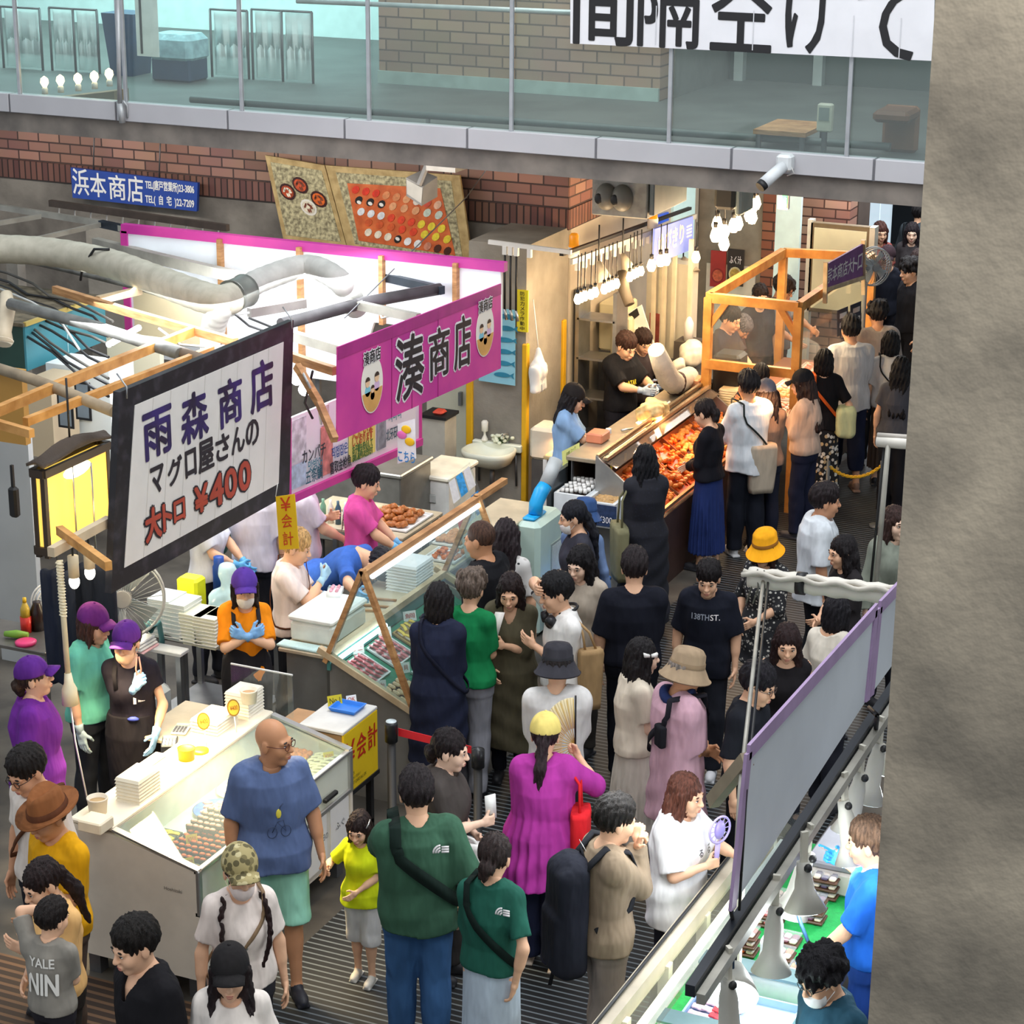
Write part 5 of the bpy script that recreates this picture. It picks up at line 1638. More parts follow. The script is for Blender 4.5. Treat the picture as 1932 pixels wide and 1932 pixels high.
# workers' counter behind it
t=thing('worktop','long steel worktop behind the wooden-framed glass case','worktop',(-7.3,13.8,0))
MB().box((-7.38,12.45,.96),(-6.98,16.2,.99),.006).build('top',mat('#c8b89c',.4,var=.1),t)
MB().box((-7.34,12.5,.1),(-7.02,12.54,.96)).build('side_panel',mat('#8e8d88',.5,.3),t)
MB().box((-7.02,12.5,.1),(-6.99,16.1,.96)).build('front_panel',mat('#77756f',.5,.3),t)
for x in (-7.34,-7.05):
 for y in (12.6,16.0):MB().box((x-.02,y-.02,0),(x+.02,y+.02,.96)).build('leg',STEEL_D,t)
t=thing('foam_box','white polystyrene box with a taped lid on the steel worktop','box',(-7.28,12.85,.99))
MB().box((-7.37,12.60,.99),(-7.03,13.12,1.14),.02).build('box_body',mat('#e6ece6',.6),t)
MB().box((-7.38,12.59,1.145),(-7.02,13.13,1.19),.015).build('lid',mat('#f0f4ef',.6),t)
m=MB().box((-7.40,12.46,.99),(-7.05,12.57,1.01),.006);single('crumpled_cloth',Vol((-7.5,12.44,.98),(-7.02,12.6,1.08),.01) and m,mat('#bcd8d6',.7,bump=.8,bs=30),'pale folded cloth at the corner of the steel worktop','cloth')
t=pack_stack(Vector((-7.1,13.95,.99)),9,.26,.30,'tall stack of white food packs on the steel worktop','#f3f5f5',.024)
def heap_tray(p,w,d,lab,c,kind,gl,nx,ny,rot=0,rimc='#e9e9e6',layers=1,name='fried_piece',s=1.0):
 tray((p.x-w/2,p.y-d/2,p.z),(p.x+w/2,p.y+d/2,p.z),lab,rimc)
 grid_food(kind,p.x-w*.42,p.x+w*.42,p.y-d*.42,p.y+d*.42,p.z+.008,nx,ny,gl,gl+'s' if not gl.endswith('s') else gl,s,.4,.5,name,layers)
t=thing('rear_table','rear table with fried food behind the pink-shirted worker','table',(-8.1,15.35,0))
MB().box((-8.75,15.0,.92),(-7.7,15.75,.95),.006).build('tabletop',mat('#b7a98e',.5),t)
for x in (-8.7,-7.75):
 for y in (15.05,15.7):MB().box((x-.02,y-.02,0),(x+.02,y+.02,.92)).build('leg',STEEL_D,t)
heap_tray(Vector((-7.96,15.38,.95)),.46,.5,'tray heaped with brown fried patties behind the pink worker','','lump:#a4602a','brown fried patty heaped on the rear table',4,4,layers=3,s=1.15)
heap_tray(Vector((-7.24,15.05,.99)),.26,.36,'clear tray of pale fritters on the worktop beside the pink worker','','lump:#c98a55','pale brown fritter in the clear tray',3,4)
heap_tray(Vector((-7.14,14.66,.99)),.28,.30,'white tray of orange fried squid on the worktop','','prawn:#c9682e','orange fried squid on the white tray',3,3,layers=2)
heap_tray(Vector((-7.27,14.30,.99)),.2,.30,'clear tray of chopped fried bits on the worktop','','lump:#b87a48','chopped fried bit in the clear tray',3,4,s=.6)
m=MB()
for i in range(3):MB()
for i,(x,y) in enumerate(((-7.2,13.3),(-7.12,13.42),(-7.16,13.56))):
 single('wooden_tongs',MB().bar((x-.1,y,1.0),(x+.12,y+.05,1.0),.02,.012),WOOD,'wooden tongs lying on the worktop behind the glass case','tongs','wooden tongs on the worktop')
t=thing('knife_stand','stand of bottles and knives on the rear table beside the blond worker','stand',(-8.45,15.1,.95))
for i in range(5):MB().lathe(Vector((-8.55+.07*i,15.1,.95)),[(.025,0),(.025,.14),(.012,.17),(.012,.2),(.001,.2)],10).build('bottle',mat(('#dfe6dc','#7aa88a','#e9e4d4','#3c5a6a','#c9d2d2')[i],.3),t)
t=thing('board_slab','wooden chopping board on the rear table','chopping board',(-8.35,15.5,.95));MB().box((-8.6,15.4,.95),(-8.2,15.65,.975),.006).build('board',WOOD_L,t)
# laminated sheets on a leaning panel
t=thing('notice_stand','leaning panel of laminated payment and menu sheets at the end of the glass case','notice panel',(-6.8,14.62,.9))
q=[WY(*p,14.62) for p in ((845,905),(885,873),(935,1010),(880,1060))]
MB().slab([q[0],q[3],q[2],q[1]],.012).build('panel',ACRYL,t)
cols=['#e6e8ea','#3b9fe0','#e9eaec','#c23a34','#dfe2e6','#2f8fd6','#e8e6dc','#f1f1f1','#d9534a']
for i in range(9):
 u,v=(i%3+.5)/3,(i//3+.5)/3
 def BL(u,v):return q[0]*(1-u)*(1-v)+q[1]*u*(1-v)+q[2]*u*v+q[3]*(1-u)*v
 du,dv=.14,.13
 qq=[BL(u-du,v+dv),BL(u+du,v+dv),BL(u+du,v-dv),BL(u-du,v-dv)]
 MB().slab([p+Vector((0,-.008,0)) for p in qq],.003).build('sheet',mat(cols[i],.3,var=.25 if i%2 else.05,vs=40),t)
# shallow blue tubs on the floor side
def blue_tub(p,r,lab,fill=None):
 t=thing('tub',lab,'tub',p)
 MB().lathe(p,[(r*.75,0),(r,.22),(r*1.06,.22),(r*1.06,.24),(r*.96,.24),(r*.72,.02),(.001,.02)],26).build('tub_body',mat('#2c78d8',.4),t)
 return t
p=WZ(712,1108,.8)
t=thing('stand','low stand holding the blue tub at the far end of the glass case','stand',(-6.72,14.62,0));MB().box((-6.95,14.4,0),(-6.5,14.85,.62)).build('body',STEEL_D,t)
blue_tub(Vector((-6.72,14.62,.62)),.2,'blue plastic tub of ice beyond the wooden-framed case')
p=WZ(1085,1100,.45)
t=thing('crate','blue crate standing beside the pale green drink cooler','crate',(p.x,p.y,0))
MB().box((p.x-.18,p.y-.15,0),(p.x+.2,p.y+.25,.42),.02).build('crate_body',mat('#2b6fd0',.45),t)
MB().box((p.x-.2,p.y-.17,.42),(p.x+.22,p.y+.27,.46),.01).build('rim',mat('#3c86e6',.4),t)
# signs of the pink stall
MAG=mat('#bf2f96',.55,var=.08,vs=1.2,c2='#e04aa0')
q=quadX([(636,834),(945,695),(945,535),(637,655)],-7.35)
t=thing('stall_banner','magenta banner with large black shop name between two cream ovals','banner',(-7.35,(q[0].y+q[1].y)/2,q[1].z))
MB().slab(q,.01).build('cloth',MAG,t)
MB().slab([q[3]+Vector((.004,0,-.09)),q[2]+Vector((.004,0,-.09)),q[2]+Vector((.004,0,0)),q[3]+Vector((.004,0,0))],.004).build('top_hem',mat('#a8277f',.5),t)
for k in (.3,.42,.58):
 a=q[0]+(q[1]-q[0])*k;b=q[3]+(q[2]-q[3])*k
 MB().bar(a+Vector((.002,0,0)),b+Vector((.002,0,0)),.008,.004,up=(1,0,0)).build('seam',mat('#96226f',.6),t)
def in_quad(q,u,v):return q[3]*(1-u)*(1-v)+q[2]*u*(1-v)+q[1]*u*v+q[0]*(1-u)*v
W_,H_=(q[1]-q[0]).length,(q[3]-q[0]).length
INK=mat('#241f26',.6,var=0);WHI=mat('#f6f0f2',.6,var=0)
for ch,u,v,w,h in (('湊',.405,.52,.165,.70),('商',.585,.50,.125,.56),('店',.735,.49,.105,.60)):
 o_=in_quad(q,u,v)
 lettering(ch,o_,q[1]-q[0],UZ,W_*w,H_*h,WHI,t,.004,.055,name='lettering_outline')
 lettering(ch,o_,q[1]-q[0],UZ,W_*w,H_*h,INK,t,.008,.018)
for u,v in ((.185,.54),(.885,.47)):
 c=in_quad(q,u,v)
 ov=MB().prism([c+Vector((.004,.17*math.cos(a),.215*math.sin(a))) for a in [2*PI*k/32 for k in range(32)]],(.003,0,0)).build('oval_emblem',mat('#f3ece0',.6,var=0),t)
 P=[c+Vector((.0075,.16*math.cos(a),.205*math.sin(a))) for a in [PI*1.07+PI*.86*k/16 for k in range(17)]]
 MB().prism(P,(.002,0,0)).build('table_shape',mat('#d9a35c',.6,var=.1),t)
 for dy,dz,s_,sh in ((-.075,.03,.034,'#7fc4d8'),(.07,.04,.034,'#d9b8d8'),(.0,-.035,.026,'#f0d060')):
  m=MB();m.mi=0;m.prism([c+Vector((.008,dy+s_*1.25*math.cos(a),dz-s_*1.9+s_*1.2*math.sin(a))) for a in [2*PI*k/14 for k in range(14)]],(.0015,0,0))
  m.mi=1;m.prism([c+Vector((.0095,dy+s_*math.cos(a),dz+s_*1.1*math.sin(a))) for a in [2*PI*k/14 for k in range(14)]],(.0015,0,0))
  m.mi=2;m.prism([c+Vector((.011,dy+s_*1.06*math.cos(a),dz+.3*s_+s_*.95*math.sin(a))) for a in [PI*k/10 for k in range(11)]],(.001,0,0))
  m.build('figure',[mat(sh,.6,var=0),mat('#f0c8a0',.6,var=0),mat('#3c2a22',.6,var=0)],t)
 lettering('湊商店',c+Vector((0,0,.215)),UY,UZ,.26,.10,WHI,t,.010,.035,name='lettering_outline')
 lettering('湊商店',c+Vector((0,0,.215)),UY,UZ,.26,.10,INK,t,.013,.006)
# rear white panel with magenta edge
ya,xa=16.45,-11.2
t=thing('backlit_screen','long white backlit panel with a magenta edge at the back of the pink stall','screen',(-9.3,ya,1.7))
zt_=2.90
MB().prism([(-11.2,ya+.04,1.75),(-8.9,ya+.04,1.75),(-8.7,ya+.04,2.32),(-7.5,ya+.04,2.32),(-7.5,ya+.04,zt_),(-11.2,ya+.04,zt_)],(0,-.04,0)).build('panel',mat('#eef4fa',.5,var=.02),t)
MB().box((-11.24,ya-.02,zt_-.02),(-7.46,ya+.05,zt_+.06)).build('top_edge',MAG,t)
MB().box((-11.25,ya-.02,1.75),(-11.18,ya+.05,zt_)).build('side_edge',MAG,t)
for x in (-10.2,-9.4,-8.6,-7.9):MB().box((x-.02,ya-.06,1.75 if x<-9 else 2.32),(x+.02,ya-.0,zt_+.02)).build('batten',WOOD,t)
for x in (-11.2,-9.3):MB().box((x-.02,ya+.05,0),(x+.02,ya+.09,zt_)).build('post',STEEL_D,t)
area('pink_stall_light',(-9.2,14.8,2.85),(2.6,2.2),95,(.93,.97,1.0),(-8.9,14.9,0))
area('panel_wash_fill',(-9.3,15.5,2.85),(3.4,.3),14,(.93,.97,1.0),(-9.3,16.45,2.3))  # added wash in front, stands in for the white panel's own glow
# picture price board on the right side
q=quadX([(545,935),(792,826),(792,690),(545,790)],-7.98)
t=thing('price_board','white price board of fish pictures edged in magenta beneath the banner','price board',(-7.98,(q[0].y+q[1].y)/2,q[1].z))
MB().slab(q,.02).build('board',mat('#f4f6f6',.4,var=.02),t)
MB().bar(q[0]+Vector((.006,0,-.03)),q[1]+Vector((.006,0,-.03)),.05,.06).build('lower_edge',MAG,t)
MB().bar(q[1],q[2],.03,.03).build('side_edge',MAG,t);MB().bar(q[0],q[3],.03,.03).build('side_edge',MAG,t)
PB=quadX([(545,930),(792,820),(792,690),(545,790)],-7.97)
def pb(px0,px1,v0,v1,c,name='picture',var=.3):
 a,b=(px0-545)/247,(px1-545)/247
 MB().slab([in_quad(PB,a,v1),in_quad(PB,b,v1),in_quad(PB,b,v0),in_quad(PB,a,v0)],.004).build(name,mat(c,.4,var=var,vs=14),t)
pb(548,575,.05,.62,'#d9dde0');pb(548,575,.66,.98,'#b9cfe0');pb(601,622,.3,.98,'#d98a80');pb(603,615,.02,.28,'#e8d6d0');pb(652,702,.50,.96,'#f0e878',var=.05);pb(706,723,.40,.96,'#8f9aa0')
def pbt(s_,px,v,w,h,c):
 lettering(s_,in_quad(PB,(px-545)/247,v),PB[1]-PB[0],UZ,w,h,mat(c,.5,var=0),t,.004,.006)
pbt('カンパチ',588,.60,.36,.10,'#333840');pbt('五条鯛',588,.90,.26,.11,'#2f6a7a');pbt('맛방어',590,.76,.22,.09,'#3f8a9a');pbt('직접잡은',634,.72,.26,.09,'#2f5aa0');pbt('富取金枪魚',636,.92,.34,.10,'#333840')
for i,s_ in enumerate(('ただいま','しております','お子様も安心して','おめしあがりいただけます')):pbt(s_,677,.58+.11*i,.34,.07,'#c05020' if i<2 else '#3a7a30')
pbt('자바리',740,.55,.22,.10,'#3f8a9a');pbt('北牙石斑魚',740,.80,.30,.10,'#2f5a6a')
a=WY(772,840,15.2)
t=thing('price_flag','small hanging white sheet with colourful price writing at the end of the price board','notice',(a.x,a.y,a.z))
q=[WY(*p,15.2) for p in ((750,875),(785,865),(783,790),(750,800))]
MB().slab(q,.004).build('sheet',mat('#e9f1f6',.5),t)
c=sum(q,Vector())/4
lettering('こちら',c+Vector((0,0,-.13)),UX,UZ,.15,.09,mat('#2f8ad0',.5),t,.004,.01)
for dx,dz,col in ((-.04,.05,'#e87ac8'),(.03,.0,'#f2c81e'),(.0,.1,'#f2c81e')):
 MB().ball(c+Vector((dx,-.004,dz)),(.045,.004,.035),10,6).build('blot',mat(col,.5,var=0),t)
# yellow hanging till sign
q=[WY(*p,12.6) for p in ((527,1037),(564,1035),(556,932),(520,937))]
t=thing('hanging_till_sign','narrow yellow sign with red writing hanging from the corner of the name board','sign',(q[0].x,12.6,q[0].z))
MB().slab(q,.004).build('board',mat('#f0c419',.5,var=.03),t)
for i,ch in enumerate('¥会計'):
 k=(.16,.47,.80)[i];p0=q[3]*(1-k)+q[0]*k;p1=q[2]*(1-k)+q[1]*k
 lettering(ch,(p0+p1)/2,p1-p0,q[3]-q[0],.085,.10,mat('#d5431c',.5,var=0),t,.004,.006)
MB().tube([q[3],q[3]+Vector((.02,0,.1))],.003,4).build('cord',WHITE,t)
# left stall name board
q=quadX([(210,1120),(546,932),(554,604),(226,740)],-7.75)
t=thing('name_board','big white name board with dark marbled frame, purple shop name and red price','sign',(-7.75,(q[0].y+q[1].y)/2,q[0].z))
c=sum(q,Vector())/4
MB().slab(q,.05).build('frame',mat('#1c1a20',.5,var=.3,vs=9,c2='#3a363e',mixr=(.5,.75)),t)
W_,H_=(q[1]-q[0]).length,(q[3]-q[0]).length
ux=(q[1]-q[0]).normalized();uz=UZ
iq=[p+Vector((.004,(1 if i in (0,3) else -1)*.155,(1 if i<2 else -1)*.125)) for i,p in enumerate(q)]
MB().slab(iq,.004).build('panel',mat('#d9d5d0',.5,var=.03),t)
for k in range(1,9):MB().bar(in_quad(iq,k/9,0)+Vector((.001,0,0)),in_quad(iq,k/9,1)+Vector((.001,0,0)),.005,.002,up=(1,0,0)).build('plank_line',mat('#c4bfba',.6,var=0),t)
W_,H_=(iq[1]-iq[0]).length,(iq[3]-iq[0]).length
PUR=mat('#3d2b78',.5,var=.25,vs=5,c2='#241a34');RED=mat('#a8412f',.5,var=.1)
for ch,u,v,w,h in (('雨',.15,.235,.165,.29),('森',.385,.24,.165,.31),('商',.625,.25,.15,.30),('店',.845,.235,.155,.33)):
 lettering(ch,in_quad(iq,u,v),ux,uz,W_*w,H_*h,PUR,t,.005,.028)
for ch,u,w in (('マ',.165,.075),('グ',.275,.085),('ロ',.375,.065),('屋',.475,.095),('さ',.585,.085),('ん',.69,.085),('の',.79,.085)):
 lettering(ch,in_quad(iq,u,.535),ux,uz,W_*w,H_*(.17 if ch!='屋' else.20),INK,t,.005,.035)
for ch,u,w,h in (('大',.155,.09,.20),('ト',.24,.05,.17),('ロ',.315,.065,.13),('¥',.455,.08,.17),('4',.555,.085,.20),('0',.65,.075,.19),('0',.745,.075,.19)):
 lettering(ch,in_quad(iq,u,.81),ux,uz,W_*w,H_*h,INK,t,.005,.12,name='lettering_outline')
 lettering(ch,in_quad(iq,u,.81),ux,uz,W_*w,H_*h,RED,t,.008,.045)
for k in (.02,.97):
 MB().tube([in_quad(q,k,0)+Vector((.02,0,-.05)),in_quad(q,k,0)+Vector((.01,.02,.02)),in_quad(q,k,0)+Vector((-.06,.02,.10))],.006,5).build('hook',STEEL,t)
# lantern
t=thing('lantern','big square lantern with glowing amber panels and dark frame','lantern',(-8.45,11.75,1.75))
x0,x1,y0,y1,z0,z1=-8.74,-8.34,11.32,12.26,1.80,2.36
c0=WY(82,888,11.45);x1=c0.x;z1=c0.z
x0=WY(55,850,11.45).x;y0=11.45
y1=WX(207,855,x1).y;z0=WY(97,1048,11.45).z
AMB=mat('#f0c255',.6,var=.06,vs=3,emit=.75)
MB().box((x0+.02,y0+.008,z0+.04),(x1-.008,y1-.02,z1-.03)).build('paper_panel',AMB,t)
for a in (x0,x1-.035):
 for b in (y0,y1-.035):MB().box((a,b,z0-.03),(a+.035,b+.035,z1)).build('frame_post',mat('#2a211b',.6),t)
for z in (z0,z1-.05):
 for p,r in (((x0,y0,z),(x1,y0,z)),((x0,y1,z),(x1,y1,z)),((x0,y0,z),(x0,y1,z)),((x1,y0,z),(x1,y1,z))):MB().bar(Vector(p)+Vector((0,0,.02)),Vector(r)+Vector((0,0,.02)),.03,.055).build('frame_rail',mat('#2a211b',.6),t)
m=MB();n=8;base=len(m.v)
for i in range(n+1):
 for j in range(n+1):
  u,v=i/n,j/n
  m.v.append((x0-.02+(x1-x0+.04)*u,y0-.02+(y1-y0+.04)*v,z1+.10*math.exp(-((u-.5)**2+(v-.5)**2)*5)-.015*math.sin(u*9)*math.sin(v*7)+.03))
for i in range(n):
 for j in range(n):m.f.append((i*(n+1)+j,(i+1)*(n+1)+j,(i+1)*(n+1)+j+1,i*(n+1)+j+1));m.m.append(0);m.s.append(True)
o=m.build('roof_cloth',mat('#4a4038',.85,bump=.4),t);md=o.modifiers.new('thickness','SOLIDIFY');md.thickness=.02
cx,cy=(x0+x1)/2,(y0+y1)/2
MB().tube([(cx,cy,z1+.1),(cx,cy,2.95)],.008,5).build('cord',BLACK,t)
MB().ball((x1-.005,cy,z1-.10),(.012,.16,.05),14,8).build('bulb_glow',mat('#fff3c0',.5,var=0,emit=8),t)
point('lantern_light',((x0+x1)/2+.45,cy-.5,z0+.2),12,(1,.78,.35),.15)
# beams, pipes and ducts above the left stalls
ZO=2.72
GAL=mat('#8c8b86',.5,.45,var=.25,vs=6);GALB=mat('#a3a096',.55,.3,var=.2,vs=4);DKB=mat('#2e3640',.5,.3,var=.2)
def beam(name,pts,r,m,label,cat,square=False,z=ZO,group=None):
 P=[WZ(p[0],p[1],p[2] if len(p)>2 else z) for p in pts]
 b=MB()
 if square:
  for a,c in zip(P[:-1],P[1:]):b.bar(a,c,r,r*1.25)
 else:b.tube(P,r,10)
 return single(name,b,m,label,cat,group)
beam('steel_beam',[(-40,384),(190,421),(300,448)],.045,GALB,'pale steel beam crossing under the blue company board','beam',True)
beam('steel_beam',[(190,422),(420,470),(650,505),(835,548)],.055,DKB,'dark blue steel beam crossing the pink stall from corner to corner','beam',True)
beam('angle_bar',[(-20,424),(76,408)],.035,GALB,'short pale angle bar at the far left edge above the duct','bar',True)
beam('angle_bar',[(65,452),(188,424)],.035,GALB,'pale slotted angle bar above the duct below the blue board','bar',True)
beam('steel_channel',[(180,458),(300,488),(480,530)],.075,GALB,'wide double steel channel running behind the big duct','beam',True)
beam('conduit',[(0,478,2.6),(130,508,2.6),(260,540,2.6),(395,582,2.6)],.035,GAL,'grey conduit pipe below the long horizontal duct','pipe')
beam('conduit',[(110,497,2.62),(250,527,2.62),(390,565,2.62)],.028,GAL,'thin upper conduit pipe just beneath the duct','pipe')
beam('scaffold_pipe',[(20,573),(180,616),(340,668)],.048,GAL,'thick grey scaffold pipe crossing before the teal hood','pipe')
beam('scaffold_pipe',[(300,650),(390,682)],.045,mat('#7c6a58',.6),'brown end of scaffold pipe reaching the name board','pipe')
beam('scaffold_pipe',[(-20,690),(60,715),(120,738),(216,777)],.042,mat('#9c8a70',.6,var=.2),'tan scaffold pipe running to the left end of the name board','pipe')
beam('timber_beam',[(103,546),(240,588),(445,646)],.05,WOOD,'long timber beam between the teal hood and the vertical duct','beam',True)
beam('timber_beam',[(185,566),(265,548)],.05,WOOD_L,'short pale timber strut joining the long beam by the teal hood','beam',True)
beam('timber_beam',[(-30,786),(110,727),(365,624)],.055,WOOD_O,'long orange timber beam above the lantern from the left edge','beam',True)
beam('timber_beam',[(48,796),(170,748),(400,660)],.045,WOOD_O,'orange timber beam with a cut end just above the lantern','beam',True)
beam('timber_beam',[(-20,795),(60,818)],.045,WOOD_O,'stub of timber beam at the left edge beside the lantern cord','beam',True)
beam('timber_beam',[(112,1000,2.3),(160,1035,2.3),(205,1068,2.3)],.045,WOOD_O,'bright orange timber strut from the lantern to the name board','beam',True)
beam('timber_beam',[(548,672),(600,690),(632,700)],.05,WOOD,'timber beam behind the gap between the two big signs','beam',True)
beam('timber_beam',[(560,690),(602,760,2.5),(632,830,2.3)],.045,WOOD,'slanting timber brace between the two big signs','brace',True)
beam('steel_beam',[(530,612),(690,570),(830,545)],.05,mat('#3d3a3c',.6,var=.3),'dark pipe along the inside of the magenta banner','beam')
beam('steel_channel',[(548,632),(660,665)],.06,GALB,'pale steel channel joining the two big signs','beam',True)
beam('steel_channel',[(600,560),(790,600)],.055,GALB,'pale steel channel crossing the light panel of the pink stall','beam',True)
beam('steel_rail',[(470,590,2.6),(575,572,2.6)],.06,mat('#8f8a86',.5,.3),'perforated grey rail hung beneath the curved duct','rail',True)
beam('cable_tray',[(95,383,2.8),(250,405,2.8),(430,430,2.8)],.05,mat('#4c4038',.7,var=.2),'brown cable tray with white hooks below the company board','tray',True)
for i in range(11):
 p=WZ(112+30*i,391+4.2*i,2.76)
 single('hook',MB().tube([p,p+Vector((0,-.01,-.06)),p+Vector((.02,-.02,-.12)),p+Vector((.03,-.02,-.08))],.009,6),WHITE,'small white hook hanging in a row from the brown cable tray','hook','white hooks on the cable tray')
# posts that carry it all
for (px,py,r,m,lab) in ((28,470,.06,CONC,'grey post at the far left behind the duct'),):
 p=WZ(px,py,ZO)
 single('support_post',MB().box((p.x-r,p.y-r,0),(p.x+r,p.y+r,ZO)),m,lab,'post')
# ducts
DUCT=mat('#b3ae9c',.6,var=.10,vs=9,c2='#c0bbaa');DUCT2=mat('#b9b8b2',.6,var=.10,vs=9)
def duct(name,pts,r,m,label):
 P=[WZ(*p) for p in pts]
# smooth and ribbed
 Q=[]
 for i in range(len(P)-1):
  a,b,c,d=P[max(i-1,0)],P[i],P[i+1],P[min(i+2,len(P)-1)]
  for k in range(18):
   t=k/18
   Q.append(.5*((2*b)+(-a+c)*t+(2*a-5*b+4*c-d)*t*t+(-a+3*b-3*c+d)*t**3))
 Q.append(P[-1])
 R=[r*(1+.018*math.sin(i*1.6)) for i in range(len(Q))]
 return single(name,MB().tube(Q,R,20),m,label,'duct')
duct('air_duct',[(-60,468,2.85),(80,474,2.85),(200,495,2.85),(300,530,2.85),(400,565,2.85),(440,562,2.85)],.125,DUCT,'long grey flexible air duct snaking over the left stalls')
duct('air_duct',[(446,556,2.85),(420,575,2.82),(402,620,2.6),(402,690,2.3)],.10,DUCT2,'grey duct branch bending straight down behind the name board')
duct('air_duct',[(440,556,2.86),(500,525,2.9),(580,503,2.95),(640,530,2.9),(672,580,2.6)],.10,DUCT2,'arched grey duct branch over the pink stall')
p,r=WZ(436,560,2.85),WZ(462,548,2.86)
single('duct_collar',MB().tube([p,p+(r-p)*.15,r-(r-p)*.15,r],[.138,.13,.13,.138],22),mat('#8a8c86',.4,.6),'ribbed metal collar joining the three ducts','collar')
for i,x in enumerate((185,)):
 a=WZ(152,528,2.6);b=WZ(178,470,2.98)
 single('duct_strap',MB().tube([a,(a+b)/2+Vector((.02,-.1,.0)),b,b+Vector((.12,.05,0))],.012,6),BLACK,'thin black strap rod over the long duct','strap')
# tangle of cables
for i in range(9):
 y=505+i*10;P=[]
 for k in range(7):
  P.append(WZ(-20+k*38+R5.uniform(-6,6),y+k*(16+i*1.5)+R5.uniform(-7,7),2.55-.02*i))
 single('cable',MB().tube(P,.012,5),BLACK if i%3 else mat('#55524c',.7),'black cable in the tangle above the teal hood','cable','tangled cables above the teal hood')
for i,pts in enumerate([[(300,620),(340,650),(400,655),(440,640)],[(470,600),(520,620),(540,640)],[(560,680),(580,720),(600,760,2.4),(606,800,2.2)],[(400,590),(440,590),(470,615),(545,640)],[(700,540),(720,600,2.5),(760,590,2.6)],[(590,700),(575,760,2.4),(590,790,2.3)],[(340,560),(372,578),(400,600),(470,590)],[(230,520),(262,535),(300,545)],[(0,545),(60,570),(110,600),(150,660,2.5)]]):
 single('cable',MB().tube([WZ(*(p if len(p)>2 else (*p,2.68))) for p in pts],.010,5),BLACK if i%2 else mat('#cfd0cc',.6),'loose cable looping between the beams and signs','cable','loose cables between beams and signs')
# strip lights of the stall
for (x0,y0,x1,y1) in ((330,530,360,522),(395,520,440,508),(560,590,600,584),(205,650,262,618)):
 a,b=WZ(x0,y0,2.5),WZ(x1,y1,2.5)
 single('strip_light',MB().tube([a,b],.025,8),mat('#f6fbff',.4,var=0,emit=6),'short white strip light among the pipes over the stalls','light','strip lights among the pipes')
for (px,py,z) in ((282,503,2.6),(560,715,2.4),(575,735,2.3)):
 p=WZ(px,py,z);single('bulb',MB().ball(p,.05,12,8),mat('#fbfdff',.4,var=0,emit=8),'bright white bulb glinting among the pipes','bulb','white bulbs among the pipes')
# teal hood
X=WZ(48,612,2.5).x
q=quadX([(52,700),(202,655),(200,570),(47,612)],X)
t=thing('cooker_hood','large teal metal hood with a dusty top at the left edge','hood',(X-.6,(q[0].y+q[1].y)/2,q[0].z))
y0,y1,z0,z1=q[0].y,q[1].y,q[0].z,q[3].z
MB().box((X-1.2,y0,z0),(X-.02,y1,z1-.02)).build('hood_body',mat('#24433a',.5,var=.1),t)
MB().box((X-.02,y0,z0),(X,y1,z1)).build('side_panel',mat('#3f8391',.4,var=.08,vs=2),t)
MB().box((X-1.22,y0-.02,z1-.02),(X+.0,y1,z1+.01)).build('top_board',mat('#6b6250',.9,var=.4,vs=10),t)
MB().box((X-.01,(y0+y1)/2-.005,z0+.03),(X+.006,(y0+y1)/2+.005,z1-.03)).build('seam',mat('#9fc3c9',.4),t)
MB().bar((X,y0,z1),(X,y1,z1),.03,.035).build('edge_trim',mat('#b9a35a',.6),t)
# beige lamp arm at the left edge
t=thing('desk_lamp','beige plastic lamp head at the left edge before the teal hood','lamp',WZ(8,640,2.3))
m=MB();m.tube([WZ(12,555,2.75),WZ(14,585,2.65),WZ(8,625,2.5),WZ(6,645,2.42)],[.05,.065,.06,.085],14);m.build('lamp_body',mat('#d8c9ae',.5),t)
m=MB();m.tube([WZ(6,642,2.43),WZ(5,650,2.40)],[.088,.07],14);m.build('lamp_rim',mat('#efe6d2',.5),t)
# white cupboards and panels at the rear left
for (x0,y0,x1,y1,yy,c,lab) in ((98,700,205,880,14.6,'#dfe6e6','tall white cupboard with two dark windows behind the lantern'),(60,720,95,860,14.2,'#b9a88c','tan wall panel left of the white cupboard'),(205,640,300,720,15.3,'#cfc7ae','cream panel behind the timber beams'),(255,560,400,640,15.9,'#d9c9a4','yellowish board with notes below the long duct'),(0,830,52,1190,13.4,'#aeb2b4','grey sheet panel at the left edge beside the lantern'),(-20,700,40,830,12.6,'#b98d45','orange plywood panel at the far left behind the beams')):
 a,b=WY(x0,y1,yy),WY(x1,y0,yy)
 t=thing('wall_cupboard' if 'cupboard' in lab else 'wall_board',lab,'cupboard' if 'cupboard' in lab else 'board',((a.x+b.x)/2,yy+.05,max(0,a.z)))
 MB().box((a.x,yy,0 if a.z<1.2 else a.z),(b.x,yy+.06+(.3 if 'cupboard' in lab else 0),b.z)).build('panel',mat(c,.6,var=.06,vs=2),t)
 if 'cupboard' in lab:
  for (u0,v0,u1,v1) in ((112,740,137,805),(145,722,170,790)):
   p,r=WY(u0,v1,yy),WY(u1,v0,yy)
   w=MB().box((p.x,yy-.01,p.z),(r.x,yy,r.z)).build('window_frame',BLACK,t)
   MB().box((p.x+.02,yy-.013,p.z+.02),(r.x-.02,yy-.01,r.z-.02)).build('pane',mat('#7d8890',.2),w)
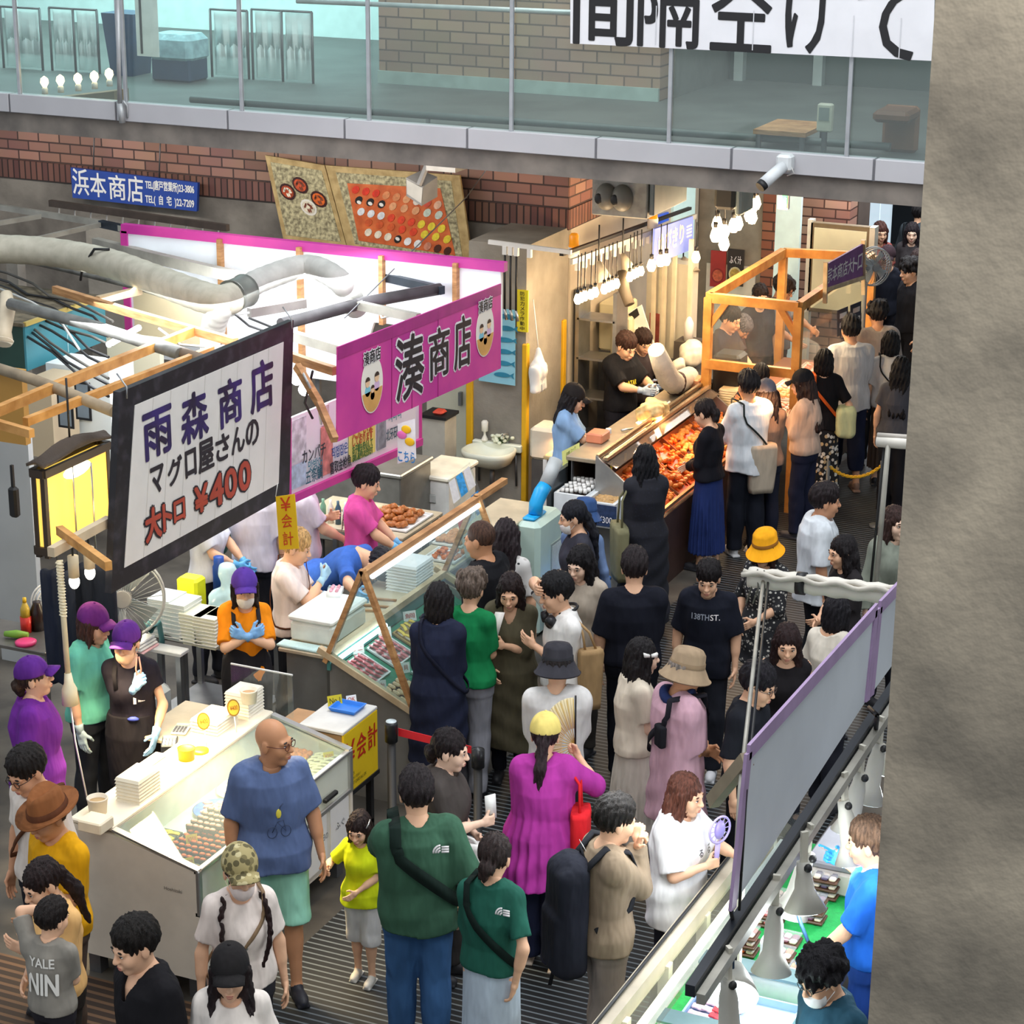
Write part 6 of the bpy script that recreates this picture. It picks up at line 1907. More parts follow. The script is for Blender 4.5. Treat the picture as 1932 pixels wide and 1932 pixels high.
# beige rail with hanging bulb holders, curly cord lamp
t=thing('bulb_rail','beige profile rail with hanging bulb holders under the lantern','rail',WZ(150,1020,2.2))
a,b=WZ(96,1042,2.25),WZ(206,982,2.25)
MB().bar(a,b,.05,.06).build('profile',mat('#c9b698',.5),t)
for k in (.35,.62):
 p=a+(b-a)*k
 MB().tube([p,p+Vector((0,0,-.1))],.007,5).build('cord',BLACK,t)
 MB().lathe(p+Vector((0,0,-.24)),[(.035,0),(.035,.14),(.001,.142)],14).build('bulb_holder',mat('#d9c7a4',.5),t)
 MB().ball(p+Vector((0,0,-.27)),(.035,.035,.05),12,8).build('bulb',mat('#f3efe4',.3,emit=2),t)
t=thing('spiral_cord_lamp','cream spiral-cord hanging switch beside the teal-shirted server','cord',WZ(132,1335,1.3))
P=[];a,b=WZ(112,1058,2.2),WZ(128,1270,1.5)
MB().tube([a,b],.018,10).build('cord_core',mat('#d9cba8',.5),t)
for k in range(90):
 u=k/89*.5;P.append(a+(b-a)*u+Vector((.022*math.cos(k*1.3),.022*math.sin(k*1.3),0)))
MB().tube(P,.006,4).build('spiral_cord',mat('#e8dcbc',.5),t)
c=WZ(131,1300,1.4)
MB().tube([b,b+(c-b)*.6,c,c+Vector((0,0,-.10))],[.022,.03,.048,.052],14).build('switch_body',mat('#eadfbd',.5),t)
MB().tube([c+Vector((0,0,-.1)),c+Vector((.02,0,-.35)),c+Vector((.12,-.05,-.7))],.006,5).build('cord',WHITE,t)
t=thing('handset','black handset hanging on the left wall beside the lantern','handset',WZ(28,960,1.9))
p=WZ(28,965,1.9);MB().box((p.x-.035,p.y-.03,1.86),(p.x+.035,p.y+.03,2.08),.015).build('body',BLACK,t);MB().box((p.x-.01,p.y-.01,2.08),(p.x+.01,p.y+.01,2.24)).build('antenna',BLACK,t)
# work tables of the left stall
def table(name,pc,pl,pr,z,label,topm,thick=.03,shelf=None,ext=0):
 x0,x1,y0,y1=foot(pc,pl,pr,z)
 x0-=ext
 t=thing(name,label,'table',((x0+x1)/2,(y0+y1)/2,0))
 MB().box((x0,y0,z-thick),(x1,y1,z),.005).build('tabletop',topm,t)
 for x in (x0+.03,x1-.03):
  for y in (y0+.03,y1-.03):MB().box((x-.02,y-.02,0),(x+.02,y+.02,z-thick)).build('leg',STEEL,t)
 if shelf:MB().box((x0+.01,y0+.01,shelf),(x1-.01,y1-.01,shelf+.02)).build('lower_shelf',STEEL,t)
 return (x0,x1,y0,y1)
TS=mat('#7d7872',.35,.6,var=.2,vs=4)
table('steel_table',(85,1232),(-10,1192),(156,1196),.85,'brown steel worktable at the left edge with bottles and a fan',TS,ext=.5)
table('serving_table',(340,1234),(262,1212),(352,1222),.85,'white-topped steel table behind the black-shirted server',mat('#e3e6e8',.35),shelf=.30,ext=.1)
x0,x1,y0,y1=table('packing_bench',(455,1228),(300,1192),(520,1175),.85,'grey bench carrying stacks of clear tubs behind the orange server',TS,shelf=.25)
p=WZ(300,1330,.32)
single('linen_bag',MB().box((-8.5,11.95,.32),(-8.16,12.32,.66),.06),mat('#c9d0d2',.5,bump=.9,bs=12),'white plastic-wrapped bundle on the lower shelf of the serving table','bundle')
a=WZ(262,1222,.85)
t=thing('towel_stack','folded white cloths on the white-topped table','cloths',(a.x,a.y,.85))
for i in range(4):MB().box((a.x-.10,a.y-.12,.85+.02*i),(a.x+.11-.01*i,a.y+.10,.868+.02*i),.007).build('cloth',mat('#e8e9ea' if i else '#e6b8bf',.8),t)
# stacks of clear tubs
for i,(px,py,n,h_) in enumerate(((322,1196,1,.30),(350,1202,1,.29),(380,1210,1,.24),(407,1216,1,.24),(432,1212,1,.24))):
 p=WZ(px,py,.85)
 t=thing('tub_stack','tall stack of nested clear lunch tubs in the row on the grey bench','tub stack',p,'stacks of clear tubs on the bench')
 MB().hexa([(p.x-.09,p.y-.10,.85),(p.x+.06,p.y-.10,.85),(p.x+.06,p.y+.10,.85),(p.x-.09,p.y+.10,.85),(p.x-.11,p.y-.12,.85+h_),(p.x+.075,p.y-.12,.85+h_),(p.x+.075,p.y+.12,.85+h_),(p.x-.11,p.y+.12,.85+h_)]).build('tubs',mat('#e2ecec' if i<2 else '#e9ecd9',.2,var=.05),t)
 for k in range(8):MB().box((p.x-.112,p.y-.122,.88+(h_-.03)*k/8),(p.x+.078,p.y+.122,.884+(h_-.03)*k/8)).build('rim',mat('#f3f8f8',.2),t)
p=WZ(365,1125,.95)
t=thing('plastic_bag','translucent bluish plastic bag behind the tub stacks','bag',(-8.15,13.05,.85));g=Vol((-8.4,12.8,.8),(-7.9,13.3,1.3),.02);g.ell((-8.15,13.05,1.0),(.14,.12,.14),0);g.cone((-8.15,13.05,1.1),(-8.15,13.05,1.24),.05,.07,.04)
x_,y_,z_=g.full();g.D=g.D+(.015*noise3(x_,y_,z_,2)).astype(np.float32)
v,f=g.mesh();link('bag_body',mesh_arrays('bag',v,f),mat('#b9dbe8',.25,var=.15),t)
p=WZ(352,1082,1.0);single('yellow_bag',MB().box((-8.6,13.05,.85),(-8.42,13.2,1.12),.02),mat('#eef01e',.5),'bright yellow bag behind the translucent plastic bag','bag')
p=WZ(415,1120,.85);single('thermos',MB().lathe(p,[(.05,0),(.05,.22),(.04,.24),(.04,.30),(.001,.30)],16),mat('#1f4ea8',.4),'blue thermos flask beside the tub stacks','flask')
p=WZ(400,1040,.9);t=thing('basket','green and teal basket behind the name board','basket',p)
MB().lathe(p,[(.12,0),(.18,.18),(.19,.18),(.17,.17),(.11,.02),(.001,.02)],18).build('basket_body',mat('#2f8f86',.5),t)
for k in range(12):a_=k*2.4;MB().ball(p+Vector((.012*k*math.cos(a_)*.8,.012*k*math.sin(a_)*.8,.16)),(.04,.03,.025),8,6).build('leaf',mat('#2fa84a',.6),t)
# bottles etc on the brown table
p=WZ(50,1192,.85);t=thing('sauce_bottle','red and yellow sauce bottle on the left worktable','bottle',p)
MB().lathe(p,[(.04,0),(.042,.12),(.001,.121)],14).build('red_label',mat('#d4302a',.4),t);MB().lathe(p,[(.038,.121),(.034,.18),(.014,.23),(.001,.231)],14).build('bottle_body',mat('#c9a83a',.3),t);MB().lathe(p,[(.016,.231),(.014,.265),(.001,.266)],10).build('cap',mat('#f2c021',.4),t)
p=WZ(72,1188,.85);single('sauce_jug',MB().lathe(p,[(.05,0),(.052,.15),(.03,.2),(.03,.22),(.001,.221)],14),mat('#2a1a18',.3),'dark sauce jug beside the red bottle','jug')
p=WZ(72,1205,.85)+Vector((-.02,-.12,0));single('pink_lid',MB().lathe(p,[(.075,0),(.078,.02),(.06,.028),(.001,.028)],20),mat('#e83a7a',.4),'pink plastic lid lying on the left worktable','lid')
p=WZ(32,1205,.85);single('cucumber',MB().tube([p+Vector((-.09,-.02,.03)),p+Vector((0,0,.035)),p+Vector((.08,.03,.03))],[.02,.032,.022],10),mat('#7fae3a',.5),'green cucumber on the left worktable','vegetable')
p=WZ(128,1208,.85);t=thing('jar','clear jar with a pink lid behind the spiral cord','jar',p);MB().lathe(p,[(.045,0),(.045,.16),(.001,.161)],16).build('glass_body',mat('#c8cf9a',.2),t);MB().lathe(p,[(.05,.161),(.05,.195),(.001,.196)],16).build('lid',mat('#ef4f8a',.4),t)
def disc_fan(c,r,n,lab,body=WHITE,cage=None,stand=True,depth=.06,base_z=0.0):
 n=Vector(n).normalized();u=n.orthogonal().normalized();v=n.cross(u)
 t=thing('fan',lab,'fan',(c.x,c.y,base_z))
 C_=cage or mat('#c9c9c6',.4)
 for s_,rr in ((0,r),(.5,r*1.0),(1,r*.96)):
  MB().tube([c+n*depth*(s_-.5)+(u*math.cos(a)+v*math.sin(a))*rr for a in [2*PI*k/32 for k in range(32)]],.007,5,closed=True).build('cage_ring',C_,t)
 m=MB()
 for k in range(36):
  a=2*PI*k/36;d=u*math.cos(a)+v*math.sin(a);d2=u*math.cos(a+.25)+v*math.sin(a+.25)
  m.tube([c+n*depth*.6+d*r*.2,c+n*depth*.62+d2*r*.6,c+n*depth*.4+d2*r*.98],.0028,4)
 m.build('cage_wires',C_,t)
 for k in range(4):
  a=2*PI*k/4;d=u*math.cos(a)+v*math.sin(a);e=u*math.cos(a+1.1)+v*math.sin(a+1.1)
  MB().slab([c+d*r*.12,c+d*r*.85-n*.01,c+(d+e)*r*.52+n*.015,c+e*r*.15+n*.01],.004).build('blade',mat('#a9b4b8',.3),t)
 MB().tube([c+n*depth*.55,c+n*depth*.68],[r*.24,r*.20],20).build('hub_plate',body,t)
 MB().tube([c-n*depth*.5,c-n*(depth*.5+.12)],[.07,.05],16).build('motor',body,t)
 if stand:
  MB().tube([c-n*.1,c-n*.12+Vector((0,0,-.1)),Vector((c.x,c.y,base_z+.04))-Vector((n.x,n.y,0))*.12],.022,8).build('stand_pole',body,t)
  MB().lathe(Vector((c.x,c.y,base_z))-Vector((n.x,n.y,0))*.12,[(.17 if base_z<.1 else.11,0),(.17 if base_z<.1 else.11,.025),(.03,.05),(.001,.05)],20).build('base',body,t)
 return t
disc_fan(WZ(230,1128,1.28),.30,(.55,-.80,.1),'large round standing fan with a clear cage below the name board',mat('#d9d9d6',.4),mat('#bfc3c4',.4),True,.08)
p=WZ(96,1135,1.02);disc_fan(p,.135,(.8,-.5,.05),'small white desk fan on the left worktable',WHITE,WHITE,True,.09,.85)
single('hose',MB().tube([WZ(275,1170,.9),WZ(285,1190,1.0),WZ(300,1175,1.02),WZ(306,1210,.85),WZ(300,1260,.5),WZ(290,1290,.02)],.02,8),mat('#3f7a80',.5),'teal hose hanging by the standing fan','hose')
for i,(px,py) in enumerate(((112,1120),(150,1105),(185,1110))):
 p=WZ(px,py,1.5)
 g=Vol((p.x-.2,p.y-.12,.7),(p.x+.2,p.y+.12,1.75),.025);g.rbox((p.x,p.y,1.25),(.13,.035,.42),.03,0)
 x_,y_,z_=g.full();g.D=g.D+(.012*np.sin(x_*60+z_*3)).astype(np.float32)
 v,f=g.mesh();t=thing('hanging_apron','dark apron hanging in the row under the lantern','apron',(p.x,p.y,.8),'dark aprons under the lantern')
 link('apron_cloth',mesh_arrays('apron',v,f),cloth('#22283a'),t)
 MB().tube([(p.x,p.y,1.66),(p.x,p.y,2.4)],.006,4).build('hanger',STEEL,t)
# by the concrete pillar
YP=18.66
q=[WY(*p,YP-.05) for p in ((903,718),(972,728),(972,585),(926,580))]
t=thing('fish_poster','light blue poster of fish silhouettes hung on the concrete pillar','poster',((q[0].x+q[1].x)/2,YP-.05,q[0].z))
MB().slab(q,.004).build('sheet',mat('#8fcbe0',.5,var=.08,vs=3),t)
for i in range(6):
 c=q[3]*.5+q[2]*.5;c=c+(q[0]*.5+q[1]*.5-c)*((i+.6)/6.4)+Vector((.05,-.005,0))
 MB().prism([c+Vector((.085*math.cos(a)*(1-.15*math.sin(a)),0,.024*math.sin(a))) for a in [2*PI*k/18 for k in range(18)]],(0,-.002,0)).build('fish',mat('#2a7fa0',.5,var=.2),t)
 MB().prism([c+Vector((.075,0,0)),c+Vector((.125,0,-.03)),c+Vector((.115,0,0)),c+Vector((.125,0,.03))],(0,-.002,0)).build('fish',mat('#2a7fa0',.5),t)
# wash basin
c=WY(927,845,YP-.18)
t=thing('wash_basin','white ceramic wash basin fixed to the concrete pillar','basin',(c.x,YP-.2,c.z-.2))
m=MB()
def bas(sc,z):return [(c.x+.25*sc*math.copysign(abs(math.cos(a))**.7,math.cos(a)),YP-.01-(.20+.19*math.sin(a)*sc if math.sin(a)<0 else.20-.19*math.sin(a)),z) for a in [2*PI*k/32 for k in range(32)]]
def bas(sc,z,oy=0):return [(c.x+.26*sc*math.copysign(abs(math.cos(a))**.75,math.cos(a)),YP-.24+.22*sc*math.copysign(abs(math.sin(a))**.75,math.sin(a))+oy,z) for a in [2*PI*k/36 for k in range(36)]]
m.rings([bas(.35,c.z-.20,.08),bas(.75,c.z-.14,.03),bas(.97,c.z-.05),bas(1.0,c.z),bas(.92,c.z+.005),bas(.80,c.z-.03),bas(.55,c.z-.10),bas(.1,c.z-.115)],sm=True)
m.build('bowl',mat('#dfe3d4',.25,var=.03),t)
MB().box((c.x-.26,YP-.07,c.z-.06),(c.x+.26,YP-.005,c.z+.02),.012).build('back_ledge',mat('#dfe3d4',.25,var=.03),t)
MB().tube([(c.x,YP-.16,c.z-.19),(c.x,YP-.16,c.z-.42),(c.x,YP-.05,c.z-.45)],.025,8).build('waste_pipe',STEEL_D,t)
MB().tube([(c.x+.1,YP-.03,c.z+.02),(c.x+.1,YP-.03,c.z+.12),(c.x+.1,YP-.14,c.z+.13)],.012,7).build('tap',SILVER,t)
for dx in (-.2,.2):MB().tube([(c.x+dx,YP-.05,c.z-.08),(c.x+dx,YP-.03,c.z-.4)],.012,6).build('bracket',STEEL_D,t)
p=Vector((c.x-.13,YP-.05,c.z+.02));t=thing('soap_bottle','white soap bottle standing on the wash basin','bottle',p)
MB().lathe(p,[(.03,0),(.032,.02),(.012,.06),(.012,.09),(.032,.10),(.034,.19),(.02,.205),(.001,.206)],16).build('bottle_body',mat('#f2efe4',.3),t)
t=thing('flowers','small bunch of white flowers lying on the wash basin ledge','flowers',(c.x,YP-.06,c.z+.02))
m=MB();m2=MB()
for k in range(16):
 p=Vector((c.x-.04+.2*R5.random(),YP-.10+.08*R5.random(),c.z+.03+.07*R5.random()))
 m.ball(p,(.022,.022,.016),8,6);m2.tube([p,(c.x+.05,YP-.06,c.z+.02)],.004,4)
m.build('blossoms',mat('#e2e6d0',.6,var=.1),t);m2.build('stems',mat('#54703c',.6),t)
# carrier bag hanging
p=WX(1015,740,-8.12)
t=thing('carrier_bag','white plastic carrier bag hanging on a cord by the concrete pillar','bag',(p.x,p.y,p.z))
g=Vol((p.x-.2,p.y-.2,p.z-.1),(p.x+.2,p.y+.2,p.z+.52),.012)
g.rbox((p.x,p.y,p.z+.14),(.05,.12,.14),.04);g.cone((p.x,p.y,p.z+.22),(p.x,p.y,p.z+.42),.085,.018,.05)
x_,y_,z_=g.full();g.D=g.D+(.006*np.sin(y_*90+z_*20)).astype(np.float32)
v,f=g.mesh();link('bag_body',mesh_arrays('bag',v,f),mat('#e6e7e6',.4,var=.05),t)
MB().tube([(p.x,p.y,p.z+.42),WX(1006,565,-8.2)],.006,5).build('cord',WHITE,t)
lettering('お買物',(p.x+.052,p.y,p.z+.16),UY,UZ,.12,.05,mat('#9aa4b0',.5),t,.002)
MB().box((p.x+.05,p.y-.03,p.z+.04),(p.x+.054,p.y+.03,p.z+.09)).build('printed_mark',mat('#a9b2bd',.5),t)
# hook rails
a,b=WY(922,456,18.4),WY(1078,476,18.4)
single('hook_rail',MB().bar(a,b,.03,.04),WHITE,'white rail on the pillar head carrying grey hooks','rail')
for k in (.20,.27,.34,.5):
 p=a+(b-a)*k
 t=thing('hook','white hook with a dark rod hanging from the rail on the pillar','hook',p-Vector((0,0,.4)),'hooks on the pillar rail')
 MB().box((p.x-.02,p.y-.02,p.z-.10),(p.x+.02,p.y+.02,p.z-.02)).build('clip',WHITE,t)
 if k<.45:MB().tube([p+Vector((0,0,-.1)),p+Vector((0,0,-.62))],.011,6).build('rod',BLACK,t);MB().tube([p+Vector((0,0,-.62)),p+Vector((.02,0,-.72))],.014,6).build('tip',STEEL,t)
for (px,py,lab) in ((1083,462,'orange warning beacon on the corner of the fried food stall'),(1232,408,'orange warning lamp beside the blue sign above the bulbs')):
 p=WZ(px,py,2.62);t=thing('beacon',lab,'beacon',p)
 MB().lathe(p,[(.05,-.10),(.05,0),(.045,0),(.045,.09),(.03,.11),(.001,.112)],14).build('lens',mat('#e08a1c',.3,emit=.4),t);MB().lathe(p,[(.055,-.12),(.055,-.02),(.001,-.019)],14).build('base',WHITE,t)
# door and white furniture left of the pillar
a,b=WY(806,900,19.55),WY(880,690,19.55)
t=struct('door_20',MB().box((a.x,19.55,0),(b.x,19.62,1.65)),mat('#dcdcc6',.5,var=.04))
struct('window_20',MB().box((a.x+.06,19.54,.95),(b.x-.08,19.56,1.45)),mat('#5c6a66',.2),t)
MB().box((b.x-.07,19.5,.72),(b.x-.04,19.55,.86)).build('handle',STEEL,t)
x0,x1,y0,y1=foot((845,905),(787,890),(873,868),.78)
t=thing('storage_chest','tall white two-tier storage chest beside the wash basin','chest',((x0+x1)/2,(y0+y1)/2,0))
MB().box((x0,y0,.05),(x1,y1,.40),.02).build('lower_box',mat('#dfe1dc',.5),t)
MB().box((x0,y0,.41),(x1,y1,.75),.02).build('upper_box',mat('#e3e4df',.5),t)
MB().box((x0-.02,y0-.02,.75),(x1+.02,y1+.02,.80),.015).build('lid',mat('#ece6d2',.5),t)
for z in (.25,.58):MB().box(((x0+x1)/2-.06,y0-.012,z-.04),((x0+x1)/2+.06,y0,z+.04),.01).build('handle',mat('#b9bcb8',.5),t)
x0,x1,y0,y1=foot((755,900),(600,868),(790,862),.95)
t=thing('steel_sink_unit','grey stainless sink unit standing behind the pink-shirted worker','sink unit',((x0+x1)/2,(y0+y1)/2,0))
MB().box((x0,y0,.25),(x1,y1,.93),.01).build('body',mat('#8a8880',.4,.5,var=.15),t)
MB().box((x0-.02,y0-.02,.93),(x1+.02,y1+.02,.97),.01).build('top',mat('#a9a79e',.35,.6),t)
for x in (x0+.04,x1-.04):
 for y in (y0+.04,y1-.04):MB().box((x-.025,y-.025,0),(x+.025,y+.025,.25)).build('leg',STEEL_D,t)
p=WZ(800,800,1.0);
t=thing('tray_rack','dark wire rack with a red cloth beside the white door','rack',(p.x,p.y+.3,0))
MB().box((p.x-.12,p.y+.2,.02),(p.x+.12,p.y+.45,1.0)).build('body',mat('#b8b4a8',.5),t);MB().box((p.x-.14,p.y+.18,1.0),(p.x+.14,p.y+.47,1.03)).build('top',BLACK,t);MB().box((p.x-.03,p.y+.22,1.03),(p.x+.08,p.y+.35,1.07),.02).build('cloth',mat('#c8452f',.7),t)
# pale green cooler with blue cap and pipe
x0,x1,y0,y1=foot((1017,990),(994,968),(1062,956),1.0)
t=thing('drink_cooler','pale green upright cooler unit with a bright blue hose on top','cooler',((x0+x1)/2,(y0+y1)/2,0))
MB().box((x0,y0,0),(x1,y1,1.0),.04).build('cabinet',mat('#c3dbcf',.4,var=.04),t)
MB().box((x1-.002,y0+.25,.2),(x1+.006,y0+.5,.75)).build('grille',mat('#9aa6a0',.5),t)
for k in range(9):MB().box((x1+.006,y0+.27+.024*k,.22),(x1+.012,y0+.28+.024*k,.73)).build('grille_bar',mat('#d3dcd6',.4),t)
BLU=mat('#1ea7e8',.35,var=.05)
MB().box((x0+.04,y0+.04,1.0),(x1-.06,y0+.3,1.03),.012).build('hose_collar',BLU,t)
pc=Vector(((x0+x1)/2,y0+.17,1.03));
MB().tube([pc,pc+Vector((.0,.01,.08)),pc+Vector((.02,.06,.17)),pc+Vector((.04,.11,.22))],[.06,.06,.062,.058],16).build('blue_hose',BLU,t)
MB().tube([pc+Vector((.04,.11,.22)),pc+Vector((.07,.26,.40))],[.058,.06],16).build('grey_hose',mat('#b3b8b8',.5),t)
# fried prawn stall
XB=-6.81;ZBK=1.2
fa,fb=WZ(1263,943,.78),WZ(1390,838,.78)
XF=(fa.x+fb.x)/2
YA,YB=17.05,19.75
t=thing('fried_food_case','long dark slanted case of orange-lit fried prawns at the far stall','display case',((XB+XF)/2,(YA+YB)/2,0))
MB().hexa([(XB,YA,.95),(XF,YA,.62),(XF,YB,.62),(XB,YB,.95),(XB,YA,.98),(XF,YA,.65),(XF,YB,.65),(XB,YB,.98)]).build('sloping_bed',mat('#a8552a',.5,var=.2),t)
MB().box((XB-.02,YA,0),(XB+.02,YB,1.14)).build('back_panel',mat('#3a2c26',.5),t)
MB().box((XF-.02,YA,0),(XF+.02,YB,.66)).build('front_panel',mat('#3b2620',.5,var=.2),t)
for y in (YA-.02,YB-.0):
 MB().prism([(XB-.04,y,0),(XF+.02,y,0),(XF+.02,y,.76),(XB-.04,y,1.2)],(0,.022,0)).build('end_panel',mat('#9c9d9c',.35,.5),t)
for x,z in ((XB-.03,1.19),(XB+.05,1.175)):MB().bar((x,YA,z),(x,YB,z),.03,.03).build('chrome_rail',mat('#cdb596',.25,.8),t)
MB().bar((XF,YA,.72),(XF,YB,.72),.03,.03).build('front_rail',mat('#b98c62',.3,.6),t)
MB().hexa([(XB,YA,1.165),(XB+.15,YA,1.10),(XB+.15,YB,1.10),(XB,YB,1.165),(XB,YA,1.17),(XB+.15,YA,1.105),(XB+.15,YB,1.105),(XB,YB,1.17)]).build('hood_glass',glass('#c8b8a8',.8),t)
for k in range(8):
 y=YA+.15+.34*k
 MB().box((XB+.03,y,1.02),(XB+.036,y+.04,1.09)).build('price_tag',mat('#f0e24a',.5,var=0),t)
for k in (1,2,3):MB().bar((XB+.05,YA+.68*k,.99),(XF-.03,YA+.68*k,.69),.012,.05).build('divider',mat('#8a4a28',.5),t)
TB=math.atan(.33/(XF-XB))
for i in range(8):
 for j in range(3):
  y=YA+.17+.335*i;x=XB+.11+(XF-XB-.16)*(j+.4)/3
  zt=.98-.33*(x-XB)/(XF-XB)
  if j!=1 or i%2:
   o=tray((x-.085,y-.145,0),(x+.085,y+.145,0),'orange tray of fried food in the glowing far case','#d8612a','orange trays in the glowing far case')
   o.location=(x,y,zt+.012);o.rotation_euler=(0,TB,0)
  for a in range(2):
   for b in range(4):
    kind=('prawn:#dc7a2c','lump:#d8742c','lump:#e09a50')[(i+j)%3]
    o=food(kind,(0,0,0),0,'golden fried prawn piled in the glowing far case','golden fried prawns in the far case',1.05,'fried_prawn')
    fx,fy=x-.04+.08*a+R5.uniform(-.012,.012),y-.11+.073*b+R5.uniform(-.015,.015)
    o.location=(fx,fy,.98-.33*(fx-XB)/(XF-XB)+.026+.018*R5.random());o.rotation_euler=(R5.uniform(-.3,.3),TB,R5.uniform(0,6))
area('fried_case_light',(XB+.16,18.4,1.25),(.12,2.5),34,(1,.50,.20),(XF-.15,18.4,.6))
t=thing('steel_counter','long steel serving counter behind the fried prawn case','worktop',(-7.1,18.5,0))
MB().box((-7.16,YA+.05,1.10),(XB-.05,YB+.1,1.14),.006).build('top',mat('#b3a48c',.3,.4,var=.1),t)
MB().box((-7.15,YA+.08,.1),(-7.12,YB,1.10)).build('front_panel',mat('#4a3b30',.5),t)
for y in (YA+.1,YB):MB().box((-7.15,y-.02,0),(-7.11,y+.02,1.1)).build('leg',STEEL_D,t)
for (px,py,c,w,lab) in ((1128,832,'#e08a68',.16,'orange plastic box at the near end of the steel counter'),(1310,728,'#d99a72',.16,'orange plastic box at the far end of the steel counter')):
 p=WZ(px,py,1.14);single('plastic_box',MB().box((p.x-w/2,p.y-.1,1.14),(p.x+w/2,p.y+.1,1.23),.012),mat(c,.3,var=.08),lab,'box')
p=WZ(1232,790,1.14)
t=thing('food_bag','crumpled yellow paper bag of food on the steel counter','bag',p)
g=Vol((p.x-.2,p.y-.25,1.12),(p.x+.2,p.y+.25,1.42),.012);g.rbox((p.x,p.y,1.22),(.11,.15,.08),.05)
x_,y_,z_=g.full();g.D=g.D+(.02*noise3(x_,y_,z_,2.4)).astype(np.float32)
v,f=g.mesh();link('bag_body',mesh_arrays('bag',v,f),mat('#e8c98a',.5,var=.2,vs=20),t)
single('steel_tray',MB().box((-7.12,18.75,1.14),(-6.92,19.1,1.17),.01),SILVER,'shiny steel tray on the serving counter before the dark-shirted workers','tray')
single('tongs',MB().tube([WZ(1172,812,1.16),WZ(1198,808,1.16)],.012,6),SILVER,'steel tongs lying on the serving counter','tongs')
# bottle crate and shell crate
def crate(pc,pl,pr,z,h,label,c='#dfe3e6'):
 x0,x1,y0,y1=foot(pc,pl,pr,z)
 t=thing('foam_crate',label,'crate',((x0+x1)/2,(y0+y1)/2,z-h))
 w=.03
 m=mat(c,.6)
 MB().box((x0,y0,z-h),(x1,y1,z-h+.04)).build('base',m,t)
 for lo,hi in (((x0,y0),(x1,y0+w)),((x0,y1-w),(x1,y1)),((x0,y0+w),(x0+w,y1-w)),((x1-w,y0+w),(x1,y1-w))):MB().box((*lo,z-h+.04),(*hi,z)).build('side',m,t)
 return x0+w,x1-w,y0+w,y1-w
B0=crate((1108,938),(1055,922),(1146,908),.88,.22,'white foam crate full of dark bottles at the near end of the far stall')
B1=crate((1160,953),(1109,937),(1198,922),.88,.22,'white foam crate of shellfish next to the bottle crate')
t=thing('crate_table','grey table under the two foam crates','table',((B0[0]+B1[1])/2,(B0[2]+B0[3])/2,0))
MB().box((B0[0]-.04,B0[2]-.05,.63),(B1[1]+.04,B0[3]+.05,.66)).build('tabletop',STEEL_D,t)
for x in (B0[0],B1[1]):
 for y in (B0[2],B0[3]):MB().box((x-.02,y-.02,0),(x+.02,y+.02,.63)).build('leg',STEEL,t)
proto=None
for i in range(6):
 for j in range(5):
  x=B0[0]+(B0[1]-B0[0])*(i+.5)/6;y=B0[2]+(B0[3]-B0[2])*(j+.5)/5
  if proto is None:
   t=thing('bottle','small dark bottle with a white cap packed in the foam crate','bottle',(x,y,.70),'dark bottles in the foam crate')
   MB().lathe((x,y,.70),[(.026,0),(.026,.12),(.012,.155),(.012,.165),(.001,.166)],10).build('bottle_body',mat('#2a1f1a',.3),t)
   MB().lathe((x,y,.865),[(.018,0),(.018,.04),(.001,.041)],10).build('cap',WHITE,t)
   proto=t
  else:dup(proto,(x,y,.70+R5.uniform(0,.03)))
grid_food('shell:#c9a06a',B1[0],B1[1],B1[2],B1[3],.80,6,7,'tan shellfish heaped in the white foam crate','tan shellfish in the foam crate',1.2,0,.6,'shellfish',2)
m=MB().box((B1[0]-.1,B1[2]-.034,.70),(B1[1],B1[2]-.031,.86));MB()
t=thing('price_placard','dark blue price sheet on the front of the shellfish crate','notice',(B1[1]-.08,B1[2]-.04,.70));MB().box((B1[1]-.16,B1[2]-.045,.68),(B1[1]+.05,B1[2]-.036,.87)).build('sheet',mat('#2a3a5c',.5,var=.3,vs=25),t)
lettering('¥300',(B1[1]-.05,B1[2]-.046,.74),UX,UZ,.13,.06,WHI,t,.002)
q=[WY(*p,17.35) for p in ((1062,893),(1094,868),(1093,835),(1060,852))]
t=thing('price_placard','pale yellow handwritten price placard above the bottle crate','notice',(q[0].x,17.35,q[0].z))
MB().slab(q,.006).build('sheet',mat('#dfe08a',.5,var=.03),t)
c=sum(q,Vector())/4
for i,(s_,w) in enumerate((('甜蝦 コーラ',.12),('ビール',.10),('¥150 ~¥350',.14))):lettering(s_,c+Vector((0,0,.055-.055*i)),q[1]-q[0],UZ,w,.035,mat('#4a4a1a',.5),t,.003)
MB().box((c.x-.01,17.35,.66),(c.x+.01,17.37,q[0].z+.05)).build('post',STEEL_D,t)
single('acrylic_divider',MB().box((B0[0]-.09,B0[2]-.05,.66),(B0[0]-.05,B0[3]+.1,1.02)),mat('#3c4246',.3),'dark upright board at the left of the bottle crate','board')
p=WZ(1062,860,.75);t=thing('wooden_stool','white-legged stool with a pale top beside the bottle crate','stool',(p.x,p.y,0))
MB().box((p.x-.16,p.y-.1,.72),(p.x+.16,p.y+.2,.76),.01).build('seat',mat('#c9b184',.6),t)
for x in (p.x-.14,p.x+.14):
 for y in (p.y-.08,p.y+.18):MB().box((x-.02,y-.02,0),(x+.02,y+.02,.72)).build('leg',WHITE,t)
p=WZ(1050,790,1.0);t=thing('basket','cream plastic basket behind the blue-shirted helper','basket',(-8.0,18.9,0));p=Vector((-7.98,18.6,0))
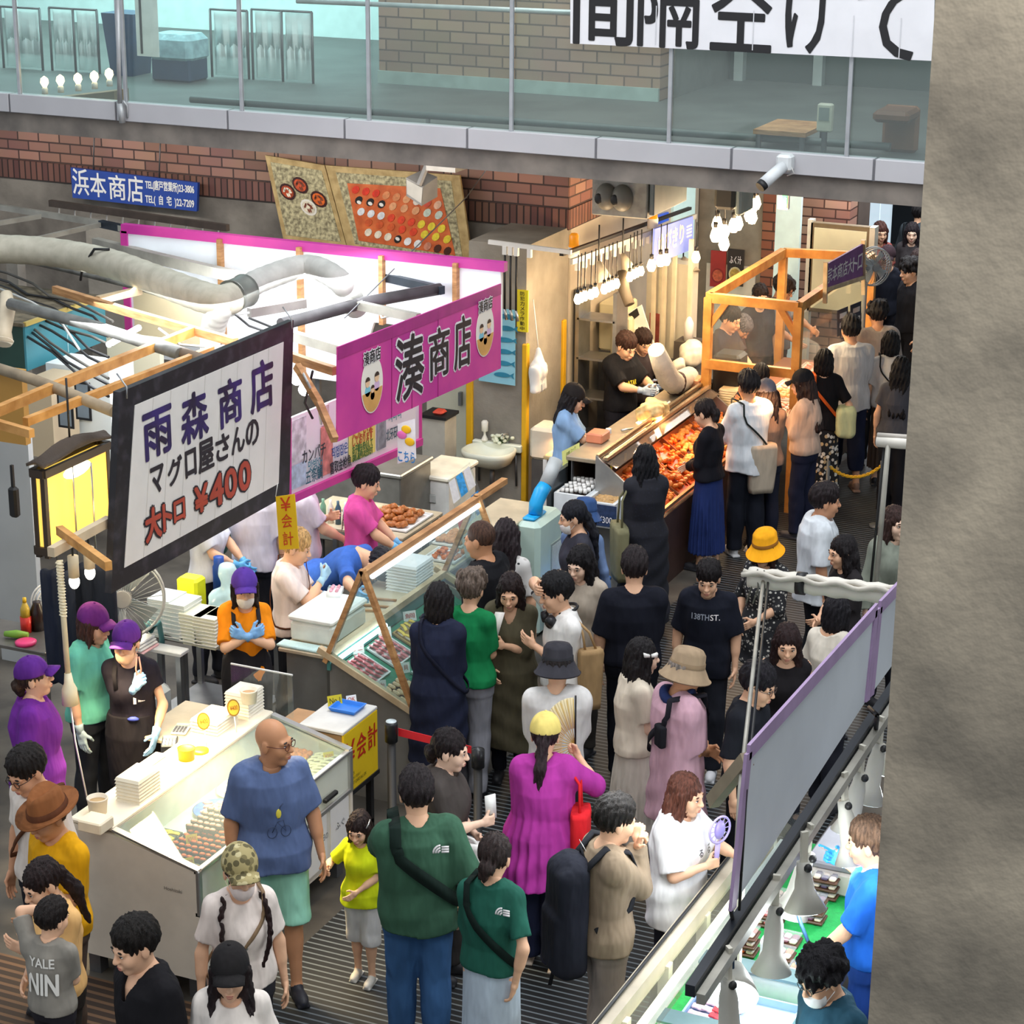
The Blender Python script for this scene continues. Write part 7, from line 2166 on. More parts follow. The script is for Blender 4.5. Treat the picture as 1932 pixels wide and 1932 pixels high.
MB().box((p.x-.14,p.y-.12,.6),(p.x+.18,p.y+.2,.92),.03).build('basket_body',mat('#d9d3c2',.5),t);MB().box((p.x-.12,p.y-.1,0),(p.x+.16,p.y+.18,.6)).build('stand',STEEL_D,t)
# hook beam, bulbs and lamps
a,b=WX(1078,494,-7.7),WX(1312,408,-7.7)
single('hook_beam',MB().bar(a,b,.03,.05),mat('#c9c6bd',.5,.2),'white beam with a row of clips over the fried food stall','beam')
single('truss_beam',MB().bar(a+Vector((-.1,0,.06)),b+Vector((-.1,.1,.06)),.04,.03),BLACK,'dark beam behind the row of clips over the far stall','beam')
for i in range(17):
 p=a+(b-a)*(.04+.055*i)
 single('clip',MB().box((p.x-.015,p.y-.02,p.z-.10),(p.x+.02,p.y+.02,p.z-.015)),WHITE,'white clip in the row under the beam of the far stall','clip','white clips under the far beam')
BULB=mat('#ffd9a0',.4,var=0,emit=22)
def bulb(p,label,group,cord=.4,r=.045,e=BULB):
 t=thing('hanging_bulb',label,'bulb',p,group)
 MB().lathe(p,[(.001,-r*1.1),(r*.6,-r*.95),(r,0),(r*.7,r*1.1),(r*.4,r*1.7)],14).build('bulb_glass',e,t)
 MB().lathe(p,[(r*.45,r*1.6),(r*.45,r*2.6),(.001,r*2.65)],10).build('bulb_socket',BLACK,t)
 MB().tube([p+Vector((0,0,r*2.6)),p+Vector((0,0,r*2.6+cord))],.006,4).build('cord',BLACK,t)
for (px,py) in ((1090,566),(1096,563),(1103,560),(1115,557),(1123,553),(1140,547),(1148,543),(1155,540),(1163,537),(1188,524),(1195,519),(1201,516),(1209,513)):
 bulb(WX(px,py,-7.45),'warm bulb in the tight row above the fried food counter','warm bulbs in a row over the fried food',.32,.036)
for (px,py) in ((1229,503),(1246,494),(1257,492),(1313,487)):
 bulb(WX(px,py,-7.3),'single warm bulb hanging below the lilac-blue sign','warm bulbs near the blue sign',.25,.045)
for (px,py) in ((1350,446),(1353,425),(1366,440),(1366,462),(1384,428),(1392,424),(1414,408),(1421,390),(1419,412),(1426,385)):
 bulb(WX(px,py,-6.9),'bright warm bulb in the cluster over the wooden stall','warm bulbs clustered over the wooden stall',.3,.055)
for p in (WX(1150,545,-7.4),WX(1230,500,-7.2),WX(1360,440,-6.7),WX(1418,402,-6.7)):
 point('bulb_light',p+Vector((.05,-.05,-.14)),30,(1,.72,.42),.12)
for i,(px,py) in enumerate(((1137,515),(1182,500),(1296,505))):
 p=WX(px,py,-7.6);t=thing('reflector_lamp',('grey cone lamp among the clips over the fried food','tilted grey cone lamp above the counter bulbs','large tan dish lamp beside the lilac-blue sign')[i],'lamp',p)
 r=(.07,.08,.12)[i]
 MB().tube([p+Vector((-.05,.02,.10)),p+Vector((-.02,0,.06)),p+Vector((.04,-.03,-.06))],[.02,r*.45,r],16).build('lamp_shade',mat('#a79f90',.5),t)
 MB().tube([p+Vector((-.05,.02,.10)),p+Vector((-.05,.02,.45))],.008,5).build('stem',BLACK,t)
for (px0,py0,px1,py1,yy,c,lab) in ((1128,575,1180,660,20.35,'#d9d2b0','stack of cream foam boxes on the shelf behind the counter'),(1150,600,1190,690,20.2,'#e2dab6','cream carton in front of the foam boxes behind the counter')):
 a_,b_=WY(px0,py1,yy),WY(px1,py0,yy)
 t=thing('foam_box_stack',lab,'box',((a_.x+b_.x)/2,yy+.15,0))
 MB().box((a_.x,yy,a_.z),(b_.x,yy+.35,b_.z),.02).build('box_body',mat(c,.6,var=.05),t);MB().box((a_.x,yy+.02,0),(b_.x,yy+.33,a_.z)).build('shelf',STEEL_D,t)
q=[WY(*p,20.3) for p in ((1208,650),(1234,650),(1210,575),(1184,590))]
t=thing('white_sign','leaning white board with a black patch behind the two counter workers','board',(q[0].x,20.3,q[0].z));MB().slab(q,.015).build('board',mat('#ecebe6',.5),t)
MB().slab([in_quad(q,.05,.28)+Vector((0,-.012,0)),in_quad(q,.7,.20)+Vector((0,-.012,0)),in_quad(q,.7,.02)+Vector((0,-.012,0)),in_quad(q,.05,.05)+Vector((0,-.012,0))],.004).build('black_patch',BLACK,t)
single('vent_hose',MB().tube([WY(1173,515,19.4),WY(1177,545,19.3),WY(1188,575,19.25)],[.06,.055,.05],10),mat('#4d4438',.7),'dark hose hanging behind the row of counter bulbs','hose')
single('vent_hose',MB().tube([WZ(1238,660,1.7),WZ(1250,690,1.5),WZ(1262,715,1.35),WZ(1275,725,1.25),WZ(1300,710,1.2)],[.08,.10,.11,.11,.10],16),mat('#e3dccb',.6,bump=.6,bs=40),'fat cream flexible hose curling behind the two counter workers','hose')
t=thing('hose_strap','dark strap round the cream hose at the end of the counter','strap',WZ(1275,725,1.2));MB().tube([WZ(1270,722,1.27),WZ(1280,724,1.25)],[.118,.118],16).build('strap',mat('#3a1f18',.6),t)
for (px,py,z,r,lab) in ((1305,668,1.25,.15,'bulging clear bag of white goods beside the wooden stall'),(1280,690,1.2,.09,'small clear bag beside the bulging white bag')):
 p=WZ(px,py,z);g=Vol((p.x-r*1.4,p.y-r*1.4,z-r*1.4),(p.x+r*1.4,p.y+r*1.4,z+r*1.4),.012);g.ell(p,(r*.8,r,r),0)
 x_,y_,z_=g.full();g.D=g.D+(.012*noise3(x_,y_,z_,2)).astype(np.float32)
 v,f=g.mesh();t=thing('plastic_bag',lab,'bag',(p.x,p.y,z-r));link('bag_body',mesh_arrays('bag',v,f),mat('#e0dccb',.3,var=.15,vs=12),t)
t=thing('back_shelf','steel shelf behind the counter holding bags and hoses','shelf',(-7.2,20.2,0));MB().box((-7.75,20.3,1.05),(-6.85,20.9,1.09)).build('shelf_board',STEEL_D,t)
for x in (-7.7,-6.9):
 for y in (20.34,20.86):MB().box((x-.02,y-.02,0),(x+.02,y+.02,1.05)).build('leg',STEEL_D,t)
for i,px in enumerate((1232,1252,1270,1300)):
 p=WY(px,560,20.9);single('shelf_upright',MB().box((p.x-.02,20.9,0),(p.x+.02,20.94,2.35)),mat('#cfc6ae',.5),'cream upright rail of the shelving behind the far stall','rail','cream uprights behind the far stall')
a_,b_=WY(1216,690,21.1),WY(1300,500,21.1)
t=thing('shop_cabinet','tall pale sliding cabinet behind the two counter workers','cabinet',((a_.x+b_.x)/2,21.2,0));MB().box((a_.x,21.1,0),(b_.x,21.4,b_.z)).build('body',mat('#cfcbbb',.5,var=.05),t)
for k in (.33,.66):x=a_.x+(b_.x-a_.x)*k;MB().box((x-.012,21.085,.05),(x+.012,21.1,b_.z-.05)).build('door_edge',mat('#e6dfc6',.5),t)
MB().box((a_.x+.05,21.08,.95),(a_.x+.16,21.1,1.5)).build('red_poster',mat('#a8524a',.5,var=.3,vs=9),t)
a_,b_=WY(1110,690,19.62),WY(1130,500,19.62)
t=thing('steel_shelving','dark steel shelving behind the far counter beside the pillar','shelving',(-7.9,19.75,0))
for x in (-8.15,-7.75):MB().box((x-.02,19.7,0),(x+.02,20.0,2.0)).build('upright',STEEL,t)
for z in (.5,.9,1.3,1.7):MB().box((-8.15,19.7,z),(-7.75,20.0,z+.02)).build('shelf_board',STEEL,t)
# lilac blue sign
q=quadX([(1232,500),(1307,470),(1308,408),(1236,432)],-7.5)
t=thing('hanging_sign','lilac-blue hanging sign with pale lettering over the far stall','sign',(-7.5,(q[0].y+q[1].y)/2,q[0].z))
MB().slab(q,.02).build('board',mat('#6f83d8',.5,var=.08,vs=2,emit=.25),t)
lettering('ゆびきり',in_quad(q,.42,.45),UY,UZ,(q[1].y-q[0].y)*.62,.2,mat('#f2d9c8',.5,var=0),t,.004,.01)
for k in range(4):MB().bar(in_quad(q,.82,.25+.1*k)+Vector((.004,0,0)),in_quad(q,.95,.24+.1*k)+Vector((.004,0,0)),.008,.02).build('small_print',mat('#c9d2f2',.5),t)
q=quadX([(1236,426),(1262,416),(1262,400),(1236,410)],-8.15)
t=thing('blue_sign','small bright blue sign behind the lilac-blue sign','sign',(-8.15,q[0].y,q[0].z));MB().slab(q,.03).build('board',mat('#2f5fd8',.4,emit=.3),t)
# wooden frame stall
YW,XL,XR,ZT=19.75,-6.80,-5.90,2.05
YE=22.1
t=thing('wooden_stall','orange timber frame of the far sushi stall with clear sheets','stall',((XL+XR)/2,(YW+YE)/2,0))
WO=mat('#c8843a',.5,var=.15,vs=7,c2='#d89a4c')
for x in (XL,XR):MB().box((x-.04,YW-.04,0),(x+.04,YW+.04,ZT)).build('post',WO,t)
MB().box((XL-.04,YE-.04,0),(XL+.04,YE+.04,ZT)).build('post',WO,t);MB().box((XR-.04,YE+.2,0),(XR+.04,YE+.28,ZT)).build('post',WO,t)
for p,r in (((XL,YW),(XR,YW)),((XL,YW),(XL,YE)),((XR,YW),(XR,YE+.2)),((XL,YE),(XR,YE+.2))):MB().bar((*p,ZT),(*r,ZT),.07,.09).build('top_beam',WO,t)
MB().bar((XL,YW-.02,1.40),(XR,YW-.02,1.40),.06,.09).build('middle_rail',WO,t)
MB().bar((XL,YW,1.75),(XL+.18,YW,2.02),.05,.06).build('brace',WO,t);MB().bar((XR,YW,1.75),(XR-.18,YW,2.02),.05,.06).build('brace',WO,t)
MB().box((XL+.05,YW-.004,1.42),(XR-.05,YW,2.0)).build('clear_sheet',ACRYL,t)
MB().box((XR-.002,YW+.05,1.2),(XR+.002,YE,1.95)).build('clear_sheet',ACRYL,t)
MB().box((XL+.06,YW+.05,.86),(XR+.02,YE,.92)).build('counter',mat('#8a5a3a',.5),t)
MB().box((XR-.01,YW+.0,.1),(XR+.02,YE,.86)).build('front_panel',mat('#59432f',.6),t)
q=quadX([(1557,545),(1629,520),(1629,460),(1558,500)],XR+.08)
t=thing('stall_banner','purple banner with white brush lettering on the far wooden stall','banner',(XR+.08,(q[0].y+q[1].y)/2,q[0].z))
MB().slab(q,.02).build('cloth',mat('#84528c',.6,var=.1),t)
for k in (0,1):MB().bar(in_quad(q,k,-.12),in_quad(q,k,1.6),.04,.03).build('timber_edge',WOOD_L,t)
MB().bar(in_quad(q,0,1.05),in_quad(q,1,1.05),.04,.04).build('timber_edge',WOOD_L,t)
for i,ch in enumerate('宗本商店大トロ'):lettering(ch,in_quad(q,.09+.135*i,.5),UY,UZ,(q[1].y-q[0].y)*.12,(q[3].z-q[0].z)*.62,WHI,t,.004,.012)
for (px,py,c) in ((1590,600,'#353a48'),(1615,590,'#2c3242')):
 q=quadX([(px-10,py+35),(px+10,py+28),(px+10,py-22),(px-10,py-14)],XR+.03);tt=thing('menu_sheet','dark menu sheet with white print below the purple banner','notice',q[0],'dark menu sheets under the purple banner')
 MB().slab(q,.006).build('sheet',mat(c,.4,var=.2),tt)
 for k in (.25,.6):MB().bar(in_quad(q,.2,k)+Vector((.004,0,0)),in_quad(q,.8,k)+Vector((.004,0,0)),.006,.05).build('white_print',WHITE,tt)
for k in range(5):
 y=YW+.25+.4*k
 tray((XL+.35,y,.92),(XR-.06,y+.34,.92),'tray of seafood on the counter of the wooden stall','#e0d2c0','seafood trays in the wooden stall')
 grid_food(('slice:#e07a55','lump:#e0a06a','slice:#e8a58c','shell:#d98a5a','slice:#e07a55')[k],XL+.4,XR-.1,y+.03,y+.31,.935,4,3,'orange and pink seafood piece on the wooden stall counter','seafood pieces in the wooden stall')
p=WZ(1435,690,1.0)
t=pack_stack(Vector((XL+.2,YW+.2,.92)),9,.2,.22,'stack of glowing yellowish packs inside the wooden stall','#f0d9a8',.024)
area('wooden_stall_light',(-6.35,20.8,2.0),(.6,1.8),30,(1,.72,.48),(-6.35,20.8,.9))
t=thing('urn','black insulated urn at the corner of the wooden stall','urn',(XL+.05,YW+.35,1.0));MB().box((XL-.02,YW+.22,.92),(XL+.26,YW+.5,1.44),.03).build('urn_body',BLACK,t)
MB().box((XL+.30,YW+.3,1.15),(XL+.305,YW+.42,1.3)).build('label',mat('#d9cba8',.5),t)
t=thing('small_rack','dark stand holding white bottles behind the wooden stall corner','stand',WY(1300,640,20.6));p=WY(1302,640,20.9)
MB().box((p.x-.12,20.75,0),(p.x+.14,21.0,p.z)).build('body',mat('#4a4440',.5),t);MB().lathe(Vector((p.x,20.85,p.z)),[(.05,0),(.05,.18),(.02,.24),(.001,.25)],12).build('spray_bottle',WHITE,t)
# posters on the rear wall
for (px0,py0,px1,py1,c,lab) in ((1339,475,1370,540,'#a82c26','red poster with a bowl on the shop wall'),(1371,472,1404,538,'#2e2422','dark menu poster with a noodle bowl on the shop wall')):
 a_,b_=WY(px0,py1,23.36),WY(px1,py0,23.36)
 t=thing('poster',lab,'poster',((a_.x+b_.x)/2,23.36,a_.z));MB().box((a_.x,23.36,a_.z),(b_.x,23.38,b_.z)).build('sheet',mat(c,.5,var=.08),t)
 cx,cz=(a_.x+b_.x)/2,a_.z+(b_.z-a_.z)*.32
 MB().prism([(cx+.075*math.cos(a),23.358,cz+.085*math.sin(a)) for a in [2*PI*k/20 for k in range(20)]],(0,-.003,0)).build('bowl',mat('#d9cfa8' if c=='#2e2422' else '#8a1f1c',.5),t)
 MB().prism([(cx+.06*math.cos(a),23.355,cz+.066*math.sin(a)) for a in [2*PI*k/20 for k in range(20)]],(0,-.003,0)).build('soup',mat('#b99a4a' if c=='#2e2422' else '#c05a3a',.5,var=.3,vs=40),t)
 if c=='#2e2422':lettering('ふく汁',(cx,23.359,b_.z-.12),UX,UZ,.14,.09,WHI,t,.004,.01);lettering('¥400',(cx,23.359,b_.z-.24),UX,UZ,.10,.05,WHI,t,.004)
a_,b_=WY(1328,640,23.38),WY(1425,505,23.38)
t=thing('wall_sheet','white sheet with black handwriting low on the shop wall','notice',((a_.x+b_.x)/2,23.4,a_.z));MB().box((a_.x,23.385,a_.z),(b_.x,23.405,b_.z)).build('sheet',mat('#d9d3c8',.6),t)
lettering('KITSHO',((a_.x+b_.x)/2+.05,23.384,a_.z+.33),UX,UZ,.3,.12,INK,t,.003)
# cream board with dark frame
a_,b_=WY(1522,560,23.1),WY(1645,428,23.1)
t=thing('framed_board','large cream board in a dark frame at the far end of the aisle','board',((a_.x+b_.x)/2,23.1,0))
MB().box((a_.x,23.1,1.2),(b_.x,23.16,b_.z),.01).build('frame',mat('#6b5a40',.5),t);MB().box((a_.x+.05,23.09,1.25),(b_.x-.05,23.1,b_.z-.06)).build('panel',mat('#dcd9b8',.5,var=.03),t)
MB().box((b_.x-.01,23.05,0),(b_.x+.05,23.2,b_.z)).build('side_board',mat('#d3cdbd',.5),t);MB().box((a_.x-.03,23.1,0),(a_.x+.03,23.2,b_.z+.02)).build('side_board',mat('#d3cdbd',.5),t)
disc_fan(WY(1648,503,22.0),.20,(.75,-.6,.0),'grey wall fan on the far wooden stall',mat('#8a8f94',.4),mat('#9aa0a5',.4),True,.08)
# yellow chain between two posts
pa,pb_=WZ(1563,878,.62),WZ(1664,878,.62)
t=thing('chain','yellow plastic chain strung across the far aisle','chain',((pa.x+pb_.x)/2,(pa.y+pb_.y)/2,.3))
N=26
for k in range(N):
 u=(k+.5)/N;p=pa+(pb_-pa)*u-Vector((0,0,.62*(u*(1-u))*.75))
 d=(pb_-pa).normalized();d=(d+Vector((0,0,-.62*.75*(1-2*u)/(pb_-pa).length))).normalized()
 n=Vector((0,0,1)) if k%2 else d.cross(Vector((0,0,1))).normalized()
 n=(n-d*n.dot(d)).normalized()
 MB().tube([p+d*.022*math.cos(a)+n*.013*math.sin(a) for a in [2*PI*i/10 for i in range(10)]],.0055,5,closed=True).build('chain_link',mat('#e8b41e',.4,var=0),t)
for p,lab in ((pa,'slim post holding the left end of the yellow chain'),(pb_,'slim post holding the right end of the yellow chain')):
 single('chain_post',MB().lathe(Vector((p.x,p.y,.004)),[(.09,0),(.09,.02),(.018,.03),(.018,.66),(.001,.665)],14),mat('#55585a',.5),lab,'post')
# stall at the lower right
XC=-2.76
CAN=mat('#cdd3d9',.55,var=.05,vs=2);VIO=mat('#a48bb0',.55,var=.08)
def awn(px,lab):
 q=quadX(px,XC)
 t=thing('awning_sheet',lab,'awning',(XC,(q[0].y+q[1].y)/2,min(p.z for p in q)))
 MB().slab([p for p in q],.006).build('sheet',CAN,t)
 for a,b in ((q[3],q[2]),(q[0],q[3]),(q[1],q[2])):
  MB().bar(a+Vector((.004,0,0)),b+Vector((.004,0,0)),.016,.075,up=(0,0,1) if a is not q[0] else (0,1,0)).build('violet_hem',VIO,t)
 return q
Q1=awn([(1380,1715),(1634,1322),(1652,1150),(1410,1420)],'translucent white awning sheet with violet hem over the right stall')
Q2=awn([(1642,1312),(1720,1205),(1740,1060),(1658,1146)],'second awning sheet beside the concrete pillar on the right')
def blk(a,b,r,m,name,lab,cat,sq=True):
 o=MB();(o.bar(a,b,r,r*1.3) if sq else o.tube([a,b],r,8));return single(name,o,m,lab,cat)
R0,R1=WX(1302,1862,XC),WX(1720,1240,XC)
blk(R0+Vector((0,0,-.02)),R1+Vector((0,0,-.02)),.045,mat('#23272f',.4,.3),'awning_rail','black rail along the foot of the awning with clip lamps','rail')
blk(R0+Vector((.05,0,-.05)),R1+Vector((.05,0,-.05)),.04,GALB,'awning_rail','grey channel running just below the black awning rail','rail')
pt,pm,pbm=WZ(1441,1085,2.45),WX(1396,1490,XC-.02),WX(1383,1715,XC-.02)
single('awning_pole',MB().tube([pt,pm,pbm],.011,8),GALB,'slim grey pole down the near edge of the awning','pole')
single('awning_pole',MB().tube([pt+Vector((.03,0,0)),pm+Vector((.03,0,0)),pbm+Vector((.03,0,0))],.007,8),BLACK,'thin black pole beside the grey awning pole','pole')
p1,p2=WX(1652,1150,XC),WX(1634,1322,XC);single('awning_pole',MB().tube([p1+Vector((-.02,0,.0)),p2+Vector((-.02,0,-.02))],.014,8),BLACK,'black pole between the two awning sheets','pole')
p1=WZ(1676,838,2.2);p2=WZ(1652,1108,2.2)
single('awning_pole',MB().tube([WY(1676,838,12.4),WY(1652,1110,12.4)],.016,8),GALB,'upright grey pole beyond the rolled awning by the pillar','pole')
single('awning_pole',MB().tube([WY(1668,845,12.42),WY(1642,1110,12.42)],.009,6),BLACK,'dark cord-like pole beside the upright grey pole','pole')
t=thing('awning_roll','rolled white awning bound with a black strap in front of the man in white','awning',WZ(1555,1110,2.4))
a,b=WZ(1413,1088,2.45),WZ(1730,1128,2.45)
P=[a+(b-a)*(k/30) for k in range(31)]
MB().tube(P,[.058+.005*math.sin(k*1.7) for k in range(31)],16).build('roll',mat('#d2cdc2',.6,var=.08,vs=3),t)
for s_ in (.03,.055):MB().tube([p+Vector((-.02,-.02-s_,.045+.012*math.sin(i*.9+s_*90))) for i,p in enumerate(P)],.016,6).build('fold',mat('#bfb9ad',.6),t)
c=a+(b-a)*.29;MB().tube([c,c+(b-a)*.055],[.066,.066],18).build('strap',BLACK,t)
for k in (.06,.10):c=a+(b-a)*k;MB().tube([c+Vector((0,-.03,.06)),c+Vector((.03,-.08,-.1)),c+Vector((.0,-.03,.06)),c+Vector((-.05,-.06,-.14))],.005,5).build('cord',mat('#6b6a60',.6),t)
t=thing('awning_bundle','pale bundled awning end near the pillar in the far aisle','awning',WY(1690,835,12.6));a,b=WY(1655,832,12.42),WY(1740,838,12.42)
MB().tube([a,(a+b)/2,b],[.035,.038,.035],12).build('roll',mat('#d9d4ca',.6),t)
MB().tube([a+Vector((0,0,.035)),b+Vector((0,0,.035))],.018,8).build('fold',mat('#aaa39a',.6),t)
blk(WX(1410,1432,XC-.03),WZ(1344,1512,2.15),.05,mat('#8d7f6a',.7),'timber_bar','greyish timber bar sticking out under the awning corner','bar')
# clip lamps on the rail
LAMPM=mat('#b9b7ae',.45,var=.06)
def clip_lamp(p,d,label,group=None,r=.085,on=False,L=.24):
 p,d=Vector(p),Vector(d).normalized()
 t=thing('clip_lamp',label,'lamp',p,group)
 MB().tube([p,p+d*.06,p+d*.10,p+d*L,p+d*(L+.10)],[.032,.036,.045,.05,r],18).build('lamp_shade',LAMPM,t)
 MB().tube([p+d*(L+.096),p+d*(L+.104)],[r*.93,r*.9],18).build('lamp_face',mat('#eafaff',.4,var=0,emit=16 if on else 1.2),t)
 MB().bar(p+Vector((0,0,.16)),p+d*.05,.035,.02).build('clip',mat('#cfcbbd',.5),t)
 MB().ball(p+d*.02+Vector((.03,-.02,0)),.022,8,6).build('wing_nut',BLACK,t)
 if on:point('lamp_light',p+d*(L+.2),11,(.90,.98,1.0),.07)
rail=lambda k:R0+(R1-R0)*k+Vector((.05,0,-.16))
for k,d,on,lab in ((.10,(.05,.05,-1),False,'grey clip lamp hanging straight down at the near end of the rail'),(.285,(.03,-.15,-1),False,'grey clip lamp second from the near end of the awning rail'),(.43,(-.2,-.25,-1),False,'wide grey clip lamp third along the awning rail'),(.59,(.25,-.1,-1),True,'grey clip lamp behind the black lamp along the awning rail'),(.68,(-.1,-.2,-1),False,'grey clip lamp over the stacked food packs'),(.78,(-.1,-.2,-1),False,'grey clip lamp fourth from the pillar'),(.88,(.0,-.2,-1),True,'small grey clip lamp next to the pillar edge')):
 clip_lamp(rail(k),d,lab,None,.10,on)
p=WX(1515,1625,XC+.12);clip_lamp(p,(.15,-.15,-1),'black-necked white dish lamp shining on the food packs',None,.105,True,.14)
p=WZ(1395,1800,1.5);
t=thing('dish_lamp','glaring round dish lamp facing the camera over the green counter','lamp',p)
d=Vector((.25,-.75,-.30)).normalized();c=WZ(1385,1880,1.45)
MB().tube([c-d*.18,c-d*.12,c-d*.05,c],[.04,.07,.10,.115],20).build('lamp_shade',LAMPM,t)
MB().ball(c-d*.01,(.09,.09,.09),16,10).build('bulb',mat('#e6fbff',.4,var=0,emit=20),t)
MB().tube([c-d*.18,c-d*.2+Vector((0,0,.15)),WX(1378,1715,XC)],.010,6).build('cord',BLACK,t)
point('lamp_light',c+d*.16+Vector((0,0,-.1)),12,(.88,.98,1.0),.08)
single('cable',MB().tube([WX(1380,1700,XC),WZ(1383,1760,1.7),WZ(1382,1830,1.55)],.010,6),mat('#1d3a58',.5),'dark blue cable down to the glaring dish lamp','cable')
single('cable',MB().tube([WZ(1495,1690,1.6),WZ(1510,1740,1.45),WZ(1532,1795,1.3)],.010,6),mat('#1d3a58',.5),'dark blue cable hanging before the white post','cable')
single('cable',MB().tube([WX(1640,1335,XC),WX(1655,1350,XC+.1),WZ(1650,1400,1.7),WZ(1640,1425,1.6)],.014,6),BLACK,'black cable looping from the rail beside the pillar','cable')
# counter of the stall
yA,yB=8.3,11.6
t=thing('stall_counter','long stall counter with green turf and pale timber front rail','counter',(-3.0,10,0))
MB().box((-3.42,yA,.70),(-2.62,yB,.74)).build('counter_top',mat('#dfe3e0',.5),t)
MB().box((-3.36,yA,.742),(-2.66,yB,.752)).build('green_turf',mat('#12a04a',.7,var=.12,vs=30,bump=.5,bs=200),t)
MB().box((-3.46,yA,.12),(-3.42,yB,.72)).build('front_board',mat('#b8a88c',.6,var=.1),t)
MB().bar((-3.50,yA-.1,.90),(-3.46,yB,.90),.085,.10).build('timber_rail',mat('#b7ab97',.6,var=.15,vs=4),t)
for y in (8.5,9.1,9.7,10.3,10.9,11.5):MB().box((-3.48,y-.03,.1),(-3.42,y+.03,.88)).build('upright',mat('#d9d2c2',.5),t)
for x in (-3.4,-2.66):
 for y in (yA+.05,yB-.05):MB().box((x-.03,y-.03,0),(x+.03,y+.03,.7)).build('leg',STEEL_D,t)
MB().tube([(-3.36,yA,.86),(-3.36,10.6,.86)],.022,8).build('strip_light',mat('#fff0d0',.4,var=0,emit=3),t)
MB().hexa([(-3.44,yA,.86),(-3.2,yA,1.0),(-3.2,yB,1.0),(-3.44,yB,.86),(-3.44,yA,.864),(-3.2,yA,1.004),(-3.2,yB,1.004),(-3.44,yB,.864)][::1]).build('sneeze_guard',glass('#eef2f2',.975),t)
MB().tube([(-3.52,yA,.96),(-3.5,9.4,.97),(-3.49,10.5,.965),(-3.5,yB,.96)],.010,5).build('cable',BLACK,t)
for (y0,y1,c,lab) in ((9.38,9.72,'#a9c6e6','pale blue tray with clear film on the right stall counter'),):
 tray((-3.25,y0,.755),(-2.70,y1,.755),lab,c,lip=.05)
grid_food('slice:#d8404a',-3.12,-2.98,9.44,9.62,.77,2,3,'bright red fish piece on the pale blue tray','bright red fish pieces on the blue tray')
grid_food('slice:#e8c4d0',-3.22,-3.12,9.42,9.70,.77,2,4,'pink wrapped fish piece on the pale blue tray','pink wrapped pieces on the blue tray')
t=thing('divider_shelf','glass-edged white divider shelf across the right stall counter','shelf',(-3.0,9.86,.755));MB().box((-3.3,9.80,.755),(-2.66,9.83,.87)).build('board',mat('#e6eaea',.4),t);MB().box((-3.3,9.79,.87),(-2.66,9.92,.885)).build('glass_edge',mat('#7f9a9c',.2,.3),t)
t=thing('divider_shelf','second glass-edged divider beside the masked worker','shelf',(-3.0,9.25,.755));MB().box((-3.3,9.18,.755),(-2.66,9.21,.86)).build('board',mat('#e6eaea',.4),t);MB().box((-3.3,9.17,.86),(-2.66,9.30,.873)).build('glass_edge',mat('#7f9a9c',.2,.3),t)
for i,(y,x,c) in enumerate(((9.98,-3.14,'#e0762a'),(10.15,-2.96,'#e0762a'),(10.2,-3.18,'#d8542a'),(10.4,-3.0,'#8a4a5a'),(10.55,-3.15,'#c86a6a'),(10.7,-2.95,'#7a4a68'),(10.85,-3.15,'#c9a890'),(10.02,-2.80,'#e08a2a'),(11.0,-2.96,'#5a4a68'))):
 for l in range(1+(i%3)):
  p=Vector((x,y,.757+.05*l))
  t=thing('sushi_pack','clear lidded pack of mixed sushi stacked on the green counter','sushi pack',p,'sushi packs on the green counter')
  MB().box((x-.075,y-.06,p.z),(x+.075,y+.06,p.z+.016),.005).build('base',mat('#5a3b2a',.4),t)
  for k in range(6):MB().box((x-.066+.045*(k%3),y-.05+.052*(k//3),p.z+.016),(x-.028+.045*(k%3),y-.006+.052*(k//3),p.z+.034),.006).build('sushi_piece',mat(c if k%2 else '#efd9c4',.4),t)
  MB().box((x-.073,y-.058,p.z+.036),(x+.073,y+.058,p.z+.046),.004).build('lid',glass('#ffffff',.9),t)
t=thing('board_sign','pale board with faint lettering on the counter before the masked worker','sign',(-3.0,8.95,.755));MB().box((-3.15,8.98,.755),(-2.75,9.0,.84)).build('board',mat('#d9e2dc',.5),t);lettering('Jonouchi',(-2.95,8.979,.80),UX,UZ,.3,.05,mat('#5a6a62',.5),t,.003)
t=thing('foam_box','stacked foam boxes at the far end of the right stall by the pillar','box',(-2.85,11.2,.755));MB().box((-3.1,11.02,.755),(-2.66,11.5,.90),.015).build('box_body',mat('#d9cfc6',.6),t);MB().box((-3.1,11.02,.905),(-2.66,11.5,.95),.012).build('lid',mat('#8f8d94',.5),t)
single('support_post',MB().box((-2.98,9.36,.755),(-2.94,9.40,1.75)),mat('#e6dccb',.5),'pale upright post standing on the right stall counter','post')
t=thing('plastic_bag','white upright plastic bag under the dish lamp on the counter','bag',(-2.95,9.96,.76));g=Vol((-3.1,9.8,.74),(-2.8,10.1,1.15),.012);g.rbox((-2.95,9.94,.90),(.055,.05,.14),.03)
x_,y_,z_=g.full();g.D=g.D+(.006*noise3(x_,y_,z_,3)).astype(np.float32)
v,f=g.mesh();link('bag_body',mesh_arrays('bag',v,f),mat('#eef2f4',.3),t)
area('right_stall_light',(-2.95,9.9,1.78),(.3,2.6),20,(.93,.98,1.0),(-3.05,9.9,.75))
# the crowd
W_T='#e6e4e2';NAVY='#181c2b';BLK='#17171b'
def TS(c,**k):return dict(c=c,**k)
JEANS=dict(c='#2b3f63');DARKT=dict(c='#1d1f28')
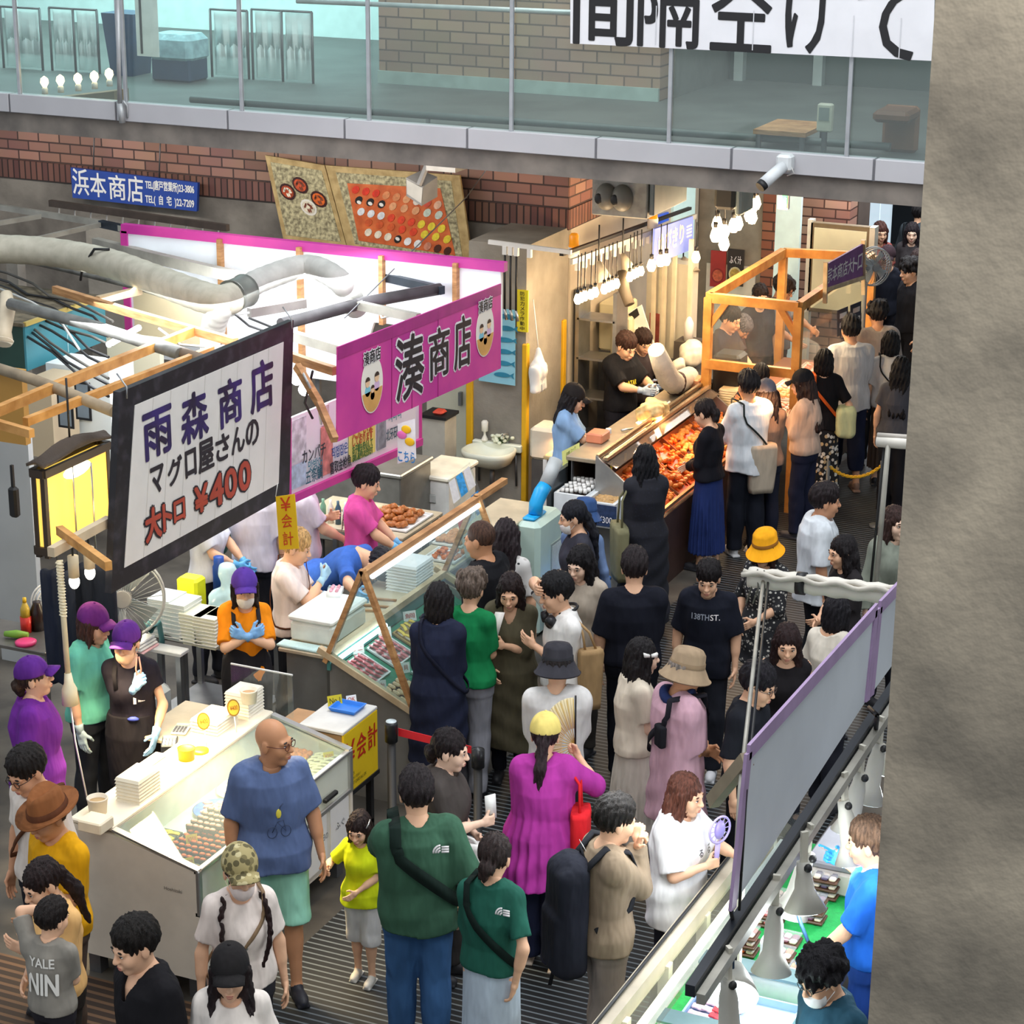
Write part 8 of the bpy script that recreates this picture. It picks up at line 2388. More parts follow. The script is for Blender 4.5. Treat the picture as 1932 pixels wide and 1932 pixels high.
# lower left
person('fedora',80,1493,1.63,-55,'person in a golden yellow t-shirt and brown felt hat looking down by the drain mat','tan',hair='short',hat=('fedora','#8a5632','#5a3420'),pitch=15,top=TS('#e0a312',hem=.86),bot=dict(c='#4a3c34'),L='belly',R='belly',fat=1.08,hc='#3a322c')
person('glasses',38,1416,1.70,-52,'person in glasses and a white t-shirt with a brown strap at the left edge','mid',hair='short',pitch=22,top=TS('#e9ddd2'),glasses='#2a1d18',L='down',R='down',bot=DARKT)
person('purple',52,1236,1.60,82,'person in a purple t-shirt and purple cap looking up at the left edge','fair',True,'bun','#3a2a22',hat=('cap','#5d2a86',None),pitch=-8,top=TS('#6f2a92',hem=.72,ease=.04),L='down',R='down',fat=1.34,bot=dict(c='#33203c'))
person('teal',178,1136,1.63,55,'person in a mint green t-shirt and purple cap standing behind the black-shirted server','fair',True,'bob','#4a2f2a',hat=('cap','#6b2a78',None),pitch=10,top=TS('#6cc4ac',ease=.035),L='down',R='down',fat=1.15,gloves='#b7cfd6',bot=dict(c='#20242c'))
person('server',236,1170,1.60,-8,'person in a black t-shirt, purple cap and orange-lit mask holding tongs behind the sushi case','fair',True,'short','#2a1a18',hat=('cap','#5b2a80',None),mask='#f3c8a2',yaw=-12,pitch=6,top=TS('#1f1c26',sleeve=.26),R='clasp',L=(.20,.20,.95),hR='grip',gloves='#8fc0ea',apron=dict(c='#1c1a20',top=1.06),bot=DARKT)
person('orange',460,1070,1.60,4,'person in an orange t-shirt, black apron, purple cap and mask with clasped blue gloves','fair',True,'bob','#241a18',hat=('cap','#5a3a9c',None),mask='#f2e6da',pitch=4,top=TS('#f08c14',sleeve=.46,ease=.03),L=(-.035,.20,1.27),R=(-.035,.20,1.27),gloves='#7fb4ea',hL='grip',hR='grip',apron=dict(c='#262428'),bot=DARKT,elL=(1,.1,-.6),elR=(1,.1,-.6))
person('blond',563,1000,1.62,78,'blond person in a pale t-shirt holding up a pack beside the yellow sign','fair',False,'short_fringe','#c9a06a',pitch=16,top=TS('#ecdcd8',ease=.034),R=(.02,.30,1.34),L=(-.02,.34,1.20),gloves='#a9d2ea',hR='grip',hL='flat',bot=DARKT)
person('hid1',478,868,1.72,170,'person in a white shirt and dark trousers whose head is hidden by the name board','fair',False,'short',top=TS('#dcd8e6',ease=.04,hem=.88),bot=DARKT,L='work',R='down')
person('hid2',580,858,1.70,100,'person in a pale lilac shirt whose head is hidden behind the fish price board','fair',False,'short',top=TS('#e2d8e4',ease=.04,hem=.88),bot=DARKT,R='work',L='chest')
person('arm',395,905,1.65,60,'person in a white top reaching a blue-gloved hand beside the green basket','fair',True,'bob',top=TS('#dfe0ea',ease=.03),R=(.05,.35,1.05),L=(.05,.4,1.0),gloves='#5fb0e8',bot=DARKT)
person('pink',695,880,1.62,80,'person in a bright pink t-shirt with blue gloves working in the pink stall','fair',False,'short','#241e22',pitch=14,top=TS('#e45aa8',ease=.035,hem=.84),R=(.06,.42,.98),L=(.10,.36,1.0),gloves='#6fb8ea',bot=DARKT)
reach('bend',738,1070,1.70,62,'person in a blue t-shirt bending low over the glass case','fair',False,'short','#22222a',lean=60,pitch=58,top=TS('#3f6ac0',ease=.03,hem=.80),toR=(-6.74,12.80,.95),L=(.16,.40,.98),gloves='#7fc0ea',bot=dict(c='#2450a8',ease=.035))
# round the glass case
person('navyback',828,1098,1.65,172,'person with a black bob and long navy coat seen from behind','fair',True,'bob','#1a1618',top=TS('#23283e',sleeve='three',hem=.42,flare=.03,ease=.03,name='coat'),L='belly',R='belly',bot=DARKT,fat=1.05)
person('greenhair',890,1076,1.64,160,'grey-haired person in a bright green t-shirt at the glass case','fair',True,'curly','#6a5c52',top=TS('#16804a',ease=.03),bot=dict(c='#8f9098',ease=.03),L='belly',R='belly')
person('buzz',905,982,1.77,-118,'person with cropped brown hair and black t-shirt looking towards the pink stall','tan',False,'buzz','#4a3328',top=TS(BLK,ease=.035),bot=DARKT,L='down',R='down',fat=1.15)
person('longback',955,978,1.67,168,'person with very long straight dark hair and a white patterned top seen from behind','fair',True,'longer','#2a2124',top=TS('#c9c6c4',ease=.03,m=blotch('#d6d3d0',['#2c2a2e','#b9b4b0','#3a383c'],16,.8,.35)),bot=DARKT)
person('olive',962,1085,1.58,-8,'person in a long olive shirt dress looking down in the middle of the crowd','fair',True,'mid_high','#241a1a',pitch=18,top=TS('#57513f',sleeve='half',hem=.32,flare=.03,ease=.03,neck='v',name='dress'),L='chest',R=(.14,.20,.98),bot=DARKT,fat=1.1)
person('head',1046,1083,1.68,-72,'person in a white t-shirt with black headphones round the neck touching the forehead','fair',False,'short','#141316',pitch=12,top=TS('#e9e6e2',ease=.03),R='forehead',L='chest',bot=dict(c='#3a3836'),hR='relax')
person('blackhat',1053,1212,1.66,176,'person in a dark grey felt hat and white t-shirt seen from behind','fair',False,'short','#221c1c',hat=('bucket','#35343a','#2a2a2e'),top=TS('#dedbd8',ease=.045,sleeve=.46),bot=dict(c='#2a2a30'),L='belly',R='belly')
person('blouse',1092,1032,1.60,-32,'person with long black hair and a cream sleeveless blouse looking down to the left','pale',True,'long_f','#161316',pitch=16,top=TS('#b5a898',sleeve=.18,hem=.80,ease=.03),L='down',R='belly',bot=dict(c='#3a3632'))
person('maskgirl',1080,945,1.58,-85,'person with black hair and white mask in a dark top beside the pale cooler','fair',True,'pony','#1b1c24',mask='#ebe6e2',pitch=10,top=TS('#3a3a44',sleeve='short',ease=.03),R='belly',L='belly',bot=dict(c='#2a2a32'))
person('denimhat',1106,938,1.49,155,'person in a blue denim bucket hat and blue vest over grey sleeves','fair',True,'bob','#241c20',hat=('bucket','#35507e','#2c4570'),top=TS('#8f93a0',sleeve='long',ease=.035,m=cloth('#6f86ae')),bot=dict(c='#23252d'),L='belly',R='down')
person('navytee',1198,1035,1.72,180,'broad person in a plain black navy t-shirt seen from behind in the aisle','fair',False,'short','#221a1c',top=TS('#151722',ease=.035,sleeve=.48),bot=dict(c='#14161e'),L='down',R='belly',fat=1.12)
person('hood',1218,838,1.62,-165,'person in a black headscarf and long black robe at the prawn case','fair',True,'mid','#111116',top=TS('#14141e',sleeve='long',hem=.12,flare=.06,ease=.04,m=blotch('#13141f',['#1b1d2c','#171928'],40,.8,.3),name='robe'),bot=DARKT,L='belly',R='belly')
person('blueskirt',1325,753,1.58,-118,'person in a sheer black top and long pleated blue skirt at the prawn case','fair',True,'bun','#231a1a',pitch=22,top=TS('#14141b',sleeve='long',hem=.94,ease=.03),bot=dict(kind='skirt',c='#223266',hem=.20,flare=.22,pleat=.014,pn=24,waist=1.06),L='belly',R='belly',shoes='#2a2a30')
person('whitelong',1412,700,1.72,-152,'person in a white long-sleeved shirt standing at the prawn case','tan',False,'short','#1a1517',top=TS('#d8dde2',sleeve='long',ease=.05,hem=.82),bot=dict(c='#171a24',ease=.03),L='work',R='phone_high',hR='grip',shoes='#d5d5d5')
person('greycap',1446,712,1.60,-160,'person in a mottled grey cap with a large beige tote at the wooden stall','fair',True,'mid','#2a2020',hat=('cap','#6a6a74',None),top=TS('#8a7263',ease=.03),bot=dict(c='#1e2130'),L='belly',R='belly')
person('darkhead',1436,688,1.46,-170,'dark-haired person mostly hidden behind the grey-capped shopper at the wooden stall','fair',False,'short','#1d1718',top=TS('#3a2c28'),bot=DARKT)
person('beigecap',1512,694,1.60,-112,'person in a black cap and beige blouse with long hair in the aisle','fair',True,'long','#2e1f1c',hat=('cap','#1d1c20',None),pitch=14,top=TS('#bba595',sleeve='long',ease=.045),bot=dict(c='#1b2036',ease=.025),L='chest',R='chest',shoes='#33333a')
person('floral',1556,658,1.58,-170,'person in a black t-shirt and floral black skirt with an orange bag strap','fair',True,'bob','#171315',top=TS('#17161a',ease=.03),bot=dict(kind='skirt',hem=.22,flare=.24,waist=1.06,m=blotch('#17171b',['#e9e4da','#d9b98a','#cfcac2','#e8e0d0'],22,.8,.42)),L='down',R=(.24,.08,.98))
person('whitetee',1606,596,1.74,-165,'tall person in a loose white t-shirt and rolled navy trousers in the far aisle','mid',False,'short','#1f1a1a',top=TS('#d3cfce',ease=.05,hem=.82,sleeve=.48),bot=dict(c='#1b2138',hem=.22,ease=.03),L='down',R='belly',stride=.08,fat=1.1,shoes='#8a6a58')
person('greytee',1657,568,1.72,-170,'person with wavy black hair and a taupe t-shirt in the far aisle','mid',False,'curly','#1c1718',top=TS('#a3978f',ease=.045,hem=.80),bot=dict(c='#232428'),L='belly',R='down')
person('whitebag',1682,624,1.58,-175,'person in a white t-shirt with a thin black bag strap near the far pillar edge','fair',True,'bob','#151214',top=TS('#d6d0cc',ease=.04),bot=dict(kind='skirt',c='#5a4a40',hem=.22,flare=.2),L='down',R='chest')
person('darklong',1702,672,1.58,172,'person with long black hair and a charcoal top beside the pillar edge','fair',True,'long','#151214',top=TS('#4a4b52',ease=.035,sleeve=.3),bot=dict(c='#17181e',ease=.04),L='down',R='down')
# far end
person('far1',1662,418,1.65,20,'reddish-haired person in white farthest back beside the framed board','fair',True,'bob_fringe','#4a2a24',top=TS('#8f4a44'),bot=DARKT,h=.014)
person('far2',1676,461,1.66,-5,'person in a dark cap and dark jacket with a red-lit face at the far end','fair',False,'short','#2a2024',hat=('cap','#3a2a30',None),top=TS('#1a1d28',sleeve='long'),bot=DARKT,h=.014)
person('far3',1722,420,1.60,0,'person with long wavy dark hair at the far end of the aisle','pale',True,'long_f','#231c20',top=TS('#3a3638',sleeve='long'),bot=DARKT,h=.014)
person('far4',1718,488,1.72,-60,'person in black with wavy black hair walking at the far end','fair',False,'curly','#171315',top=TS('#16161b',sleeve='long',ease=.05),bot=dict(c='#15151a'),h=.013)
person('far5',1738,382,1.72,150,'person in a dark jacket with a strap by the far doors','fair',False,'short','#1a1719',top=TS('#3b4248',sleeve='long',ease=.06),bot=DARKT,h=.014)
person('far6',1732,470,1.55,-30,'person in a pale top half hidden behind the curly-haired walker','fair',True,'bob','#3a2a28',top=TS('#b9c3cc'),bot=DARKT,h=.014)
# staff of the far stalls
person('qatar',1187,630,1.66,42,'person in a black sports jersey with yellow lettering behind the prawn counter','fair',False,'short_fringe','#3a2620',pitch=24,top=TS('#16171c',ease=.04,sleeve=.46),R=(.02,.40,1.17),L=(.14,.42,1.17),gloves='#b9cde6',bot=DARKT)
person('second',1217,624,1.56,30,'person in a charcoal t-shirt next to the yellow-lettered worker behind the counter','fair',False,'short_fringe','#2e1e1a',pitch=22,top=TS('#3a3438',ease=.04),R=(.1,.42,1.17),L=(.12,.45,1.18),gloves='#9ab4e0',bot=DARKT)
person('helper',1090,722,1.58,85,'person in a light blue t-shirt and dark cap pouring a drink beside the pillar','fair',True,'mid','#1f1a1c',hat=('cap','#25201f',None),pitch=20,top=TS('#8fb0d8',ease=.04,sleeve=.46),R=(.06,.42,1.20),L=(.10,.38,1.0),bot=dict(c='#5a7090'),hR='grip',hL='grip')
person('stall1',1382,578,1.68,60,'person in dark clothes at the left inside the wooden stall','mid',False,'short','#231a18',pitch=16,top=TS('#3b3236',ease=.035),bot=DARKT,R='work',L='work',h=.012,gloves='#b9cfe8')
person('stall2',1413,604,1.50,55,'grey-haired person leaning over the trays inside the wooden stall','mid',False,'short','#6f6a70',pitch=38,lean=22,top=TS('#5a3a40',ease=.03),bot=DARKT,R='reach',L='work',h=.012,gloves='#b9cfe8')
person('stall3',1436,536,1.64,20,'person in dark grey standing at the back of the wooden stall','fair',True,'bun','#241a18',pitch=10,top=TS('#3f3c44',ease=.03),bot=DARKT,h=.012)
person('stall4',1484,522,1.68,62,'person in a grey t-shirt and glasses with orange-lit arm inside the wooden stall','mid',False,'curly','#2e2422',pitch=20,glasses='#2a2020',top=TS('#8b8788',ease=.045),bot=DARKT,R='work',L='reach',h=.012)
# right of the aisle
person('whitebig',1558,913,1.68,102,'person in a big white t-shirt in profile behind the rolled awning','mid',False,'short','#241c1e',top=TS('#d9dfe4',ease=.055,hem=.80,sleeve=.48),bot=dict(c='#17191f'),L='down',R='down',fat=1.12,pitch=4)
person('facing',1590,1010,1.56,-62,'person with dark wavy hair in profile just behind the rolled awning','fair',True,'mid','#1a1517',top=TS('#2a2628',sleeve='short'),bot=DARKT,L='belly',R='belly')
person('cardigan',1690,955,1.60,38,'person with brown hair and a grey-green cardigan at the pillar edge','pale',True,'mid','#3a2824',top=TS('#8b9184',sleeve='long',ease=.045),bot=DARKT,pitch=2)
person('yellowhat',1443,1000,1.56,-28,'person in a bright yellow bucket hat and glasses with a dark floral top','fair',True,'bob','#3a2420',hat=('bucket','#eda41a','#8a5a20'),glasses='#4a2a24',pitch=10,top=TS('#2a2a2e',ease=.035,hem=.62,m=blotch('#26272b',['#b9b6ae','#8f8d88','#d9d5cc'],38,.8,.33),sleeve='half'),bot=dict(c='#b5aca4',ease=.03),L='belly',R=(.2,.1,.95))
person('boy',1337,1060,1.60,-6,'boy in a navy t-shirt with white lettering walking towards the camera','fair',False,'short_fringe','#171214',pitch=16,top=TS('#171a26',ease=.045,sleeve=.48,hem=.80),bot=dict(c='#1a1c24',ease=.03),stride=.10,shoes='#c9c9cc')
person('litface',1487,1180,1.58,4,'person with long brown hair and a warmly lit face in a black top','fair',True,'long_f','#2a1a1a',pitch=14,top=TS('#1c191c',sleeve='none',neck='wide',hem=.9),bot=DARKT,L='down',R='down')
person('lace',1582,1122,1.56,145,'person with a black bob and white mask in a cream lace blouse','fair',True,'bob','#17141a',mask='#eef0f2',top=TS('#dcd3c4',neck='wide',ease=.035,bump=.4),bot=DARKT,L='down',R='belly')
person('glassman',1438,1254,1.66,68,'person with tousled black hair in a black t-shirt beside the awning','fair',False,'short_fringe','#17131a',pitch=16,top=TS('#191b22',ease=.04,sleeve=.46),bot=dict(c='#14161c'),L='belly',R='down',glasses='#5a4a44')
person('buckethat',1303,1222,1.68,118,'person in a tan bucket hat, navy scarf and pale pink shirt','tan',False,'short','#8a8078',hat=('bucket','#a08a70','#8a755c'),pitch=12,top=TS('#c9a0ae',ease=.055,hem=.62,sleeve=.48,flare=.02),bot=dict(c='#2a2730'),L='belly',R='belly',fat=1.12)
person('bow',1212,1204,1.58,108,'person with long black hair, a white bow clip and a cream blouse','pale',True,'long','#1a1618',top=TS('#e3d6c2',ease=.04,sleeve=.40),bot=dict(kind='skirt',c='#d9cfc2',hem=.25,flare=.25),R='belly',L='belly',pitch=4)
# foreground middle
person('magenta',1030,1340,1.60,172,'person in a yellow cap and long magenta blouse fanning with a folding fan','fair',True,'pony','#2a1c20',hat=('cap','#ecd67c',None),top=TS('#b23a9c',ease=.06,hem=.62,flare=.07,pleat=.010,pn=22,sleeve='half'),R='fan',L='belly',hR='grip',bot=dict(c='#1c2138',ease=.03,wide=.02),shoes='#c9b8a8',fat=1.08)
person('bun',850,1376,1.60,78,'person with a black bun and charcoal blouse holding a phone in profile','pale',True,'bun','#1e1618',top=TS('#48423f',ease=.055,sleeve='half',hem=.80),R=(.06,.30,1.14),L='belly',hR='grip',bot=dict(c='#33302f',ease=.03),pitch=8)
person('greenman',785,1450,1.74,184,'tall person in a dark green t-shirt with a crossbody strap seen from behind','fair',False,'short','#231c1e',top=TS('#3a5e4a',ease=.05,hem=.84,sleeve=.48),bot=dict(c='#3a5f8c',ease=.025),L='chest',R=(.28,.02,.90),fat=1.12,elL=(1,.4,-.2))
person('greenwoman',935,1572,1.60,158,'person with a low bun in a green t-shirt and pale jeans seen from behind','fair',True,'bun','#2e2220',top=TS('#20584a',ease=.035,hem=.94),bot=dict(kind='skirt',c='#b9c8d6',hem=.2,flare=.20,pleat=.003,waist=1.06),R=(.20,-.10,.90),L='belly')
reach('child',675,1535,1.08,-22,'small child in a neon yellow t-shirt and white shorts holding a hand','fair',True,'bob_fringe','#2e2220',hs=1.32,pitch=18,top=TS('#d3e01c',ease=.035,hem=.82,sleeve=.40),bot=dict(kind='shorts',c='#d9d6d2',hem=.42,ease=.045),toR=WZ(618,1652,.74),L='belly',shoes='#c9c5bd',hz=.02)
reach('bald',512,1356,1.72,14,'bald person in glasses, slate blue t-shirt and mint shorts before the sushi case','tan',False,'bald',yaw=46,pitch=2,top=TS('#5d6f98',ease=.045,hem=.82,sleeve=.46),bot=dict(kind='shorts',c='#93cdb4',hem=.50,ease=.05),glasses='#5a2a20',R='down',toL=WZ(610,1640,.80),shoes='#22222a',fat=1.1,stride=.09)
person('camo',452,1592,1.64,12,'person in a camouflage cap and white mask with two long braids','fair',True,'braids','#2a1a1a',hat=('cap',blotch('#a89a6a',['#7a6f48','#c9bd90','#5f5738'],30,.8,.5),None),mask='#ecdcd6',pitch=8,top=TS('#e9dcd4',ease=.03,sleeve=.38),bot=dict(c='#2a2a30'),L='down',R='down')
person('blackcap',432,1780,1.60,-4,'person in a black cap with dark hair and a white top at the bottom edge','fair',True,'mid_f','#241a1c',hat=('cap','#211f20',None),pitch=6,top=TS('#e5dcd4',ease=.03),bot=DARKT)
person('blacktee',247,1735,1.70,-62,'person with thick black hair and a black v-neck t-shirt at the bottom edge','fair',False,'short','#17120f',pitch=12,top=TS('#17161a',neck='v',ease=.035),bot=DARKT,fat=1.1)
person('mother',66,1628,1.58,-62,'person in an orange-yellow top carrying a child at the lower left edge','fair',True,'pony','#241818',pitch=22,top=TS('#e8b878',ease=.03),bot=dict(c='#2a2420'),L='chest',R='belly')
person('kid',98,1697,1.16,150,'small boy in a grey t-shirt with white letters seen from behind at the lower left','fair',False,'short','#1b1412',lift=.42,hs=1.25,top=TS('#8a857c',ease=.03,sleeve=.42),bot=dict(kind='shorts',c='#26242a',hem=.5),L='forehead',R='belly',yaw=-20)
person('backpack',1164,1503,1.68,112,'person in a taupe cardigan with a large black backpack holding food to the mouth','fair',False,'short','#17120f',pitch=8,top=TS('#8f7d68',sleeve='long',ease=.04,hem=.86),bot=dict(c='#8a8078',ease=.03,hem=.10),L='mouth',R='mouth',shoes='#dcdcd8',hL='grip',hR='grip')
person('laugh',1296,1460,1.55,62,'laughing person with brown hair in a white t-shirt holding a lilac hand fan','fair',True,'mid','#5a3428',pitch=6,top=TS('#e8e6e6',ease=.06,hem=.74,sleeve=.48),bot=dict(c='#22242c'),R=(.06,.26,1.18),L=(.10,.42,1.22),hR='grip',fat=1.15)
reach('bluestaff',1642,1545,1.66,-98,'person with streaked hair in a royal blue t-shirt pointing with a blue glove','fair',False,'short','#5a4434',pitch=6,top=TS('#1f62c8',ease=.04,sleeve=.46),toR=WZ(1580,1640,1.25),L=(.2,.3,.95),hR='point',gloves='#3fa8e8',bot=dict(c='#1d3f8a'))
person('maskstaff',1545,1798,1.66,-52,'person with curly hair, glasses and mask in a dark teal shirt','fair',False,'curly','#151318',glasses='#2a2a2e',mask='#f3f3f4',pitch=20,top=TS('#24485a',ease=.04),bot=DARKT,L='down',R='down')
# what they carry
def hand_pt(key,side,off=(0,0,-.085)):
 Rm,wr=WORLD[key]['HF'][side]
 return wr+Rm@np.array(off)
def hand_ax(key,side):
 """palm's own axes: out of the palm, towards the thumb, along the fingers"""
 Rm,wr=WORLD[key]['HF'][side]
 return (-Rm[:,0]*side,-Rm[:,1],-Rm[:,2])
def mine(name,key,mb,m,label=None,cat=None,parent=None):
 return own(name,key,np.array([tuple(p) for p in mb.v],np.float32),mb.f,m,label,cat,None,parent,mb.m)
def at_hand(name,key,label,cat,side=-1):
 M=WORLD[key]['M'];p=M@Vector(hand_pt(key,side))
 return thing(name,label,cat,p)
def oriented(c,ex,ey,ez,hx,hy,hz_):
 c,ex,ey,ez=[np.asarray(q,float) for q in (c,ex,ey,ez)]
 return [c+ex*sx*hx+ey*sy*hy+ez*sz*hz_ for sz in (-1,1) for sx,sy in ((-1,-1),(1,-1),(1,1),(-1,1))]
def phone(key,side,label,c='#e8e8ea',up=.06):
 n,th,fi=hand_ax(key,side)
 t=at_hand('mobile_phone',key,label,'phone',side)
 cpt=hand_pt(key,side,(-.028*side,-.02,-.075))+th*up
 mine('phone_body',key,MB().hexa(oriented(cpt,fi,n,th,.040,.006,.080)),mat(c,.3,var=0),parent=t)
 mine('camera_bump',key,MB().hexa(oriented(cpt+th*.055+n*.008,fi,n,th,.018,.003,.018)),mat('#3a3a40',.3,var=0),parent=t)
def sling(key,side,label,c,w=.03,bag=None,z_hip=.98):
 """strap across the body, with its bag at the hip if the photo shows one"""
 pts,nr=strap_pts(key,side,z_hip=z_hip)
 t=thing('shoulder_bag' if bag else 'bag_strap',label,'bag' if bag else 'strap',WORLD[key]['M']@Vector(pts[len(pts)//2]))
 mb=MB();mb.ribbon(pts+pts[:1],w,.006,nr+nr[:1]);mine('strap',key,mb,cloth(c),parent=t)
 if bag:
  x,y,z,hx,hy,hz_,bc=bag
  g=Vol((x-.3,y-.25,z-.35),(x+.3,y+.25,z+.35),.011);g.rbox((x,y,z),(hx,hy,hz_),min(hx,hy)*.6)
  X_,Y_,Z_=g.full();g.D=g.D+(.004*noise3(X_,Y_,Z_,1.2)).astype(np.float32)
  v,f=g.mesh();own('bag_body',key,v,f,bc if not isinstance(bc,str) else cloth(bc),parent=t)
def tote(key,side,label,c,ctr,hw,hd,hh,hang,handle=None,taper=.8):
 x,y,z=ctr
 t=thing('tote_bag',label,'bag',WORLD[key]['M']@Vector((x,y,z-hh)))
 mb=MB();R_=[]
 for u,k in ((-1,taper),(-.8,taper+.06),(0,.96),(.85,1.0),(1,.92)):
  R_.append([(x+hd*k*math.copysign(abs(math.cos(a))**.6,math.cos(a)),y+hw*k*math.copysign(abs(math.sin(a))**.6,math.sin(a))+.008*math.sin(a*5+u*3),z+hh*u) for a in [2*PI*i/28 for i in range(28)]])
 mb.rings(R_,sm=True);mine('bag_body',key,mb,cloth(c) if isinstance(c,str) else c,parent=t)
 hm=cloth(handle) if handle else (cloth(c) if isinstance(c,str) else c)
 for s_ in (-.45,.45):
  m2=MB();m2.tube([(x,y+hw*s_,z+hh*.95),(x*.9+hang[0]*.1,(y+hw*s_)*.6+hang[1]*.4,(z+hh)*.4+hang[2]*.6),hang],.011,6);mine('bag_handle',key,m2,hm,parent=t)
# phones, cups, fans
phone('bun',-1,'white phone held by the charcoal-bloused person','#ecece8')
phone('whitelong',-1,'dark phone held up by the person in white before the prawn case','#2a2a2e',.05)
t=at_hand('electric_fan','olive','white hand fan held beside the olive dress','fan',1)
n,th,fi=hand_ax('olive',1);c=hand_pt('olive',1,(-.02,-.03,-.07))
mb=MB();mb.hexa(oriented(c+np.array([.0,-.04,.12]),(1,0,0),(0,1,0),(.3,0,1),.04,.018,.11));mine('fan_body','olive',mb,mat('#e9e4dc',.4),parent=t)
c=hand_pt('laugh',-1,(.02,-.03,-.07));t=at_hand('electric_fan','laugh','lilac hand fan held by the laughing person','fan',-1)
mb=MB().tube([c+np.array([0,-.01,-.05]),c+np.array([0,-.02,.10])],.018,10);mine('handle','laugh',mb,mat('#b9a8e8',.4),parent=t)
cc=c+np.array([0,-.03,.19]);ring=[cc+np.array([.02*math.cos(a)+.07*math.cos(a),-.05*math.cos(a)*.6,.085*math.sin(a)]) for a in [2*PI*i/24 for i in range(24)]]
mb=MB().tube(ring,.008,6,closed=True);[mb.tube([cc,ring[i]],.003,4) for i in range(0,24,2)];mine('fan_cage','laugh',mb,mat('#c4b4f0',.4),parent=t)
mb=MB().ball(cc,(.06,.03,.06),14,8);mine('fan_blades','laugh',mb,mat('#a898e0',.4),parent=t)
# folding fan
c=hand_pt('magenta',-1,(.01,-.03,-.06));t=at_hand('folding_fan','magenta','large cream folding fan held up by the magenta-bloused person','fan',-1)
mb=MB();N=30;A0,A1=.05,2.5
P0=[c+np.array([.05*math.cos(A0+(A1-A0)*k/N)*.6,-.02,.09*math.sin(A0+(A1-A0)*k/N)*.6]) for k in range(N+1)]
def fp(r,k,z=0):a=1.5-2.85*k/N;return c+np.array([.8*r*math.cos(a),-.03+z,r*math.sin(a)])
for k in range(N):
 z=.006*(k%2)
 mb.add([fp(.12,k,z),fp(.12,k+1,.006-z),fp(.33,k+1,.006-z),fp(.33,k,z)],[(0,1,2,3)])
o=mine('fan_leaf','magenta',mb,mat('#e6d6ae',.6,var=.05),parent=t);md=o.modifiers.new('thickness','SOLIDIFY');md.thickness=.003
mb=MB();[mb.tube([fp(.0,k),fp(.32,k,.006)],.0035,4) for k in range(0,N+1,2)];mine('fan_rib','magenta',mb,mat('#d9b868',.5),parent=t)
mine('guard','magenta',MB().bar(fp(0,-.6),fp(.34,-.6),.016,.012),BLACK,parent=t)
# packs and cups in hands
for key,side,lab,c_,sz in (('blond',1,'clear pack of pink sushi in the blond worker\'s hand','#e2a0b0',(.09,.06,.02)),('maskgirl',-1,'white foam tray of shellfish held beside the pale cooler','#5a5a4c',(.09,.06,.018))):
 t=at_hand('food_pack',key,lab,'food pack',side);c=hand_pt(key,side,(-.04*side,-.02,-.11))+np.array([0,-.03,.03])
 mine('tray',key,MB().hexa(oriented(c,(1,0,0),(0,1,0),(0,0,1),*sz)),mat('#e9edf0',.3),parent=t)
 for k in range(8):mine('morsel',key,MB().ball(c+np.array([-.06+.04*(k%4),-.025+.05*(k//4),.026]),(.02,.016,.012),8,6),mat(c_,.5,var=.3,vs=40),parent=t)
for side,c_,lab in ((-1,'#e9e9ea','white can held by the blue-shirted helper'),(1,'#7a4a2c','brown glass bottle held by the blue-shirted helper')):
 c=hand_pt('helper',side,(-.035*side,-.01,-.07));t=at_hand('drink_can' if side<0 else 'drink_bottle','helper',lab,'drink',side)
 prof=[(.03,-.07),(.034,-.06),(.034,.06),(.03,.07),(.001,.071)] if side<0 else [(.03,-.09),(.03,.03),(.012,.07),(.012,.10),(.001,.101)]
 mine('container','helper',MB().lathe(c,prof,14),mat(c_,.3),parent=t)
t=at_hand('tongs','server','pink tongs held up by the black-shirted server','tongs',-1);c=hand_pt('server',-1,(.02,-.02,-.06))
for s_ in (-1,1):mine('arm','server',MB().tube([c+np.array([0,0,-.06]),c+np.array([s_*.02,-.02,.08]),c+np.array([s_*.008,-.02,.17])],.007,6),mat('#e0a08c',.4),parent=t)
# bags and straps
sling('greenman',1,'broad dark green strap across the tall green-shirted back','#15241f',.07,z_hip=1.0)
sling('greenwoman',1,'dark strap across the green-shirted back beside the tall green-shirted person','#10201c',.05,z_hip=1.0)
sling('buckethat',-1,'black sling bag strap across the pale pink shirt','#1d1c24',.045,(-.10,.19,1.22,.055,.03,.075,'#1a1a20'))
sling('navyback',1,'dark strap across the long navy coat','#1a1d2e',.03,z_hip=.95)
sling('whitelong',1,'thin black strap across the white long-sleeved shirt','#1c2526',.018,(-.22,.06,.86,.06,.05,.10,'#1b2233'))
sling('floral',1,'orange strap and pale lime bag worn by the floral-skirted shopper','#e0662a',.035,(-.26,.10,.98,.12,.12,.17,'#d6dca8'))
sling('whitebag',1,'thin black camera strap on the white-shirted person near the far pillar','#17171a',.016)
sling('blond',1,'thin brown strap across the blond worker\'s pale t-shirt','#5a3420',.015)
sling('glasses',1,'brown leather strap across the white t-shirt at the left edge','#5a3622',.025)
sling('camo',1,'tan bag strap down the white t-shirt of the camouflage-capped person','#8a7258',.025)
sling('far5',1,'dark strap on the jacket by the far doors','#15171a',.03)
tote('hood',1,'large khaki tote bag on the black-robed shopper\'s side','#7d7a5c',(.27,.06,.80),.20,.07,.24,(.16,.02,1.42))
tote('greycap',1,'large beige tote bag on the grey-capped shopper\'s back','#b5a794',(.12,.24,.92),.09,.17,.24,(.14,.10,1.43))
tote('magenta',-1,'bright red tote bag on the magenta-bloused person\'s shoulder','#d8242c',(-.28,.10,.98),.13,.07,.18,(-.15,.02,1.44))
